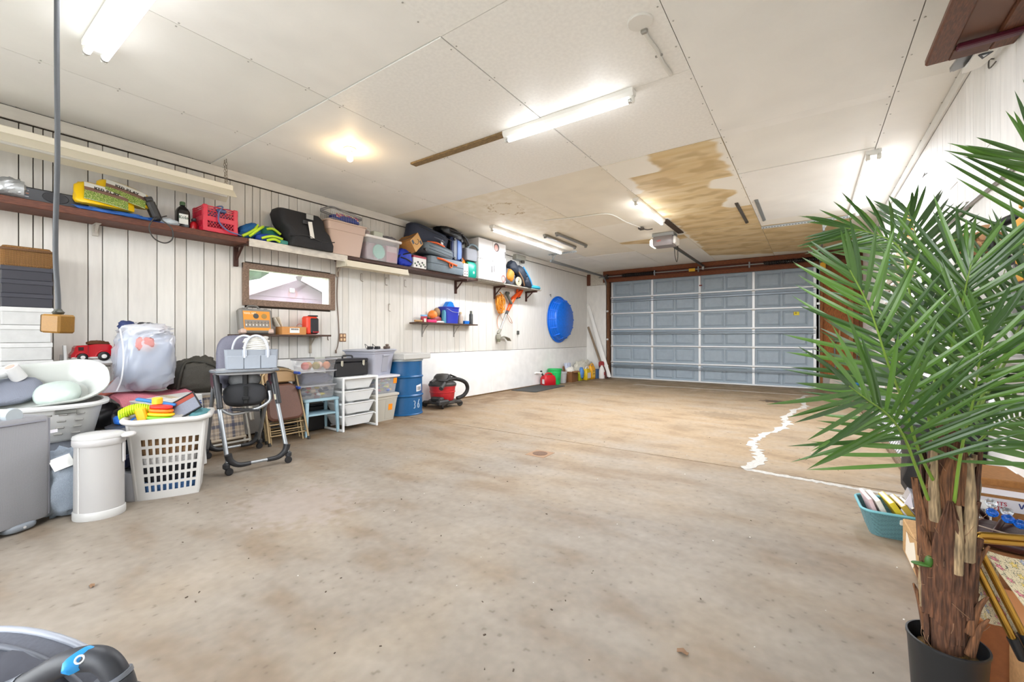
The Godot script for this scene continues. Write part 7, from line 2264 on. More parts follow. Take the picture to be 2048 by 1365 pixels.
	part("body", mb().blob(V3(0, 0.16, 0), V3(0.32, 0.34, 0.44), 76, 0.22, 2.4, 2.8, 20, 32, 0.0), mt("4d4a43", "mottle", V3(7, 7, 7), 0.8, 0.0, 1.0), t)
	part("flap", mb().blob(V3(0.02, 0.28, -0.04), V3(0.22, 0.16, 0.26), 77, 0.35, 2.8, 2.2, 14, 22), mt("454239", "mottle", V3(7, 7, 7), 0.8), t)
	part("strap", mb().tube(curve([V3(0.13, 0.06, 0.18), V3(0.16, 0.2, 0.17), V3(0.10, 0.31, 0.1), V3(0.13, 0.3, -0.05), V3(0.16, 0.24, -0.16), V3(0.13, 0.2, -0.24)]), 0.014, 6), m("35332c", 0.7), t)
	# pink mats
	for i in 2:
		var rws := []
		for r in 5:
			var row := []
			for c in 12:
				var u := c / 11.0
				row.append(V3(-0.16 + (0.36 - 0.03 * i) * r / 4.0, 0.02 * sin(u * 7 + i) - 0.012 * r - 0.05 * maxf(0, r - 3 + 0.5 * i), 0.26 - 0.52 * u))
			rws.append(row)
		rws.reverse()
		one("play_mat", ["deep pink folded play mat under the clear clothes bag", "paler pink quilted play mat drooping below the deep pink one"][i], "mat", mb().sheet(rws, 0.03), mt(["d9808f", "d9a0aa"][i], "mottle", V3(7, 7, 7), 0.8), V3(-4.84 + 0.07 * i, 0.665 - 0.055 * i, -1.32 - 0.03 * i), 0.04)
	for q: Array in [[-1.33, 0.1], [-1.44, 0.1]]:
		one("play_mat_tie", "thin pink ribbon hanging from the play mats, %s of the two" % ("left" if q[0] > -1.4 else "right"), "ribbon", mb().tube(curve([V3(0, 0.02, 0), V3(0.03, -0.02, -0.01), V3(0.04, -0.09, -0.02)]), 0.006, 5), m("dba3ac", 0.7), V3(-4.59, 0.60, q[0]), 0.0, "pink mat ribbons")
	# picture books under the mats, carton in front
	one("picture_book", "green and yellow picture book lying under the pink mats", "book", mb().box(V3(0, 0.0, 0), V3(0.34, 0.025, 0.44), 0.004), mt("7f9a4c", "speck", V3(3, 3, 3), 0.5), V3(-4.76, 0.565, -1.36), 0.05)
	one("picture_book", "thin white and brown book under the green picture book", "book", mb().box(V3(0, 0.0, 0), V3(0.36, 0.02, 0.46), 0.004), mt("c9b59a", "speck", V3(3, 3, 3), 0.5), V3(-4.77, 0.54, -1.33), 0.02)
	t = thing("printed_carton", "white carton with blue lettering behind the tall laundry hamper", "box", V3(-4.60, 0.0, -1.36), 0.04)
	part("carton", mb().box(V3(0, 0.315, 0), V3(0.30, 0.63, 0.44), 0.004, Basis(Vector3.RIGHT, 0.06)), m("dddcd8", 0.6), t)
	part("tape", mb().box(V3(0, 0.632, 0), V3(0.29, 0.003, 0.05), 0.0, Basis(Vector3.RIGHT, 0.06)), m("c9bda0", 0.5), t)
	lettering("Eggs", 0.05, m("2f4f9e", 0.5), t, Transform3D(Basis(Vector3.RIGHT, 0.06) * Basis(Vector3.UP, PI / 2), V3(0.152, 0.575, -0.125)), 0.002)
	part("printed_duck", mb().lathe([V2(0, 0.002), V2(0.035, 0.002), V2(0.035, 0)], 20, Transform3D(Basis(Vector3.BACK, -PI / 2), V3(0.151, 0.565, 0.03))), m("dba53c", 0.6), t)
	one("linen_bag", "pale blue-white plastic bag of linen between the olive duffel and the high chair", "bag", mb().blob(V3(0, 0.28, 0), V3(0.34, 0.62, 0.36), 83, 0.2, 2.6, 2.6, 18, 28, 0.0), mt("c3cbd8", "mottle", V3(6, 6, 6), 0.5), V3(-5.0, 0.0, -1.47))
	one("linen_bag", "grey bag of bedding on the floor under the white laundry basket", "bag", mb().blob(V3(0, 0.22, 0), V3(0.56, 0.46, 0.56), 84, 0.2, 2.4, 3.0, 18, 28, 0.0), mt("5c6068", "mottle", V3(6, 6, 6), 0.8), V3(-4.42, 0.0, -0.66))
	t = thing("packed_quilt", "crinkled blue grey quilt in a clear bag behind the white pail", "quilt", V3(-4.02, 0.0, -0.66))
	part("quilt", mb().blob(V3(0, 0.2, 0), V3(0.30, 0.42, 0.36), 85, 0.2, 3.4, 3.2, 18, 28, 0.0), mt("9aa6b4", "mottle", V3(11, 11, 11), 0.5, 0.0, 1.2), t)
	part("paper_tag", mb().box(V3(0.15, 0.36, 0.06), V3(0.004, 0.08, 0.10), 0.0, Basis(Vector3.BACK, 0.5) * Basis(Vector3.RIGHT, 0.3)), m("e3e3e0", 0.6), t)
	for q: Array in [["boot", "black boot in the dark gap left of the laundry hamper", V3(-4.55, 0.36, -1.08), V3(0.16, 0.22, 0.2), "1d1e22"], ["toy_case", "blue and grey plastic toy case lying behind the white pail", V3(-4.28, 0.42, -1.02), V3(0.30, 0.07, 0.26), "3a4048"], ["toy_car", "shiny blue toy car on the grey toy case", V3(-4.28, 0.49, -1.02), V3(0.13, 0.07, 0.18), "1f66c4"], ["navy_bowl", "navy bowl in the gap between the pail and the hamper", V3(-4.0, 0.22, -0.98), V3(0.12, 0.09, 0.14), "1d2447"]]:
		one(q[0], q[1], q[0].get_slice("_", q[0].count("_")), mb().blob(V3(0, q[3].y / 2, 0), q[3], 21, 0.12, 2.0, 3.2, 12, 22, 0.0), m(q[4], 0.35), q[2])
	one("plastic_crate", "dark plastic crate on the floor between the pail and the laundry hamper", "crate", tub(mb(), [[0.0, 0.30, 0.24, 0.02], [0.36, 0.34, 0.28, 0.02]], 0.008), m("2e3138", 0.5), V3(-4.40, 0.0, -1.12))
	one("nappy_bin", "small pale grey bin in the gap right of the white pail", "bin", mb().lathe([V2(0, 0), V2(0.08, 0), V2(0.085, 0.01), V2(0.095, 0.2), V2(0, 0.2)], 22), m("bcbdc3", 0.4), V3(-3.96, 0.0, -0.99))
	hamper()
	pail()
	laundry_basket()
	playpen()

func toy_truck() -> void:
	var t := thing("toy_truck", "red toy fire truck with big black wheels on the white ladder shelf", "toy truck", V3(-5.22, 0.942, -0.99))
	var xf := Transform3D(Basis(Vector3.UP, PI / 2), Vector3.ZERO)
	# outline along the truck, front to the left in the photo
	var o := PackedVector2Array([V2(-0.135, 0.03), V2(-0.135, 0.06), V2(-0.118, 0.085), V2(-0.112, 0.12), V2(-0.10, 0.135), V2(-0.02, 0.14), V2(0.02, 0.148), V2(0.11, 0.145), V2(0.125, 0.13), V2(0.13, 0.03)])
	part("body", mb().prism(o, -0.055, 0.055, xf), m("b8101e", 0.25), t)
	part("bumper", mb().box(V3(0, 0.03, 0), V3(0.115, 0.02, 0.27), 0.006), m("d8d4d0", 0.4), t)
	part("window", mb().box(V3(0.056, 0.108, 0.075), V3(0.004, 0.03, 0.034), 0.003), m("3a1a1c", 0.3), t)
	part("door_line", mb().box(V3(0.056, 0.09, 0.03), V3(0.003, 0.09, 0.004)), m("7d0a14", 0.4), t)
	for q: Array in [[0.066, 0.034], [-0.07, 0.04]]:
		part("wheel_arch", mb().tube(arc(V3(0.05, q[1], q[0]), V3(0, 0, q[1] + 0.008), V3(0, q[1] + 0.008, 0), 0.0, PI, 14), 0.010, 6), m("b8101e", 0.25), t)
		var wh := part("wheel", mb().lathe([V2(0, 0.0), V2(q[1], 0.0), V2(q[1], 0.022), V2(q[1] * 0.8, 0.026), V2(0, 0.026)], 24, Transform3D(Basis(Vector3.BACK, -PI / 2), V3(0.045, q[1], q[0]))), m("141414", 0.5), t)
		part("hub", mb().lathe([V2(0, 0.012), V2(q[1] * 0.45, 0.008), V2(q[1] * 0.45, 0)], 18, Transform3D(Basis(Vector3.BACK, -PI / 2), V3(0.07, q[1], q[0]))), m("dcdad6", 0.4), wh)
	part("load", mb().blob(V3(0, 0.155, -0.04), V3(0.09, 0.045, 0.14), 51, 0.6, 4.0, 2.2, 12, 22), mt("8f5a30", "fibre", V3(14, 14, 14), 0.8), t)

func hamper() -> void:
	var dirv := V3(0.404, 0, -0.915)
	var yaw := atan2(0.915, 0.404) - PI / 2   # local -z along the front face
	yaw = atan2(-dirv.x, -dirv.z)
	var nrm := V3(0.915, 0, 0.404)
	var c := (V3(-3.87, 0, -0.95) + V3(-3.72, 0, -1.29)) / 2 - nrm * 0.14
	var t := thing("laundry_hamper", "tall white slotted laundry hamper full of clothes, toys heaped on top", "hamper", c, yaw)
	var wm := m("c0beba", 0.4)
	var W0 := 0.27
	var D0 := 0.36
	var W1 := 0.34
	var D1 := 0.45
	var HH := 0.545
	# front wall with real slots: strips between 9 columns and 6 rows
	var P := func(u: float, y: float, off: float) -> Vector3:
		var k := y / HH
		return V3(lerpf(W0, W1, k) / 2 + off + 0.012 * (1.0 - 4.0 * u * u), y, -u * lerpf(D0, D1, k))
	var nc := 9
	var nr := 6
	var us := [-0.5]
	for i in nc:
		var a := lerpf(-0.31, 0.40, i / 8.0)
		us.append(a - 0.027)
		us.append(a + 0.027)
	us.append(0.5)
	var ys := [0.0]
	for j in nr:
		ys.append(0.055 + j * 0.066)
		ys.append(0.055 + j * 0.066 + 0.046)
	ys.append(HH)
	var b := mb()
	for i in us.size() - 1:
		for j in ys.size() - 1:
			var solid := not (i % 2 == 1 and j % 2 == 1)
			if not solid:
				continue
			b.quad(P.call(us[i], ys[j], 0.0), P.call(us[i + 1], ys[j], 0.0), P.call(us[i + 1], ys[j + 1], 0.0), P.call(us[i], ys[j + 1], 0.0))
			b.quad(P.call(us[i + 1], ys[j], -0.004), P.call(us[i], ys[j], -0.004), P.call(us[i], ys[j + 1], -0.004), P.call(us[i + 1], ys[j + 1], -0.004))
	for i in range(1, us.size() - 1, 2):
		for j in range(1, ys.size() - 1, 2):
			var q := [P.call(us[i], ys[j], 0.0), P.call(us[i + 1], ys[j], 0.0), P.call(us[i + 1], ys[j + 1], 0.0), P.call(us[i], ys[j + 1], 0.0)]
			var dx := V3(-0.004, 0, 0)
			for k in 4:
				b.quad(q[(k + 1) % 4] + dx, q[(k + 1) % 4], q[k], q[k] + dx)
	part("front_wall", b, wm, t)
	# other three walls and floor
	b = mb()
	for s in 3:
		var lo := []
		var hi := []
		if s == 0:
			lo = [V3(W0 / 2, 0, D0 / 2), V3(-W0 / 2, 0, D0 / 2)]
			hi = [V3(W1 / 2, HH, D1 / 2), V3(-W1 / 2, HH, D1 / 2)]
		elif s == 1:
			lo = [V3(-W0 / 2, 0, D0 / 2), V3(-W0 / 2, 0, -D0 / 2)]
			hi = [V3(-W1 / 2, HH, D1 / 2), V3(-W1 / 2, HH, -D1 / 2)]
		else:
			lo = [V3(-W0 / 2, 0, -D0 / 2), V3(W0 / 2, 0, -D0 / 2)]
			hi = [V3(-W1 / 2, HH, -D1 / 2), V3(W1 / 2, HH, -D1 / 2)]
		b.quad(lo[1], lo[0], hi[0], hi[1])
		var ins: Vector3 = [V3(0, 0, -0.004), V3(0.004, 0, 0), V3(0, 0, 0.004)][s]
		b.quad(lo[0] + ins, lo[1] + ins, hi[1] + ins, hi[0] + ins)
	b.box(V3(0, 0.006, 0), V3(W0, 0.012, D0))
	part("shell", b, wm, t)
	for s: float in [-1.0, 1.0]:
		part("corner", mb().tube([V3(W0 / 2 - 0.012, 0.01, s * (D0 / 2 - 0.012)), V3(W1 / 2 - 0.012, HH, s * (D1 / 2 - 0.012))], 0.016, 10), wm, t)
	var rim := []
	for p in rr(W1 + 0.04, D1 + 0.04, 0.07, HH, 0.008, 0, 8):
		rim.append(p + V3(0, 0.02 * (p.z / D1 * 2) * (p.z / D1 * 2), 0))
	part("rim", mb().tube(rim, 0.02, 10, true), wm, t)
	# clothes inside, in layers
	var xf := Transform3D(Basis(Vector3.UP, yaw), c)
	var lay := [["blue cloth at the bottom of the laundry hamper", 0.075, 0.13, "4f7ab0"], ["black clothes low in the laundry hamper", 0.18, 0.16, "2b2b30"], ["white cloth in the middle of the laundry hamper", 0.275, 0.12, "d4d2d0"], ["tan cloth near the top of the laundry hamper", 0.38, 0.18, "93714e"], ["grey-white cloth just under the rim of the laundry hamper", 0.475, 0.10, "b9b6ae"]]
	for i in lay.size():
		var k: float = lay[i][1] / HH
		one("garment", lay[i][0], "clothing", mb().blob(Vector3.ZERO, V3(lerpf(W0, W1, k) - 0.03, lay[i][2], lerpf(D0, D1, k) - 0.035), 131 + i, 0.09, 3.4, 5.0, 14, 34, -0.5), mt(lay[i][3], "mottle", V3(10, 10, 10), 0.85, 0.0, 1.0), xf * V3(0.004, lay[i][1], 0), yaw)
	# toys on top
	t = thing("toy_slinky", "lime green bendy toy hose lying along the left of the laundry hamper", "toy", xf * V3(0.02, HH + 0.035, 0.16), yaw)
	b = mb()
	for i in 16:
		var p := V3(0.03 - 0.0 * i, 0.02 + 0.0006 * i * (16 - i), 0.115 - 0.0125 * i)
		b.tube(arc(p, V3(0.032, 0, 0), V3(0, 0.032, 0.004), 0, TU, 14), 0.0065, 5)
	part("coil", b, m("b9d41c", 0.4), t)
	t = thing("toy_stacker", "stacked ring toy in yellow, orange, red and green leaning in the laundry hamper", "toy", xf * V3(0.08, HH + 0.01, 0.065), yaw - 0.1)
	for i in 4:
		part("ring", mb().blob(V3(0, 0.012 + 0.026 * i, -0.02), V3(0.12 - 0.006 * i, 0.03, 0.17 - 0.012 * i), 3, 0.0, 1.0, 3.0, 10, 22, -INF, Basis(Vector3.RIGHT, -0.12)), m(["7fd22c", "f0c21a", "ee7a1a", "d62e22"][i], 0.35), t)
	part("yellow_block", mb().box(V3(0.0, 0.045, 0.085), V3(0.09, 0.10, 0.06), 0.012, Basis(Vector3.RIGHT, 0.25)), m("edb019", 0.4), t)
	part("blue_bar", mb().box(V3(-0.05, 0.12, 0.02), V3(0.05, 0.02, 0.24), 0.006, Basis(Vector3.RIGHT, -0.25)), m("1e6fb0", 0.4), t)
	part("knob", mb().lathe([V2(0, 0.11), V2(0.032, 0.11), V2(0.032, 0.15), V2(0.026, 0.156), V2(0, 0.156)], 18, Transform3D(Basis(), V3(-0.03, 0, 0.01))), m("edb829", 0.4), t)
	t = thing("framed_picture", "dark-framed picture leaning out of the laundry hamper", "picture frame", xf * V3(0.06, HH + 0.085, -0.085), yaw)
	var fb := Basis(Vector3.RIGHT, 0.55) * Basis(Vector3.BACK, 0.75)
	part("picture", mb().box(fb * Vector3.ZERO, V3(0.008, 0.15, 0.18), 0.0, fb), mt("7f8390", "mottle", V3(12, 12, 12), 0.3), t)
	part("picture_band", mb().box(fb * V3(0.002, 0.055, 0), V3(0.008, 0.035, 0.18), 0.0, fb), m("8c3b2c", 0.4), t)
	b = mb()
	for s: float in [-1.0, 1.0]:
		b.box(fb * V3(0.004, s * 0.078, 0), V3(0.014, 0.010, 0.20), 0.002, fb)
		b.box(fb * V3(0.004, 0, s * 0.095), V3(0.014, 0.16, 0.010), 0.002, fb)
	part("frame", b, m("1f2024", 0.4), t)
	one("garment", "speckled grey and white cloth at the front of the hamper's rim", "clothing", mb().blob(Vector3.ZERO, V3(0.18, 0.07, 0.2), 140, 0.3, 3.4, 2.4, 14, 22), mt("b9b6b0", "speck", V3(5, 5, 5), 0.85), xf * V3(0.05, HH + 0.005, -0.06), yaw)
	one("garment", "teal and pink patterned cloth at the right end of the hamper", "clothing", mb().blob(Vector3.ZERO, V3(0.2, 0.09, 0.15), 141, 0.3, 3.4, 2.4, 14, 22), mt("5f9aa0", "speck", V3(5, 5, 5), 0.85), xf * V3(0.02, HH + 0.02, -0.165), yaw)
	one("garment", "grey towel filling the left of the hamper's mouth", "clothing", mb().blob(Vector3.ZERO, V3(0.26, 0.08, 0.22), 142, 0.2, 3.0, 2.6, 14, 22), mt("a6a4a2", "mottle", V3(9, 9, 9), 0.85), xf * V3(-0.02, HH - 0.02, 0.09), yaw)

func pail() -> void:
	var yaw := -0.42
	var t := thing("diaper_pail", "white oval step pail with a domed lid, left of the laundry hamper", "bin", V3(-3.775, 0, -0.755), yaw)
	t.scale = V3(0.83, 0.93, 0.83)
	var wm := m("b9b7b6", 0.35)
	var el := func(w: float, d: float, y: float, lift := 0.0, dz := 0.0) -> PackedVector3Array:
		var rg := PackedVector3Array()
		for j in 40:
			var a := TU * j / 40
			# flatter at the back, full at the front
			var x := cos(a) * w / 2
			var z := -sin(a) * d / 2
			rg.append(V3(x, y + lift * (x / w + 0.5), z + dz))
		return rg
	part("base", mb().loft([el.call(0.265, 0.305, 0.0), el.call(0.27, 0.31, 0.008), el.call(0.27, 0.31, 0.05), el.call(0.262, 0.302, 0.055)]), m("bfbebb", 0.35), t)
	part("body", mb().loft([el.call(0.255, 0.295, 0.05), el.call(0.25, 0.29, 0.495)]), m("b0aeac", 0.3), t)
	part("front_seam", mb().box(V3(0.098, 0.275, 0.095), V3(0.004, 0.44, 0.006), 0.0, Basis(Vector3.UP, -0.7)), m("e9e8e6", 0.35), t)
	part("lid_band", mb().loft([el.call(0.262, 0.302, 0.495), el.call(0.275, 0.315, 0.505), el.call(0.275, 0.315, 0.535), el.call(0.268, 0.306, 0.54)]), wm, t)
	part("lid", mb().loft([el.call(0.268, 0.312, 0.54), el.call(0.272, 0.316, 0.548), el.call(0.262, 0.305, 0.562), el.call(0.22, 0.26, 0.572), el.call(0.12, 0.15, 0.578), el.call(0.02, 0.02, 0.58)]), m("bdbcba", 0.25), t)
	part("lid_lip", mb().blob(V3(0.02, 0.548, -0.175), V3(0.14, 0.035, 0.09), 2, 0.0, 1.0, 2.4, 12, 20), m("cac9c7", 0.3), t)
	part("side_tab", mb().box(V3(0.02, 0.43, -0.147), V3(0.05, 0.14, 0.014), 0.005), m("c3c1c0", 0.4), t)

func laundry_basket() -> void:
	var c := V3(-4.42, 0.44, -0.60)
	var t := thing("laundry_basket", "low oval white laundry basket with slots, heaped with baby gear, above the white pail", "basket", c, -0.15)
	t.rotation.z = -0.06
	var wm := m("cbcac7", 0.4)
	var el := func(w: float, d: float, y: float) -> PackedVector3Array:
		var rg := PackedVector3Array()
		for j in 36:
			var a := TU * j / 36
			var e := 0.75
			rg.append(V3(signf(cos(a)) * pow(absf(cos(a)), e) * w / 2, y, -signf(sin(a)) * pow(absf(sin(a)), e) * d / 2))
		return rg
	part("shell", mb().loft([el.call(0.36, 0.46, 0.0), el.call(0.40, 0.50, 0.02), el.call(0.46, 0.60, 0.25), el.call(0.45, 0.59, 0.25), el.call(0.39, 0.49, 0.03)], true, true), wm, t)
	part("rim", mb().loft([el.call(0.45, 0.59, 0.24), el.call(0.50, 0.66, 0.235), el.call(0.505, 0.665, 0.25), el.call(0.455, 0.60, 0.262), el.call(0.44, 0.58, 0.255)], false, false), m("cfcfcd", 0.4), t)
	for r in 4:
		for k in 3:
			var z := 0.02 - 0.085 * k - 0.008 * r
			var y := 0.06 + 0.045 * r
			var xx := (0.40 + 0.06 * y / 0.25) / 2
			part("slot", mb().box(V3(xx * 0.985 - 0.06 * pow(absf(z) / 0.3, 3.0), y, z), V3(0.012, 0.014, 0.065 if k == 0 else 0.045), 0.004, Basis(Vector3.UP, z * 0.5)), m("8f8d88", 0.7), t)
	part("hand_grip", mb().box(V3(0.222, 0.215, -0.10), V3(0.014, 0.03, 0.11), 0.006), m("7d7d78", 0.7), t)
	# baby bath / seat pieces
	var s := thing("baby_bath", "glossy white plastic baby bath lying tipped in the laundry basket", "baby bath", c + V3(-0.06, 0.27, 0.02), -0.2)
	var bt := Basis(Vector3.RIGHT, 0.12) * Basis(Vector3.BACK, -0.62)
	var ring := func(w: float, d: float, y: float) -> PackedVector3Array:
		var rg := PackedVector3Array()
		for p in rr(w, d, minf(w, d) * 0.42, y, 0, 0, 8):
			rg.append(bt * p)
		return rg
	part("shell", mb().loft([ring.call(0.30, 0.52, 0.0), ring.call(0.42, 0.68, 0.12), ring.call(0.47, 0.76, 0.13), ring.call(0.47, 0.76, 0.142), ring.call(0.41, 0.67, 0.128), ring.call(0.28, 0.5, 0.012)], true, true), m("b2b5b0", 0.2), s)
	part("seat_hump", mb().blob(bt * V3(0.05, 0.07, -0.10), V3(0.22, 0.12, 0.24), 7, 0.05, 2.0, 2.4, 16, 24, -INF, bt), m("aebab3", 0.2), s)
	part("mesh_sling", mb().blob(bt * V3(-0.06, 0.06, 0.14), V3(0.26, 0.08, 0.34), 9, 0.1, 2.0, 2.6, 14, 22, -INF, bt), mt("8e93a2", "weave", V3(40, 40, 40), 0.8), s)
	var rg2 := thing("baby_lounger", "round quilted white baby lounger resting behind the baby bath", "baby lounger", c + V3(-0.36, 0.30, -0.05), 0.0)
	part("padded_ring", mb().tube(arc(V3(0, 0.04, 0), V3(0, 0.02, -0.27), V3(0, 0.125, 0), 0.0, PI * 1.1, 24), 0.05, 12), mt("cdcfd4", "weave", V3(45, 45, 45), 0.85, 0.0, 0.6), rg2)
	part("cushion", mb().blob(V3(0.02, 0.03, 0.0), V3(0.10, 0.2, 0.42), 6, 0.05, 2.0, 2.4, 14, 24), mt("6d717c", "mottle", V3(10, 10, 10), 0.85), rg2)
	var sw := thing("swing_arm", "white plastic baby swing arm with a round cap, left of the quilted lounger", "baby swing", c + V3(-0.14, 0.42, 0.12), 0.0)
	part("arm", mb().tube(curve([V3(0.1, -0.05, 0.32), V3(0.06, 0.01, 0.16), V3(0.0, 0.05, 0.02)]), 0.03, 10), m("c8c9c8", 0.3), sw)
	part("cap", mb().tube([V3(0.0, 0.0, -0.02), V3(0.03, 0.085, 0.03)], 0.042, 18), m("cdcccb", 0.3), sw)
	part("cap_mark", mb().tube([V3(0.03, 0.085, 0.03), V3(0.0305, 0.0865, 0.031)], 0.026, 16), m("d8a193", 0.5), sw)

func playpen() -> void:
	var fdir := V3(0.11, 0, 0.215).normalized()
	var c0 := V3(-3.872, 0, -0.555)
	var nrm := V3(fdir.z, 0, -fdir.x)
	var L := 0.85
	var c := c0 + fdir * (L / 2) - nrm * 0.11
	var yaw := atan2(fdir.x, fdir.z)
	var t := thing("folded_playpen", "folded grey fabric playpen with grey plastic feet standing in the near left corner", "playpen", c, yaw)
	var fab := mt("b0b0b5", "weave", V3(70, 70, 70), 0.85)
	part("fabric_cover", mb().loft([rr(0.21, L - 0.01, 0.03, 0.045, 0, 0, 5), rr(0.22, L, 0.03, 0.06, 0, 0, 5), rr(0.225, L, 0.03, 0.35, 0, 0, 5), rr(0.22, L, 0.03, 0.65, 0, 0, 5), rr(0.20, L - 0.02, 0.03, 0.668, 0, 0, 5)]), fab, t)
	part("edge_piping", mb().tube([V3(0.10, 0.06, -L / 2 + 0.01), V3(0.10, 0.65, -L / 2 + 0.01)], 0.008, 6), m("7f7f87", 0.8), t)
	part("top_seam", mb().tube([V3(0.11, 0.64, -L / 2 + 0.03), V3(0.11, 0.64, L / 2)], 0.006, 6), m("7c7c84", 0.8), t)
	for i in 4:
		var z := -L / 2 + 0.14 + 0.19 * i
		part("foot", mb().blob(V3(0.06, 0.03, z), V3(0.12, 0.055, 0.16), 5, 0.0, 1.0, 3.0, 12, 22, 0.0), m("7d838a", 0.4), t)
		part("hinge_disc", mb().lathe([V2(0, -0.02), V2(0.04, -0.02), V2(0.045, -0.012), V2(0.045, 0.012), V2(0.04, 0.02), V2(0, 0.02)], 24, Transform3D(Basis(Vector3.BACK, -PI / 2), V3(0.06, 0.688, z + 0.02))), m("a3abb0", 0.4), t)
		part("foot_screw", mb().lathe([V2(0, 0.003), V2(0.008, 0.002), V2(0.008, 0)], 10, Transform3D(Basis(Vector3.BACK, -PI / 2), V3(0.121, 0.03, z))), m("d6d6d6", 0.3, 0.5), t)
	part("care_tag", mb().box(V3(0.09, 0.56, -L / 2 - 0.02), V3(0.002, 0.02, 0.05)), m("e8e6ee", 0.6), t)

# ---------------------------------------------------------------- right side
func right_side() -> void:
	# overhead storage shelf made of an old panelled door
	var t := thing("overhead_shelf", "overhead shelf made of a brown panelled door, a maroon bar beneath", "shelf", V3(0.71, 2.70, -1.45))
	var br := mt("7a4526", "grain", V3(7, 7, 1), 0.5)
	var brx := mt("6b3a22", "grain", V3(1, 7, 7), 0.5)
	for s: float in [-1.0, 1.0]:
		part("stile", mb().box(V3(s * 0.125, 0.02, 0), V3(0.10, 0.04, 3.86), 0.008), br, t)
	for z: float in [-1.88, 0.0, 1.88]:
		part("rail", mb().box(V3(0, 0.02, z), V3(0.16, 0.039, 0.11), 0.006), brx, t)
	for z: float in [-0.94, 0.94]:
		part("panel", mb().box(V3(0, 0.026, z), V3(0.16, 0.012, 1.78)), mt("6a4633", "paint", V3(1, 1, 1), 0.5), t)
	part("maroon_bar", mb().box(V3(0.045, -0.012, -1.775), V3(0.24, 0.028, 0.045), 0.006).box(V3(0.045, -0.02, -1.775), V3(0.24, 0.014, 0.02), 0.004), m("4c0f22", 0.35), t)
	for i in 2:
		t = thing("ski", ["white ski with a black triangle mark, tip sticking out over the overhead shelf", "dark grey ski behind the white one on the overhead shelf"][i], "ski", V3(0.80 - 0.055 * i, 2.748 + 0.03 * i, -2.3))
		var rows := []
		for k in 15:
			var z := -1.60 + 0.16 * k
			var w := 0.045 * sqrt(clampf(k / 1.3, 0.03, 1.0))
			var y := 0.10 * pow(maxf(0.0, 1.0 - k / 3.0), 2.0)
			rows.append([V3(-w, y, z), V3(0, y + 0.004, z), V3(w, y, z)])
		rows.reverse()
		part("blade", mb().sheet(rows, 0.014), m(["e4e2da", "5b5e60"][i], 0.3), t)
		if i == 0:
			part("triangle_mark", mb().prism(PackedVector2Array([V2(-0.03, 0), V2(0.03, 0), V2(0, -0.06)]), 0, 0.003, Transform3D(Basis(Vector3.RIGHT, PI / 2), V3(0, -0.011, -1.18))), m("2a2f38", 0.4), t)
			part("triangle_centre", mb().prism(PackedVector2Array([V2(-0.011, -0.011), V2(0.011, -0.011), V2(0, -0.034)]), 0, 0.003, Transform3D(Basis(Vector3.RIGHT, PI / 2), V3(0, -0.0125, -1.18))), m("d9dde2", 0.4), t)
	# conduit, hook
	t = thing("conduit", "thin grey metal conduit running level along the right wall above the paper rolls", "conduit", V3(WR - 0.014, 2.045, 0))
	part("pipe", mb().tube([V3(0, 0, -2.6), V3(0, 0, -4.3), V3(0, 0.012, -5.2)], 0.012, 8), m("a8a6a2", 0.4, 0.4), t)
	for z: float in [-3.45, -4.2, -5.0]:
		part("strap", mb().box(V3(0.004, 0.008, z), V3(0.024, 0.05, 0.02), 0.004), m("8f8a82", 0.4, 0.4), t)
	one("wall_hook", "thin wire hook high on the right wall planks", "hook", mb().tube(curve([V3(0, 0.03, 0), V3(-0.03, 0.0, 0.02), V3(-0.04, -0.02, 0.06), V3(-0.03, 0.01, 0.09)]), 0.004, 5), m("5a5550", 0.5, 0.4), V3(WR, 2.655, -5.5))
	one("wall_hook", "short wire hook on the right wall just below the ski tips", "hook", mb().tube(curve([V3(0, 0.03, 0), V3(-0.02, 0.03, 0.0), V3(-0.02, -0.02, 0.0), V3(-0.01, -0.02, 0.07)]), 0.004, 5), m("6a6560", 0.5, 0.4), V3(WR, 2.77, -3.72))
	# wall shelf with vacuum and paper rolls
	t = thing("wall_shelf", "plain grey shelf on the right wall behind the palm", "shelf", V3(0.72, 1.08, -2.9))
	part("board", mb().box(V3(0, -0.012, 0), V3(0.34, 0.024, 2.0), 0.003), m("bdb9b2", 0.6), t)
	for z: float in [-0.9, 0.0, 0.9]:
		part("bracket", mb().box(V3(0.155, -0.12, z), V3(0.03, 0.2, 0.03), 0.003).box(V3(0.0, -0.034, z), V3(0.3, 0.02, 0.03), 0.003), m("8d8a84", 0.5), t)
	t = thing("shop_vacuum", "black and yellow wet-dry vacuum on the right wall shelf, partly behind the palm", "vacuum cleaner", V3(0.74, 1.08, -2.26), -0.06)
	t.scale = V3(0.8, 0.8, 0.8)
	var bk := m("1c1d20", 0.45)
	part("tank", mb().loft([rr(0.26, 0.40, 0.06, 0.0, 0, 0, 6), rr(0.29, 0.44, 0.07, 0.03, 0, 0, 6), rr(0.30, 0.45, 0.07, 0.40, 0, 0, 6)]), bk, t)
	part("head", mb().loft([rr(0.30, 0.46, 0.07, 0.40, 0, 0, 6), rr(0.31, 0.48, 0.08, 0.44, 0, 0, 6), rr(0.31, 0.48, 0.08, 0.60, 0, 0, 6), rr(0.26, 0.40, 0.08, 0.70, 0, 0, 6)]), bk, t)
	part("dome", mb().lathe([V2(0.0, 0.68), V2(0.17, 0.68), V2(0.175, 0.70), V2(0.175, 0.76), V2(0.16, 0.775), V2(0.16, 0.79), V2(0.175, 0.80), V2(0.17, 0.84), V2(0.13, 0.90), V2(0.07, 0.93), V2(0, 0.935)], 28, Transform3D(Basis().scaled(V3(0.82, 1, 1.0)), V3(0, -0.02, 0))), m("4b4d52", 0.5), t)
	var ye := m("f0ab12", 0.4)
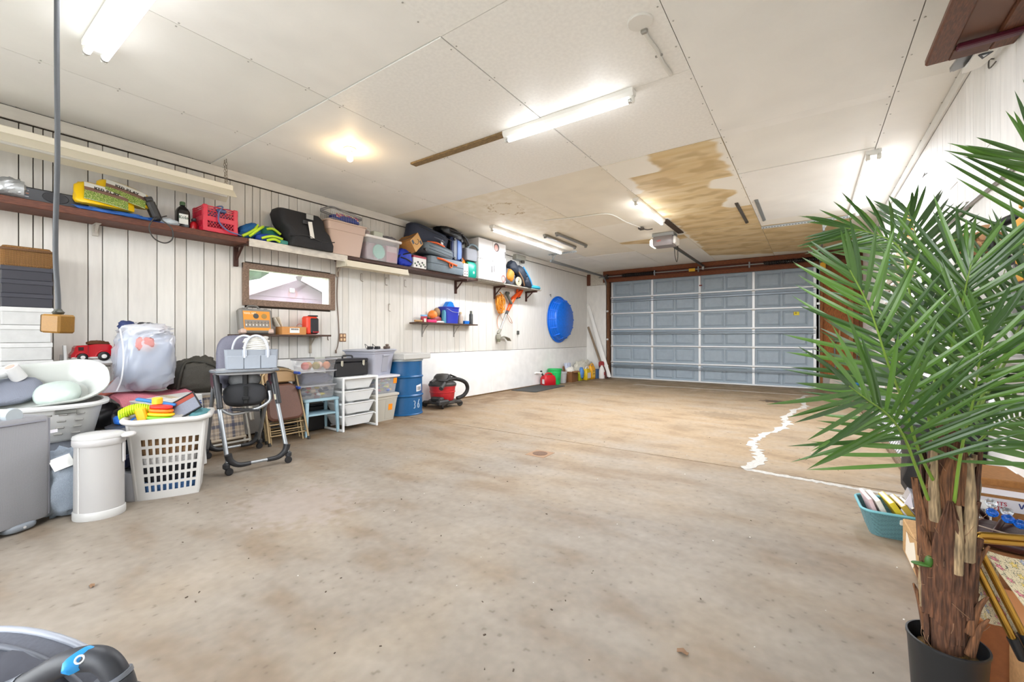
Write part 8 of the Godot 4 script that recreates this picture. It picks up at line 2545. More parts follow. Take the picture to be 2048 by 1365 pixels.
	part("yellow_front", mb().box(V3(-0.15, 0.52, 0.02), V3(0.03, 0.22, 0.24), 0.012), ye, t)
	part("yellow_front", mb().box(V3(0.0, 0.52, 0.235), V3(0.2, 0.22, 0.03), 0.012), ye, t)
	part("yellow_band", mb().loft([rr(0.305, 0.455, 0.07, 0.34, 0, 0, 6), rr(0.31, 0.46, 0.07, 0.345, 0, 0, 6), rr(0.31, 0.46, 0.07, 0.375, 0, 0, 6), rr(0.305, 0.455, 0.07, 0.38, 0, 0, 6)]), ye, t)
	part("yellow_top", mb().box(V3(-0.11, 0.70, -0.12), V3(0.06, 0.05, 0.12), 0.015), ye, t)
	part("white_label", mb().box(V3(-0.167, 0.53, 0.05), V3(0.003, 0.08, 0.05)), m("e6e4de", 0.5), t)
	part("side_handle", mb().tube(curve([V3(-0.13, 0.66, -0.2), V3(-0.2, 0.62, -0.24), V3(-0.205, 0.52, -0.24), V3(-0.15, 0.44, -0.2)]), 0.022, 8), bk, t)
	t = thing("paper_bin", "white bin stuffed with curled brown paper scraps on the right wall shelf", "bin", V3(0.74, 1.08, -3.40))
	part("bin", tub(mb(), [[0.0, 0.2, 0.2, 0.03], [0.5, 0.24, 0.25, 0.03]], 0.005), m("dedcd8", 0.5), t)
	var pr := RandomNumberGenerator.new()
	pr.seed = 77
	for i in 40:
		var c := V3(pr.randf_range(-0.10, 0.08), 0.50 + pr.randf_range(-0.03, 0.10), pr.randf_range(-0.13, 0.13))
		var d := V3(pr.randf_range(-1, 0.6), pr.randf_range(-0.1, 0.9), pr.randf_range(-0.8, 0.8)).normalized() * pr.randf_range(0.04, 0.08)
		var w := d.cross(V3(0.3, 0.5, 0.8)).normalized()
		var v := d.cross(w).normalized()
		var r := pr.randf_range(0.015, 0.032)
		var b := mb()
		b.g += 1
		var n := 9
		for k in n:
			var a0 := 4.6 * k / n
			var a1 := 4.6 * (k + 1) / n
			var p0 := c + (w * cos(a0) + v * sin(a0)) * r * (1.0 - 0.06 * k)
			var p1 := c + (w * cos(a1) + v * sin(a1)) * r * (1.0 - 0.06 * (k + 1))
			b.quad(p0, p0 + d, p1 + d, p1, b.g)
			b.quad(p1 * 1.0 + w * 0.001, p1 + d + w * 0.001, p0 + d + w * 0.001, p0 + w * 0.001, b.g + 1)
		part("paper_curl", b, m(["b98c63", "c79d74", "a97c54"][i % 3], 0.8), t)
	one("dark_bag", "large black bag on the floor under the right wall shelf, hidden by the palm leaves", "bag", mb().blob(V3(0, 0.40, 0), V3(0.36, 0.86, 0.46), 87, 0.2, 2.2, 2.8, 18, 28, 0.0), mt("1a1a1d", "mottle", V3(6, 6, 6), 0.6), V3(0.66, 0.0, -3.66))
	# saw, slatted rack
	t = thing("hand_saw", "hand saw with an orange-yellow handle hung blade up on the right wall", "saw", V3(WR - 0.03, 0, -6.25))
	part("blade", mb().prism(PackedVector2Array([V2(-0.02, 2.42), V2(0.16, 2.40), V2(0.62, 2.76), V2(0.66, 2.80), V2(0.60, 2.80)]), -0.002, 0.002, Transform3D(Basis(Vector3.UP, PI / 2), Vector3.ZERO)), m("6b6864", 0.4, 0.5), t)
	part("handle", mb().tube(curve([V3(0, 2.46, 0.02), V3(0, 2.30, 0.06), V3(0, 2.24, -0.06), V3(0, 2.32, -0.16), V3(0, 2.44, -0.13), V3(0, 2.46, 0.02)]), 0.028, 8), m("ef9a10", 0.4), t)
	one("tool_shaft", "bare wooden tool handle hanging straight below the yellow saw handle", "handle", mb().tube([V3(0, 2.22, 0), V3(0, 1.75, 0.02)], 0.032, 10), m("c9a886", 0.6), V3(WR - 0.035, 0, -6.16))
	t = thing("slatted_rack", "tall beige wooden slatted rack leaning on the right wall beyond the palm", "rack", V3(WR - 0.10, 0, -6.95))
	for z: float in [-0.36, 0.36]:
		part("side_rail", mb().box(V3(0.03, 1.15, z), V3(0.03, 2.3, 0.05), 0.004), m("b9a791", 0.7), t)
	for i in 22:
		part("slat", mb().box(V3(0, 0.35 + i * 0.087, 0), V3(0.02, 0.05, 0.70), 0.003), mt("c7b8a4", "grain", V3(6, 6, 1), 0.7), t)
	part("teal_plate", mb().blob(V3(-0.04, 2.05, 0.2), V3(0.05, 0.26, 0.24), 6, 0.1, 2.0), m("3f93a3", 0.4), t)
	# white boards leaning, wire panels on the floor
	for q: Array in [["wide white door slab leaning on the right wall behind the cardboard cartons", -4.02, 0.78, 1.10], ["narrower white door slab leaning on the right wall, nearest the camera", -3.22, 0.60, 1.12]]:
		t = thing("door_slab", q[0], "board", V3(0.80, 0, q[1]))
		var bs := Basis(Vector3.BACK, -0.045)
		part("slab", mb().box(bs * V3(0.0, q[3] / 2, 0), V3(0.035, q[3], q[2]), 0.006, bs), m("e6e4e1", 0.5), t)
		for k in 2:
			part("moulding", mb().box(bs * V3(-0.02, q[3] * (0.28 + 0.44 * k), 0), V3(0.008, q[3] * 0.34, q[2] * 0.62), 0.004, bs), m("dfddda", 0.5), t)
	one("grey_board", "grey edged board standing between the two white door slabs", "board", mb().box(V3(0, 0.55, 0), V3(0.03, 1.10, 0.06), 0.004), m("a9a6a2", 0.6), V3(0.82, 0, -3.57))
	for k in 3:
		t = thing("wire_shelf", ["white wire closet panel lying tilted along the right wall, nearest the palm", "white wire closet panel along the right wall, middle of three", "white wire closet panel along the right wall, furthest from the palm"][k], "wire rack", V3(0.0, 0, -4.9 - 1.2 * k), 0.0)
		var a := V3(0.69, 0.02, 0)
		var c := V3(0.86, 0.34, 0)
		part("backing", mb().quad2(a, c, 0.57), m("dddcda", 0.6), t)
		var b := mb()
		for i in 13:
			var z := -0.56 + i * 0.0933
			b.tube([a + V3(-0.012, 0.004, z), c + V3(-0.012, 0.004, z - 0.10)], 0.004, 5)
		for i in 5:
			var p := a.lerp(c, i / 4.0) + V3(-0.014, 0.006, 0)
			b.tube([p + V3(0, 0, -0.58), p + V3(0, 0, 0.58)], 0.005, 5)
		part("wires", b, m("8f8f93", 0.4, 0.3), t)
	# teal basket of books
	t = thing("book_basket", "teal woven-pattern plastic basket of books on the floor left of the palm", "basket", V3(0.43, 0, -3.37), 0.05)
	var teal := mt("84bcc4", "weave", V3(22, 22, 22), 0.5, 0.0, 0.8)
	part("body", tub(mb(), [[0.0, 0.30, 0.25, 0.05], [0.01, 0.31, 0.26, 0.055], [0.13, 0.38, 0.31, 0.06], [0.145, 0.385, 0.315, 0.06]], 0.005), teal, t)
	part("rim", mb().tube(Array(rr(0.39, 0.32, 0.06, 0.148, 0, 0, 6)), 0.008, 8, true), m("6aa9b2", 0.5), t)
	part("grip", mb().box(V3(0.03, 0.11, 0.152), V3(0.12, 0.034, 0.012), 0.005, Basis(Vector3.RIGHT, 0.25)), m("c8c3b4", 0.6), t)
	var bks := [["pink and white paperback standing at the left of the teal basket", -0.13, "e2c6c8", 0.02, 0.16, 0.35], ["white booklet leaning second from the left in the teal basket", -0.09, "e3ded4", 0.025, 0.16, 0.42], ["bright yellow paperback in the middle of the teal basket", -0.02, "d8c234", 0.03, 0.17, 0.55], ["yellow and black boxed book right of the bright yellow paperback", 0.03, "b59a3c", 0.03, 0.16, 0.6], ["dark brown book between the yellow books and the clear case", 0.07, "5d463c", 0.02, 0.15, 0.65]]
	for q: Array in bks:
		var bs := Basis(Vector3.BACK, q[5])
		var o := thing("book", q[0], "book", V3(0.42 + q[1], 0.10, -3.36), 0.15)
		part("cover", mb().box(V3(0, 0.04, 0), V3(q[3], q[4] - 0.03, 0.20), 0.002, bs), m(q[2], 0.5), o)
		part("pages", mb().box(V3(0, 0.04, 0) + bs * V3(0, 0.0004, 0), V3(q[3] * 0.6, q[4] - 0.029, 0.196), 0.0, bs), m("e9e4d6", 0.8), o)
	t = thing("disc_case", "clear plastic case with dark discs leaning out of the teal basket", "case", V3(0.53, 0.14, -3.38), 0.0)
	part("case", mb().box(V3(0, 0.03, 0), V3(0.16, 0.11, 0.2), 0.004, Basis(Vector3.BACK, -0.35)), clear("e6e6f0", 0.3), t)
	part("discs", mb().box(V3(0.0, 0.01, 0), V3(0.13, 0.05, 0.17), 0.01, Basis(Vector3.BACK, -0.35)), m("34363d", 0.4), t)
	part("white_leaf", mb().prism(PackedVector2Array([V2(-0.13, -0.05), V2(-0.07, 0.10), V2(-0.05, -0.04)]), -0.002, 0.002, Transform3D(Basis(), V3(0.0, 0.03, 0.105))), m("dedbe6", 0.5), t)
	one("mesh_bag", "grey mesh bag on the floor against the wall right of the teal basket", "bag", mb().blob(V3(0, 0.12, 0), V3(0.12, 0.26, 0.2), 18, 0.2, 2.6, 2.2, 14, 22, 0.0), mt("6a6a6e", "weave", V3(60, 60, 60), 0.8), V3(0.72, 0, -3.55))
	# cartons
	t = thing("cardboard_box", "low worn tan carton with torn white patches right of the teal basket", "box", V3(0.53, 0, -2.93), 0.02)
	part("carton", mb().box(V3(0, 0.085, 0), V3(0.24, 0.17, 0.37), 0.004), mt("c39a66", "mottle", V3(5, 5, 5), 0.8), t)
	part("torn_patch", mb().prism(PackedVector2Array([V2(-0.12, 0.02), V2(0.05, 0.01), V2(0.12, 0.08), V2(0.08, 0.15), V2(-0.02, 0.11), V2(-0.1, 0.14)]), 0, 0.0015, Transform3D(Basis(Vector3.UP, -PI / 2), V3(-0.1205, 0.0, 0.02))), m("ddd2bf", 0.8), t)
	part("torn_patch", mb().prism(PackedVector2Array([V2(-0.1, -0.12), V2(0.06, -0.14), V2(0.1, 0.0), V2(0.02, 0.10), V2(-0.07, 0.04)]), 0, 0.0015, Transform3D(Basis(Vector3.RIGHT, -PI / 2), V3(0, 0.1705, 0))), m("d9c8a8", 0.8), t)
	t = thing("cardboard_box", "tall plain brown carton behind the taped one, right of the palm trunk", "box", V3(0.66, 0, -3.02), 0.02)
	part("carton", mb().box(V3(0.06, 0.24, 0), V3(0.30, 0.52, 0.30), 0.004), mt("a06d38", "mottle", V3(4, 4, 4), 0.8), t)
	t = thing("cardboard_box", "brown carton with printed tape and a barcode label right of the palm", "box", V3(0.70, 0, -2.80), -0.06)
	part("carton", mb().box(V3(0, 0.235, 0), V3(0.44, 0.47, 0.20), 0.004), mt("9a6a3a", "mottle", V3(4, 4, 4), 0.8), t)
	part("tape", mb().box(V3(0.0, 0.432, 0.101), V3(0.44, 0.05, 0.002)).box(V3(0, 0.471, 0.05), V3(0.44, 0.002, 0.10)), m("cfccd2", 0.35), t)
	var sl := part("shipping_label", mb().box(V3(-0.115, 0.398, 0.1025), V3(0.12, 0.085, 0.002)), m("e8e6e2", 0.6), t)
	for i in 26:
		part("barcode", mb().box(V3(-0.165 + i * 0.0039, 0.385, 0.104), V3([0.0012, 0.0024, 0.0018][i % 3], 0.036, 0.001)), m("2b2b2d", 0.6), sl)
	lettering("INTS", 0.017, m("a03a44", 0.6), t, Transform3D(Basis(), V3(-0.035, 0.436, 0.103)), 0.001)
	lettering("PTING", 0.017, m("a03a44", 0.6), t, Transform3D(Basis(), V3(-0.032, 0.415, 0.103)), 0.001)
	for i in 5:
		lettering("VERUS"[i], 0.022, m("2d3d78", 0.6), t, Transform3D(Basis(), V3(0.03 + 0.042 * i, 0.437, 0.103)), 0.001)
	t = thing("cardboard_box", "plain orange-brown carton right behind the black plant pot", "box", V3(0.60, 0, -2.16), -0.22)
	part("carton", mb().box(V3(0, 0.115, 0), V3(0.40, 0.225, 0.34), 0.004), mt("9c5c30", "mottle", V3(3, 3, 3), 0.7), t)
	part("flap", mb().box(V3(-0.03, 0.232, 0.02), V3(0.36, 0.006, 0.30), 0.0, Basis(Vector3.BACK, 0.05)), m("b87c4c", 0.8), t)
	t = thing("cardboard_box", "torn tan carton at the right edge, nearest the camera", "box", V3(0.66, 0, -1.80), 0.15)
	part("carton", tub(mb(), [[0.0, 0.28, 0.34, 0.004], [0.25, 0.28, 0.34, 0.004]], 0.006), mt("bb8c5a", "mottle", V3(5, 5, 5), 0.8), t)
	part("torn_edge", mb().tube(curve([V3(-0.14, 0.25, 0.17), V3(-0.10, 0.262, 0.171), V3(-0.03, 0.245, 0.172), V3(0.06, 0.258, 0.171), V3(0.14, 0.25, 0.17)]), 0.005, 5), m("d8c49c", 0.8), t)
	t = thing("support_carton", "sagging brown carton holding up the wire candle rack", "box", V3(0.62, 0, -2.47), -0.1)
	part("carton", mb().box(V3(0, 0.175, 0), V3(0.40, 0.35, 0.26), 0.004), mt("8a5a33", "mottle", V3(4, 4, 4), 0.8), t)
	crystal_rack()
	tapestry_stool()

# wire rack with crystal beads
func crystal_rack() -> void:
	var t := thing("candle_rack", "bronze wire rack strung with clear and blue crystal beads, behind the tapestry stools", "rack", V3(0.60, 0.352, -2.44), -0.35)
	var brz := m("3a211b", 0.4, 0.4)
	for k in 5:
		var x := -0.16 + 0.08 * k
		part("band", mb().tube(curve([V3(x - 0.02, 0.02, 0.11), V3(x, 0.10 - 0.012 * k, 0.04), V3(x + 0.01, 0.11 - 0.012 * k, -0.05), V3(x + 0.03, 0.05, -0.12)]), 0.009, 6), brz, t)
	for k in 4:
		part("wire", mb().tube(curve([V3(-0.19, 0.10 - 0.025 * k, 0.08 - 0.05 * k), V3(-0.05, 0.075 - 0.02 * k, 0.09 - 0.05 * k), V3(0.1, 0.07 - 0.02 * k, 0.09 - 0.05 * k), V3(0.22, 0.085 - 0.02 * k, 0.08 - 0.05 * k)]), 0.003, 5), m("a99a8c", 0.3, 0.6), t)
	part("dish", mb().blob(V3(0, 0.03, 0), V3(0.40, 0.07, 0.24), 5, 0.05, 2.0, 2.2, 12, 24, 0.0), m("35191a", 0.4), t)
	var gem := mb().lathe([V2(0, -1), V2(0.75, -0.6), V2(1, -0.1), V2(0.85, 0.45), V2(0.4, 0.75), V2(0, 0.8)], 7).done()
	var cg := StandardMaterial3D.new()
	cg.albedo_color = Color(0.92, 0.95, 0.97, 0.12)
	cg.transparency = BaseMaterial3D.TRANSPARENCY_ALPHA
	cg.refraction_enabled = true
	cg.refraction_scale = 0.05
	cg.roughness = 0.02
	var bg: StandardMaterial3D = cg.duplicate()
	bg.albedo_color = Color(0.12, 0.48, 0.92, 0.25)
	var pr := [[-0.02, 0.155, 0.03, 0], [-0.015, 0.125, 0.05, 1], [0.02, 0.135, 0.03, 0], [0.025, 0.115, 0.05, 1], [0.055, 0.105, 0.05, 1], [0.085, 0.085, 0.05, 1], [0.13, 0.13, 0.03, 1], [0.16, 0.115, 0.03, 1], [0.07, 0.06, 0.075, 0], [0.11, 0.05, 0.075, 0], [-0.13, 0.10, 0.08, 0], [-0.11, 0.06, 0.10, 0], [-0.16, 0.125, 0.05, 0], [-0.14, 0.03, 0.11, 0]]
	for q: Array in pr:
		var o := part("crystal_bead", gem, bg if q[3] else cg, t)
		o.position = V3(q[0], q[1], q[2])
		o.basis = Basis.from_euler(V3(q[0] * 20, q[1] * 30, 0.4)).scaled(Vector3.ONE * 0.019)

# folding stools: brass tubes with tapestry slings
func tapestry_image() -> Image:
	var n := 256
	var im := Image.create(n, n, false, Image.FORMAT_RGB8)
	var fn := fnl(91, 0.08, 2)
	for y in n:
		for x in n:
			var c := Color("cdbf9f") * (0.96 + 0.08 * float((x + y) % 2))
			# curling dark vines
			var a := fn.get_noise_2d(x * 0.55, y * 0.55)
			if absf(a) < 0.05:
				c = Color("57574f")
			im.set_pixel(x, y, c)
	var r := RandomNumberGenerator.new()
	r.seed = 5
	for i in 26:
		var cx := int((i % 5 + 0.5 + r.randf_range(-0.25, 0.25)) * n / 5.0)
		var cy := int((i / 5 + 0.5 + r.randf_range(-0.25, 0.25)) * n / 5.0)
		var col := Color(["a8405a", "c3a43f", "7280a0", "b5566e", "8a8f58"][i % 5])
		var rad := r.randf_range(9, 17)
		for y in range(-22, 23):
			for x in range(-22, 23):
				var d := V2(x, y).length()
				var ang := atan2(y, x)
				var edge := rad * (0.72 + 0.28 * cos(ang * 5 + i))
				var px := posmod(cx + x, n)
				var py := posmod(cy + y, n)
				if d < edge:
					im.set_pixel(px, py, col.lerp(Color("efe2cf"), 0.6 if (d < edge * 0.35 or int(d) % 5 == 0) else 0.0))
				elif d < edge + 5 and fposmod(ang * 3 + i, 1.3) < 0.5:
					im.set_pixel(px, py, Color("4f5748"))
	return im

func tapestry_stool() -> void:
	var tap := print_mat(tapestry_image(), 0.85)
	tap.uv1_scale = V3(1.3, 1.3, 1.0)
	var brass := m("b48a3c", 0.2, 0.9)
	for i in 2:
		var t := thing("folding_stool", ["upper of two folded brass stools with floral tapestry seats at the right edge", "lower of two folded brass stools, its tapestry hanging towards the palm"][i], "stool", V3(0, -0.014 * i, 0.0), 0.0, "")
		var o := V3(-0.022 * i, -0.004 * i, 0.006 * i)
		# U of brass tube: down leg, corner, along the top
		var p := [V3(0.505, 0.285, -1.865) + o, V3(0.452, 0.42, -1.872) + o, V3(0.412, 0.522, -1.862) + o, V3(0.412, 0.545, -1.865) + o, V3(0.432, 0.552, -1.875) + o, V3(0.53, 0.546, -1.935) + o, V3(0.66, 0.54, -2.02) + o]
		part("tube", mb().tube(curve(p, 5), 0.0095, 10), brass, t)
		part("foot_cap", mb().tube([V3(0.503, 0.29, -1.865) + o, V3(0.525, 0.235, -1.865) + o], 0.013, 10), m("18191b", 0.4), t)
		var rows := []
		var nr := 9
		var nc := 11
		for r in nr:
			var row := []
			for c in nc:
				var u := c / float(nc - 1)
				var v := r / float(nr - 1)
				var q: Vector3
				if i == 0:
					q = V3(0.43, 0.50, -1.90).lerp(V3(0.66, 0.50, -2.04), u).lerp(V3(0.53, 0.33, -1.86).lerp(V3(0.74, 0.33, -1.99), u), v)
					q += V3(0.012, -0.016, 0.02) * sin(u * 8.0) * v + V3(0, -0.03, 0) * sin(PI * u)
				else:
					q = V3(0.402, 0.49, -1.90).lerp(V3(0.47, 0.49, -1.95), u).lerp(V3(0.405, 0.33, -1.885).lerp(V3(0.52, 0.265, -1.89), u), v)
					q += V3(-0.02, 0, 0.02) * sin(PI * v) + V3(0.0, -0.006, 0.012) * sin(u * 7.0)
				row.append(q)
			rows.append(row)
		rows.reverse()
		part("tapestry_seat", mb().sheet(rows, 0.004), tap, t)

# ---------------------------------------------------------------- palm
# one blade: local y along its length (0..1), x its width, z its upper side
func leaflet_mesh(droop: float, twist: float) -> ArrayMesh:
	var st := SurfaceTool.new()
	st.begin(Mesh.PRIMITIVE_TRIANGLES)
	var n := 6
	var pts := []
	for i in n + 1:
		var t := i / float(n)
		var w := 0.5 * pow(sin(PI * clampf(0.12 + 0.88 * t, 0, 1)), 0.65)
		if i == n: w = 0.0
		var z := -droop * t * t
		var a := twist * t
		var lift := 0.16 * w
		pts.append([V3(-w * cos(a), t, z), V3(0, t, z), V3(w * cos(a), t, z), lift])
	for i in n:
		for s in 2:
			var a: Vector3 = pts[i][1]
			var b: Vector3 = pts[i + 1][1]
			var c: Vector3 = pts[i + 1][0 if s == 0 else 2]
			var d: Vector3 = pts[i][0 if s == 0 else 2]
			var tris := [[a, b, c], [a, c, d]] if s == 0 else [[a, c, b], [a, d, c]]
			for tr: Array in tris:
				if (tr[1] - tr[0]).cross(tr[2] - tr[0]).length_squared() < 1e-14:
					continue
				for v: Vector3 in tr:
					var mid := 1.0 if absf(v.x) < 0.02 else 0.0
					st.set_smooth_group(s)
					st.set_color(Color(1, 1, 1).lerp(Color(1.9, 1.6, 1.3), mid * 0.65))
					var k := absf(v.x)
					st.add_vertex(v + V3(0, 0, -k * 0.012))
	st.generate_normals()
	return st.commit()

func palm() -> void:
	var P := V3(0.337, 0, -1.818)
	var t := thing("potted_palm", "tall artificial palm with a shaggy brown trunk in a black pot", "plant", P)
	part("pot", mb().lathe([V2(0, 0.0), V2(0.074, 0.0), V2(0.077, 0.006), V2(0.090, 0.222), V2(0.093, 0.226), V2(0.093, 0.233), V2(0.088, 0.234), V2(0.084, 0.18), V2(0, 0.18)], 48), m("1f2022", 0.4), t)
	part("moss", mb().blob(V3(0, 0.185, 0), V3(0.15, 0.05, 0.15), 3, 0.25, 5.0, 2.0, 14, 30), mt("9a7436", "fibre", V3(5, 5, 5), 0.95, 0.0, 1.0), t)
	var bark := mt("7d5238", "fibre", V3(4.5, 0.5, 4.5), 0.9, 0.0, 0.8)
	var bark2 := mt("96643f", "fibre", V3(5, 0.45, 5), 0.9, 0.0, 0.8)
	var tan := mt("c2a57c", "fibre", V3(4, 0.5, 4), 0.8, 0.0, 0.4)
	part("trunk", mb().lathe([V2(0, 0.17), V2(0.036, 0.17), V2(0.038, 0.24), V2(0.042, 0.3), V2(0.054, 0.4), V2(0.05, 0.52), V2(0.047, 0.62), V2(0.047, 0.72), V2(0.04, 0.82), V2(0.025, 0.9), V2(0, 0.92)], 20), bark, t)
	var r := RandomNumberGenerator.new()
	r.seed = 9
	# sheaths: curved plates wrapped round the trunk, pointed at the top
	for i in 16:
		var a := i * 2.399 + 0.4
		var y0 := 0.18 + 0.032 * i
		var hgt := r.randf_range(0.17, 0.27)
		var rad: float = (0.043 if i < 3 else 0.056) + 0.005 * (i % 2)
		var flare := r.randf_range(0.0, 0.022)
		var b := mb()
		b.g += 1
		var rows := []
		for k in 9:
			var v := k / 8.0
			var half := lerpf(0.85, 0.12, pow(v, 1.3)) * (0.75 + 0.4 * sin(PI * v))
			var row := []
			for c in 17:
				var u := c / 8.0 - 1
				var rr_ := rad + flare * v * v - 0.006 * u * u + 0.004 * sin(u * 13 + i) + 0.002 * sin(u * 31)
				row.append(V3(cos(a + u * half) * rr_, y0 + hgt * v - 0.02 * u * u * (1 - v), -sin(a + u * half) * rr_))
			rows.append(row)
		for k in 8:
			for c in 16:
				b.quad(rows[k][c], rows[k][c + 1], rows[k + 1][c + 1], rows[k + 1][c], b.g)
				var inw := V3(0.95, 1, 0.95)
				b.quad(rows[k][c + 1] * inw, rows[k][c] * inw, rows[k + 1][c] * inw, rows[k + 1][c + 1] * inw, b.g + 1)
		part("leaf_sheath", b, bark2 if i % 3 == 0 else bark, t)
	# pale cut stubs
	for q: Array in [[-0.9, 0.50, 0.80, 0.013], [0.9, 0.56, 0.84, 0.012], [-2.2, 0.60, 0.82, 0.011], [0.1, 0.62, 0.80, 0.010], [-1.35, 0.46, 0.66, 0.010], [2.4, 0.3, 0.47, 0.012]]:
		var d := V3(cos(q[0]), 0, -sin(q[0]))
		part("leaf_stub", mb().tube([d * 0.052 + V3(0, q[1], 0), d * 0.064 + V3(0, (q[1] + q[2]) / 2, 0), d * 0.06 + V3(0, q[2], 0)], q[3] * 1.5, 7, false, q[3] * 0.7), tan, t)
	# shaggy torn tips
	for i in 10:
		var a := r.randf_range(0, TAU)
		var y := r.randf_range(0.28, 0.56)
		var d := V3(cos(a), 0, -sin(a))
		part("bark_tip", mb().tube(curve([d * 0.048 + V3(0, y - 0.08, 0), d * 0.066 + V3(0, y, 0), d * 0.085 + V3(0, y + 0.05, 0.01)]), 0.014, 6, false, 0.003), bark2, t)
	var hair := mb()
	for i in 60:
		var a := r.randf_range(0, TAU)
		var y := r.randf_range(0.22, 0.75)
		var d := V3(cos(a), 0, -sin(a))
		var e := V3(r.randf_range(-0.03, 0.03), r.randf_range(-0.05, 0.05), r.randf_range(-0.03, 0.03))
		hair.tube([d * 0.056 + V3(0, y, 0), d * 0.068 + V3(0, y, 0) + e * 0.5, d * 0.07 + V3(0, y, 0) + e], 0.0008, 3)
	part("fibre_hair", hair, m("8a6a50", 0.9), t).set_meta("kind", "stuff")
	part("sprout", mb().blob(V3(-0.062, 0.46, 0.04), V3(0.05, 0.012, 0.022), 2, 0.0, 1.0, 2.0, 8, 14).blob(V3(-0.047, 0.475, 0.045), V3(0.02, 0.035, 0.012), 2, 0.0, 1.0, 2.0, 8, 14), m("305616", 0.5), t)
	# fronds
	var lm := []
	for q: Array in [[0.06, 0.2], [0.16, -0.3], [0.26, 0.5], [0.38, -0.4]]:
		lm.append(leaflet_mesh(q[0], q[1]))
	var greens := []
	for h: String in ["3b5a20", "2b4a19", "4c7029", "223f18"]:
		var g := StandardMaterial3D.new()
		g.albedo_color = Color(h)
		g.vertex_color_use_as_albedo = true
		g.roughness = 0.3
		g.backlight_enabled = true
		g.backlight = Color("1c3012")
		greens.append(g)
	var fr := [
		[[V3(0.301, 0.715, -1.769), V3(0.252, 0.821, -1.662), V3(0.211, 0.949, -1.56), V3(0.161, 1.083, -1.452), V3(0.122, 1.216, -1.401), V3(0.08, 1.317, -1.372)], 21, 0.20, 1, 0.20],
		[[V3(0.282, 0.671, -1.731), V3(0.241, 0.783, -1.63), V3(0.201, 0.886, -1.529), V3(0.158, 0.952, -1.426), V3(0.111, 0.997, -1.332), V3(0.072, 1.034, -1.268)], 17, 0.23, 1, 0.28],
		[[V3(0.32, 0.762, -1.807), V3(0.283, 0.958, -1.781), V3(0.257, 1.201, -1.787), V3(0.251, 1.33, -1.832), V3(0.242, 1.428, -1.874), V3(0.21, 1.478, -1.901), V3(0.153, 1.513, -1.91), V3(0.097, 1.53, -1.896)], 22, 0.21, 1, 0.30],
		[[V3(0.342, 0.667, -1.761), V3(0.339, 0.791, -1.698), V3(0.34, 0.901, -1.638), V3(0.347, 0.982, -1.606), V3(0.347, 1.084, -1.557), V3(0.35, 1.151, -1.536)], 18, 0.27, 1, 0.16],
		[[V3(0.333, 0.762, -1.816), V3(0.33, 0.964, -1.765), V3(0.323, 1.124, -1.687), V3(0.332, 1.22, -1.645), V3(0.338, 1.287, -1.624), V3(0.345, 1.338, -1.617)], 20, 0.26, 1, 0.30],
		[[V3(0.346, 0.768, -1.801), V3(0.404, 0.966, -1.804), V3(0.456, 1.126, -1.78), V3(0.492, 1.248, -1.744), V3(0.523, 1.346, -1.705)], 18, 0.27, 1, 0.20],
		[[V3(0.361, 0.768, -1.909), V3(0.468, 1.016, -1.946), V3(0.563, 1.261, -1.976), V3(0.583, 1.446, -1.929), V3(0.548, 1.587, -1.844), V3(0.494, 1.649, -1.782)], 20, 0.28, 1, 0.42],
		[[V3(0.358, 0.781, -1.955), V3(0.385, 1.031, -2.157), V3(0.438, 1.292, -2.316), V3(0.481, 1.494, -2.406)], 20, 0.30, 0, 0.3],
		[[V3(0.352, 0.781, -1.951), V3(0.341, 1.104, -2.065), V3(0.341, 1.362, -2.187), V3(0.333, 1.522, -2.242), V3(0.318, 1.643, -2.293)], 20, 0.24, 0, 0.35],
		[[V3(0.352, 0.731, -1.829), V3(0.436, 0.825, -1.948), V3(0.532, 0.879, -2.076), V3(0.648, 0.886, -2.218)], 18, 0.26, 0, 0.2],
		[[V3(0.358, 0.781, -1.955), V3(0.456, 0.994, -2.206), V3(0.556, 1.215, -2.398), V3(0.63, 1.415, -2.51)], 20, 0.30, 0, 0.3],
		[[V3(0.358, 0.773, -1.955), V3(0.327, 0.895, -2.055), V3(0.287, 0.99, -2.15), V3(0.225, 1.119, -2.167)], 18, 0.28, 0, 0.2],
		[[V3(0.348, 0.794, -1.887), V3(0.334, 0.96, -1.939), V3(0.344, 1.122, -2.067), V3(0.338, 1.265, -2.124)], 18, 0.28, 0, 0.3],
	]
	var stalk := m("6d8a30", 0.5)
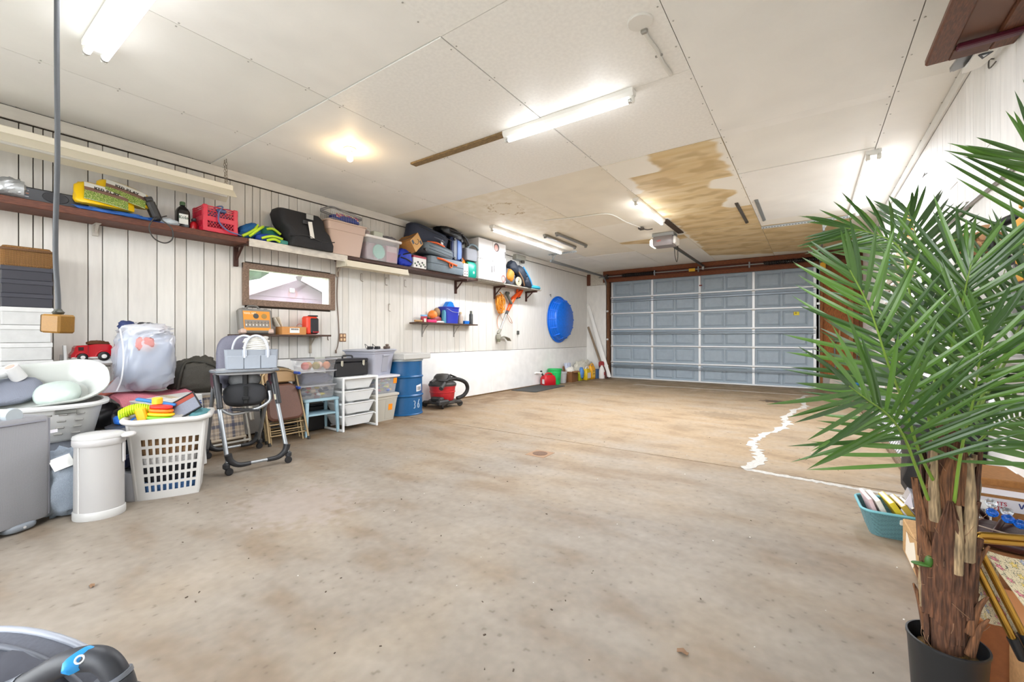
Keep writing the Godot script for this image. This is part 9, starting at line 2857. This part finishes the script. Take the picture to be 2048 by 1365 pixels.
	for fi in fr.size():
		var f: Array = fr[fi]
		var pts := []
		for p: Vector3 in f[0]:
			pts.append(p - P)
		var cv := curve(pts, 8)
		var fn := part("frond", mb().tube(cv, 0.0046, 6, false, 0.0014), stalk, t)
		var mid: Vector3 = cv[cv.size() / 2]
		var face := (EYE - (mid + P)).normalized().lerp(V3(0, 0.6, 0.3), 0.25).normalized()
		var bulk := SurfaceTool.new()
		bulk.begin(Mesh.PRIMITIVE_TRIANGLES)
		var n: int = f[1]
		var start := 0.22
		for k in n:
			var s := lerpf(start, 0.995, pow(k / float(n - 1), 0.95))
			var x := s * (cv.size() - 1)
			var i0 := mini(int(x), cv.size() - 2)
			var at: Vector3 = cv[i0].lerp(cv[i0 + 1], x - i0)
			var tan_: Vector3 = (cv[i0 + 1] - cv[i0]).normalized()
			for side: float in [-1.0, 1.0]:
				var sd: Vector3 = tan_.cross(face).normalized() * side
				var open := lerpf(1.12, 0.28, pow(s, 1.6)) + r.randf_range(-0.10, 0.10)
				var dir := (tan_ * cos(open) + sd * sin(open)).normalized()
				var up := (face - dir * face.dot(dir) + sd * 0.35).normalized()
				# blades sag under their own weight
				dir = (dir + V3(0, -0.10 - f[4] * 0.3 * r.randf(), 0)).normalized()
				var ln: float = f[2] * (0.62 + 0.5 * sin(PI * clampf(s * 0.85 + 0.1, 0, 1))) * r.randf_range(0.88, 1.1) * (0.75 if s > 0.93 else 1.0)
				var xax := dir.cross(up).normalized()
				up = xax.cross(dir).normalized()
				var w := 0.0118 if f[3] else 0.0135
				var tip: Vector3 = P + at + dir * ln
				if tip.x > 0.86 or (tip.x > 0.56 and tip.y > 1.03 and tip.z < -1.95):
					continue
				var bs := Basis(xax * w, dir * ln, up * ln)
				var mesh: ArrayMesh = lm[r.randi() % 4]
				if f[3]:
					var o := part("leaflet", mesh, greens[(r.randi() % 3)], fn)
					o.transform = Transform3D(bs, at)
				else:
					bulk.append_from(mesh, 0, Transform3D(bs, at))
		if not f[3]:
			part("leaflets", bulk.commit(), greens[[3, 1, 2, 3, 1, 3][fi - 7]], fn).set_meta("kind", "stuff")

# ---------------------------------------------------------------- stroller in the near left corner
func stroller() -> void:
	var t := thing("stroller", "black baby stroller at the bottom left corner, blue tag on its handlebar", "stroller", V3(-0.92, 0, -0.06))
	var O := V3(-0.92, 0, -0.06)
	var blk := m("222328", 0.45)
	var grey := m("4c5058", 0.4)
	var bar := curve([V3(-1.00, 0.62, -0.03), V3(-0.918, 0.665, -0.092), V3(-0.895, 0.679, -0.108), V3(-0.861, 0.703, -0.132), V3(-0.835, 0.712, -0.150), V3(-0.812, 0.710, -0.166), V3(-0.797, 0.690, -0.176), V3(-0.789, 0.655, -0.182), V3(-0.785, 0.60, -0.185)], 5)
	for i in bar.size():
		bar[i] = bar[i] - O - V3(0, 0.015, 0)
	part("handlebar", mb().tube(bar, 0.0155, 14), m("2b2d33", 0.5), t)
	var j1 := bar.slice(3, 9)
	part("joint_sleeve", mb().tube(j1, 0.0165, 14), m("5a5f68", 0.35), t)
	part("joint_sleeve", mb().tube(bar.slice(31, 36), 0.0175, 14), m("33363d", 0.4), t)
	for q: Array in [[7, 0.017], [30, 0.0185]]:
		part("joint_ring", mb().tube(bar.slice(q[0], q[0] + 2), q[1], 14), m("6d727b", 0.35), t)
	part("knuckle", mb().blob(V3(-0.785, 0.615, -0.185) - O, V3(0.055, 0.08, 0.055), 4, 0.05, 2.0, 2.6, 14, 20), m("2a2c31", 0.45), t)
	part("button", mb().lathe([V2(0, 0.004), V2(0.005, 0.004), V2(0.0065, 0)], 14, Transform3D(Basis(Vector3.RIGHT, 0.7), V3(-0.783, 0.655, -0.162) - O)), m("d5d3cf", 0.3), t)
	part("button", mb().lathe([V2(0, 0.004), V2(0.006, 0.004), V2(0.007, 0)], 14, Transform3D(Basis(Vector3.RIGHT, 0.6), V3(-0.945, 0.665, -0.068) - O)), m("c9c8c4", 0.3, 0.5), t)
	# blue oval tag bent over the bar
	var rows := []
	for i in 9:
		var v := i / 8.0 * 2 - 1
		var w := 0.0115 * sqrt(maxf(0.0, 1.0 - pow(absf(v), 3.0)))
		var c := V3(-0.838, 0.697, -0.147) - O
		var nn := V3(0.883, 0.447, 0.149)
		var row := []
		for k in 5:
			var u := k / 4.0 * 2 - 1
			row.append(c + nn * (0.0200 - 0.004 * u * u) + V3(0.47, -0.839, -0.276) * (u * w * 0.95) + V3(0.0, 0.313, -0.95) * v * 0.019)
		rows.append(row)
	var tg := part("tag", mb().sheet(rows, 0.0015), m("2a93d6", 0.4), t, "blue oval tag")
	part("tag_ring", mb().tube(arc(V3(-0.838, 0.697, -0.147) - O + V3(0.883, 0.447, 0.149) * 0.0225, V3(0.47, -0.839, -0.276) * 0.0045, V3(0.0, 0.313, -0.95) * 0.0045, 0, TU, 16), 0.0013, 6), m("e8ecf0", 0.4), tg)
	# canopy: fabric folds between three hoops behind the bar
	var hoop := func(w: float, hgt: float, back: float, k: int) -> Array:
		var p := []
		var c := V3(-1.105, 0.535, -0.10)
		var ax := V3(0.80, 0, -0.55).normalized()
		var fw := V3(-0.55, 0, -0.80).normalized()
		for i in k + 1:
			var a := PI * i / k
			p.append(c + ax * cos(a) * w + V3(0, sin(a) * hgt, 0) + fw * (back - 0.03 * cos(a)) - O)
		return p
	var h0: Array = hoop.call(0.16, 0.075, -0.03, 20)
	var h1: Array = hoop.call(0.19, 0.097, 0.0, 20)
	var h2: Array = hoop.call(0.215, 0.10, 0.035, 20)
	part("canopy_rim", mb().tube(h2, 0.006, 8), m("9a9ea8", 0.4), t)
	part("canopy_fabric", mb().sheet([h1, h0], 0.004), mt("3b3d49", "mottle", V3(10, 10, 10), 0.7), t)
	part("canopy_fabric", mb().sheet([h2, h1], 0.004), mt("5a5d68", "mottle", V3(10, 10, 10), 0.7), t)
	part("canopy_piping", mb().tube(h1, 0.005, 6), m("5f636d", 0.5), t)
	part("canopy_piping", mb().tube(h0, 0.0065, 6), m("202126", 0.6), t)
	# seat back cloth hanging in folds
	var cl := []
	for r in 8:
		var row := []
		for c in 14:
			var u := c / 13.0
			var v := r / 7.0
			row.append(V3(lerpf(-1.12, -0.93, u) - 0.03 * v, 0.655 - 0.09 * v * (1.0 - 0.4 * u) + 0.006 * sin(u * 14.0), lerpf(-0.02, -0.165, u) + 0.06 * v + 0.006 * sin(u * 9 + 3 * v)) - O)
		cl.append(row)
	cl.reverse()
	part("seat_back", mb().sheet(cl, 0.006), mt("2f303b", "mottle", V3(10, 10, 10), 0.75), t)
	part("side_panel", mb().box(V3(-0.825, 0.60, -0.16) - O, V3(0.035, 0.12, 0.08), 0.012, Basis(Vector3.UP, 0.6)), m("3f434d", 0.5), t)
	# frame to the floor
	for q: Array in [[V3(-0.785, 0.60, -0.185), V3(-0.85, 0.09, 0.28)], [V3(-1.02, 0.60, -0.02), V3(-1.25, 0.09, 0.10)], [V3(-0.83, 0.48, -0.10), V3(-1.02, 0.10, -0.30)], [V3(-1.05, 0.48, 0.02), V3(-1.28, 0.10, -0.16)]]:
		part("frame_tube", mb().tube([q[0] - O, q[1] - O], 0.013, 10), grey, t)
		part("wheel", mb().lathe([V2(0, -0.02), V2(0.07, -0.02), V2(0.085, -0.012), V2(0.085, 0.012), V2(0.07, 0.02), V2(0, 0.02)], 24, Transform3D(Basis(Vector3.UP, 0.55) * Basis(Vector3.BACK, PI / 2), V3(q[1].x, 0.086, q[1].z) - O)), blk, t)

# ---------------------------------------------------------------- on the floor
func floor_bits() -> void:
	var t := thing("floor_drain", "rusty square floor drain with a broken round grate in the middle of the slab", "drain", V3(-2.197, 0, -3.64))
	part("frame", mb().box(V3(0, 0.001, 0), V3(0.21, 0.003, 0.22), 0.001), mt("a07f62", "mottle", V3(12, 12, 12), 0.8), t)
	part("hole", mb().lathe([V2(0, 0.0026), V2(0.062, 0.0026), V2(0.065, 0.002)], 28), m("241d18", 0.9), t)
	part("ring", mb().lathe([V2(0.058, 0.0028), V2(0.072, 0.0028), V2(0.074, 0.005), V2(0.068, 0.006), V2(0.060, 0.005)], 28), mt("7d5a40", "speck", V3(3, 3, 3), 0.7), t)
	for k in 5:
		part("grate_bar", mb().box(V3(-0.04 + 0.022 * k, 0.0045, 0.006 * (k % 2)), V3(0.009, 0.004, 0.10 - 0.012 * absf(k - 2)), 0.001), mt("8a6d55", "speck", V3(3, 3, 3), 0.7), t)
	var r := RandomNumberGenerator.new()
	r.seed = 404
	var b := mb()
	for i in 150:
		var x := r.randf_range(-3.6, 0.6)
		var z := -0.7 - 9.5 * pow(r.randf(), 1.4)
		var l := r.randf_range(0.003, 0.012)
		var a := r.randf_range(0, TAU)
		b.box(V3(x, 0.0015, z), V3(l, 0.003, l * r.randf_range(0.15, 0.6)), 0.0, Basis(Vector3.UP, a))
		if i % 4 == 0:
			b.box(V3(x + l * 0.7, 0.0015, z + 0.004), V3(l * 0.8, 0.003, 0.002), 0.0, Basis(Vector3.UP, a + 0.8))
	var o := one("floor_litter", "scattered dark leaf bits and grit on the concrete floor", "litter", b, m("4d3f33", 0.9))
	o.set_meta("kind", "stuff")
	b = mb()
	for i in 40:
		b.blob(V3(r.randf_range(-3.4, 0.4), 0.001, -0.8 - 5.0 * r.randf()), V3(0.007, 0.005, 0.006) * r.randf_range(0.6, 1.5), i, 0.2, 2.0, 2.0, 4, 6)
	o = one("floor_litter", "scattered pale paint flakes on the concrete floor", "litter", b, m("d9d4cc", 0.8))
	o.set_meta("kind", "stuff")
	for q: Array in [[V3(-0.383, 0, -1.634), "small curled dry leaf on the floor near the camera", 0.018], [V3(-2.712, 0, -0.516), "small twist of dead grass on the floor, left foreground", 0.015]]:
		one("dry_leaf", q[1], "leaf", mb().sheet([[V3(-q[2], 0.004, q[2] * 0.5), V3(0, 0.012, q[2] * 0.6), V3(q[2], 0.004, q[2] * 0.4)], [V3(-q[2] * 1.1, 0.010, 0), V3(0, 0.005, 0), V3(q[2] * 1.2, 0.011, 0)], [V3(-q[2] * 0.6, 0.004, -q[2] * 0.5), V3(0, 0.012, -q[2] * 0.7), V3(q[2] * 0.7, 0.004, -q[2] * 0.5)]], 0.0015), m("7d5f45", 0.8), q[0])
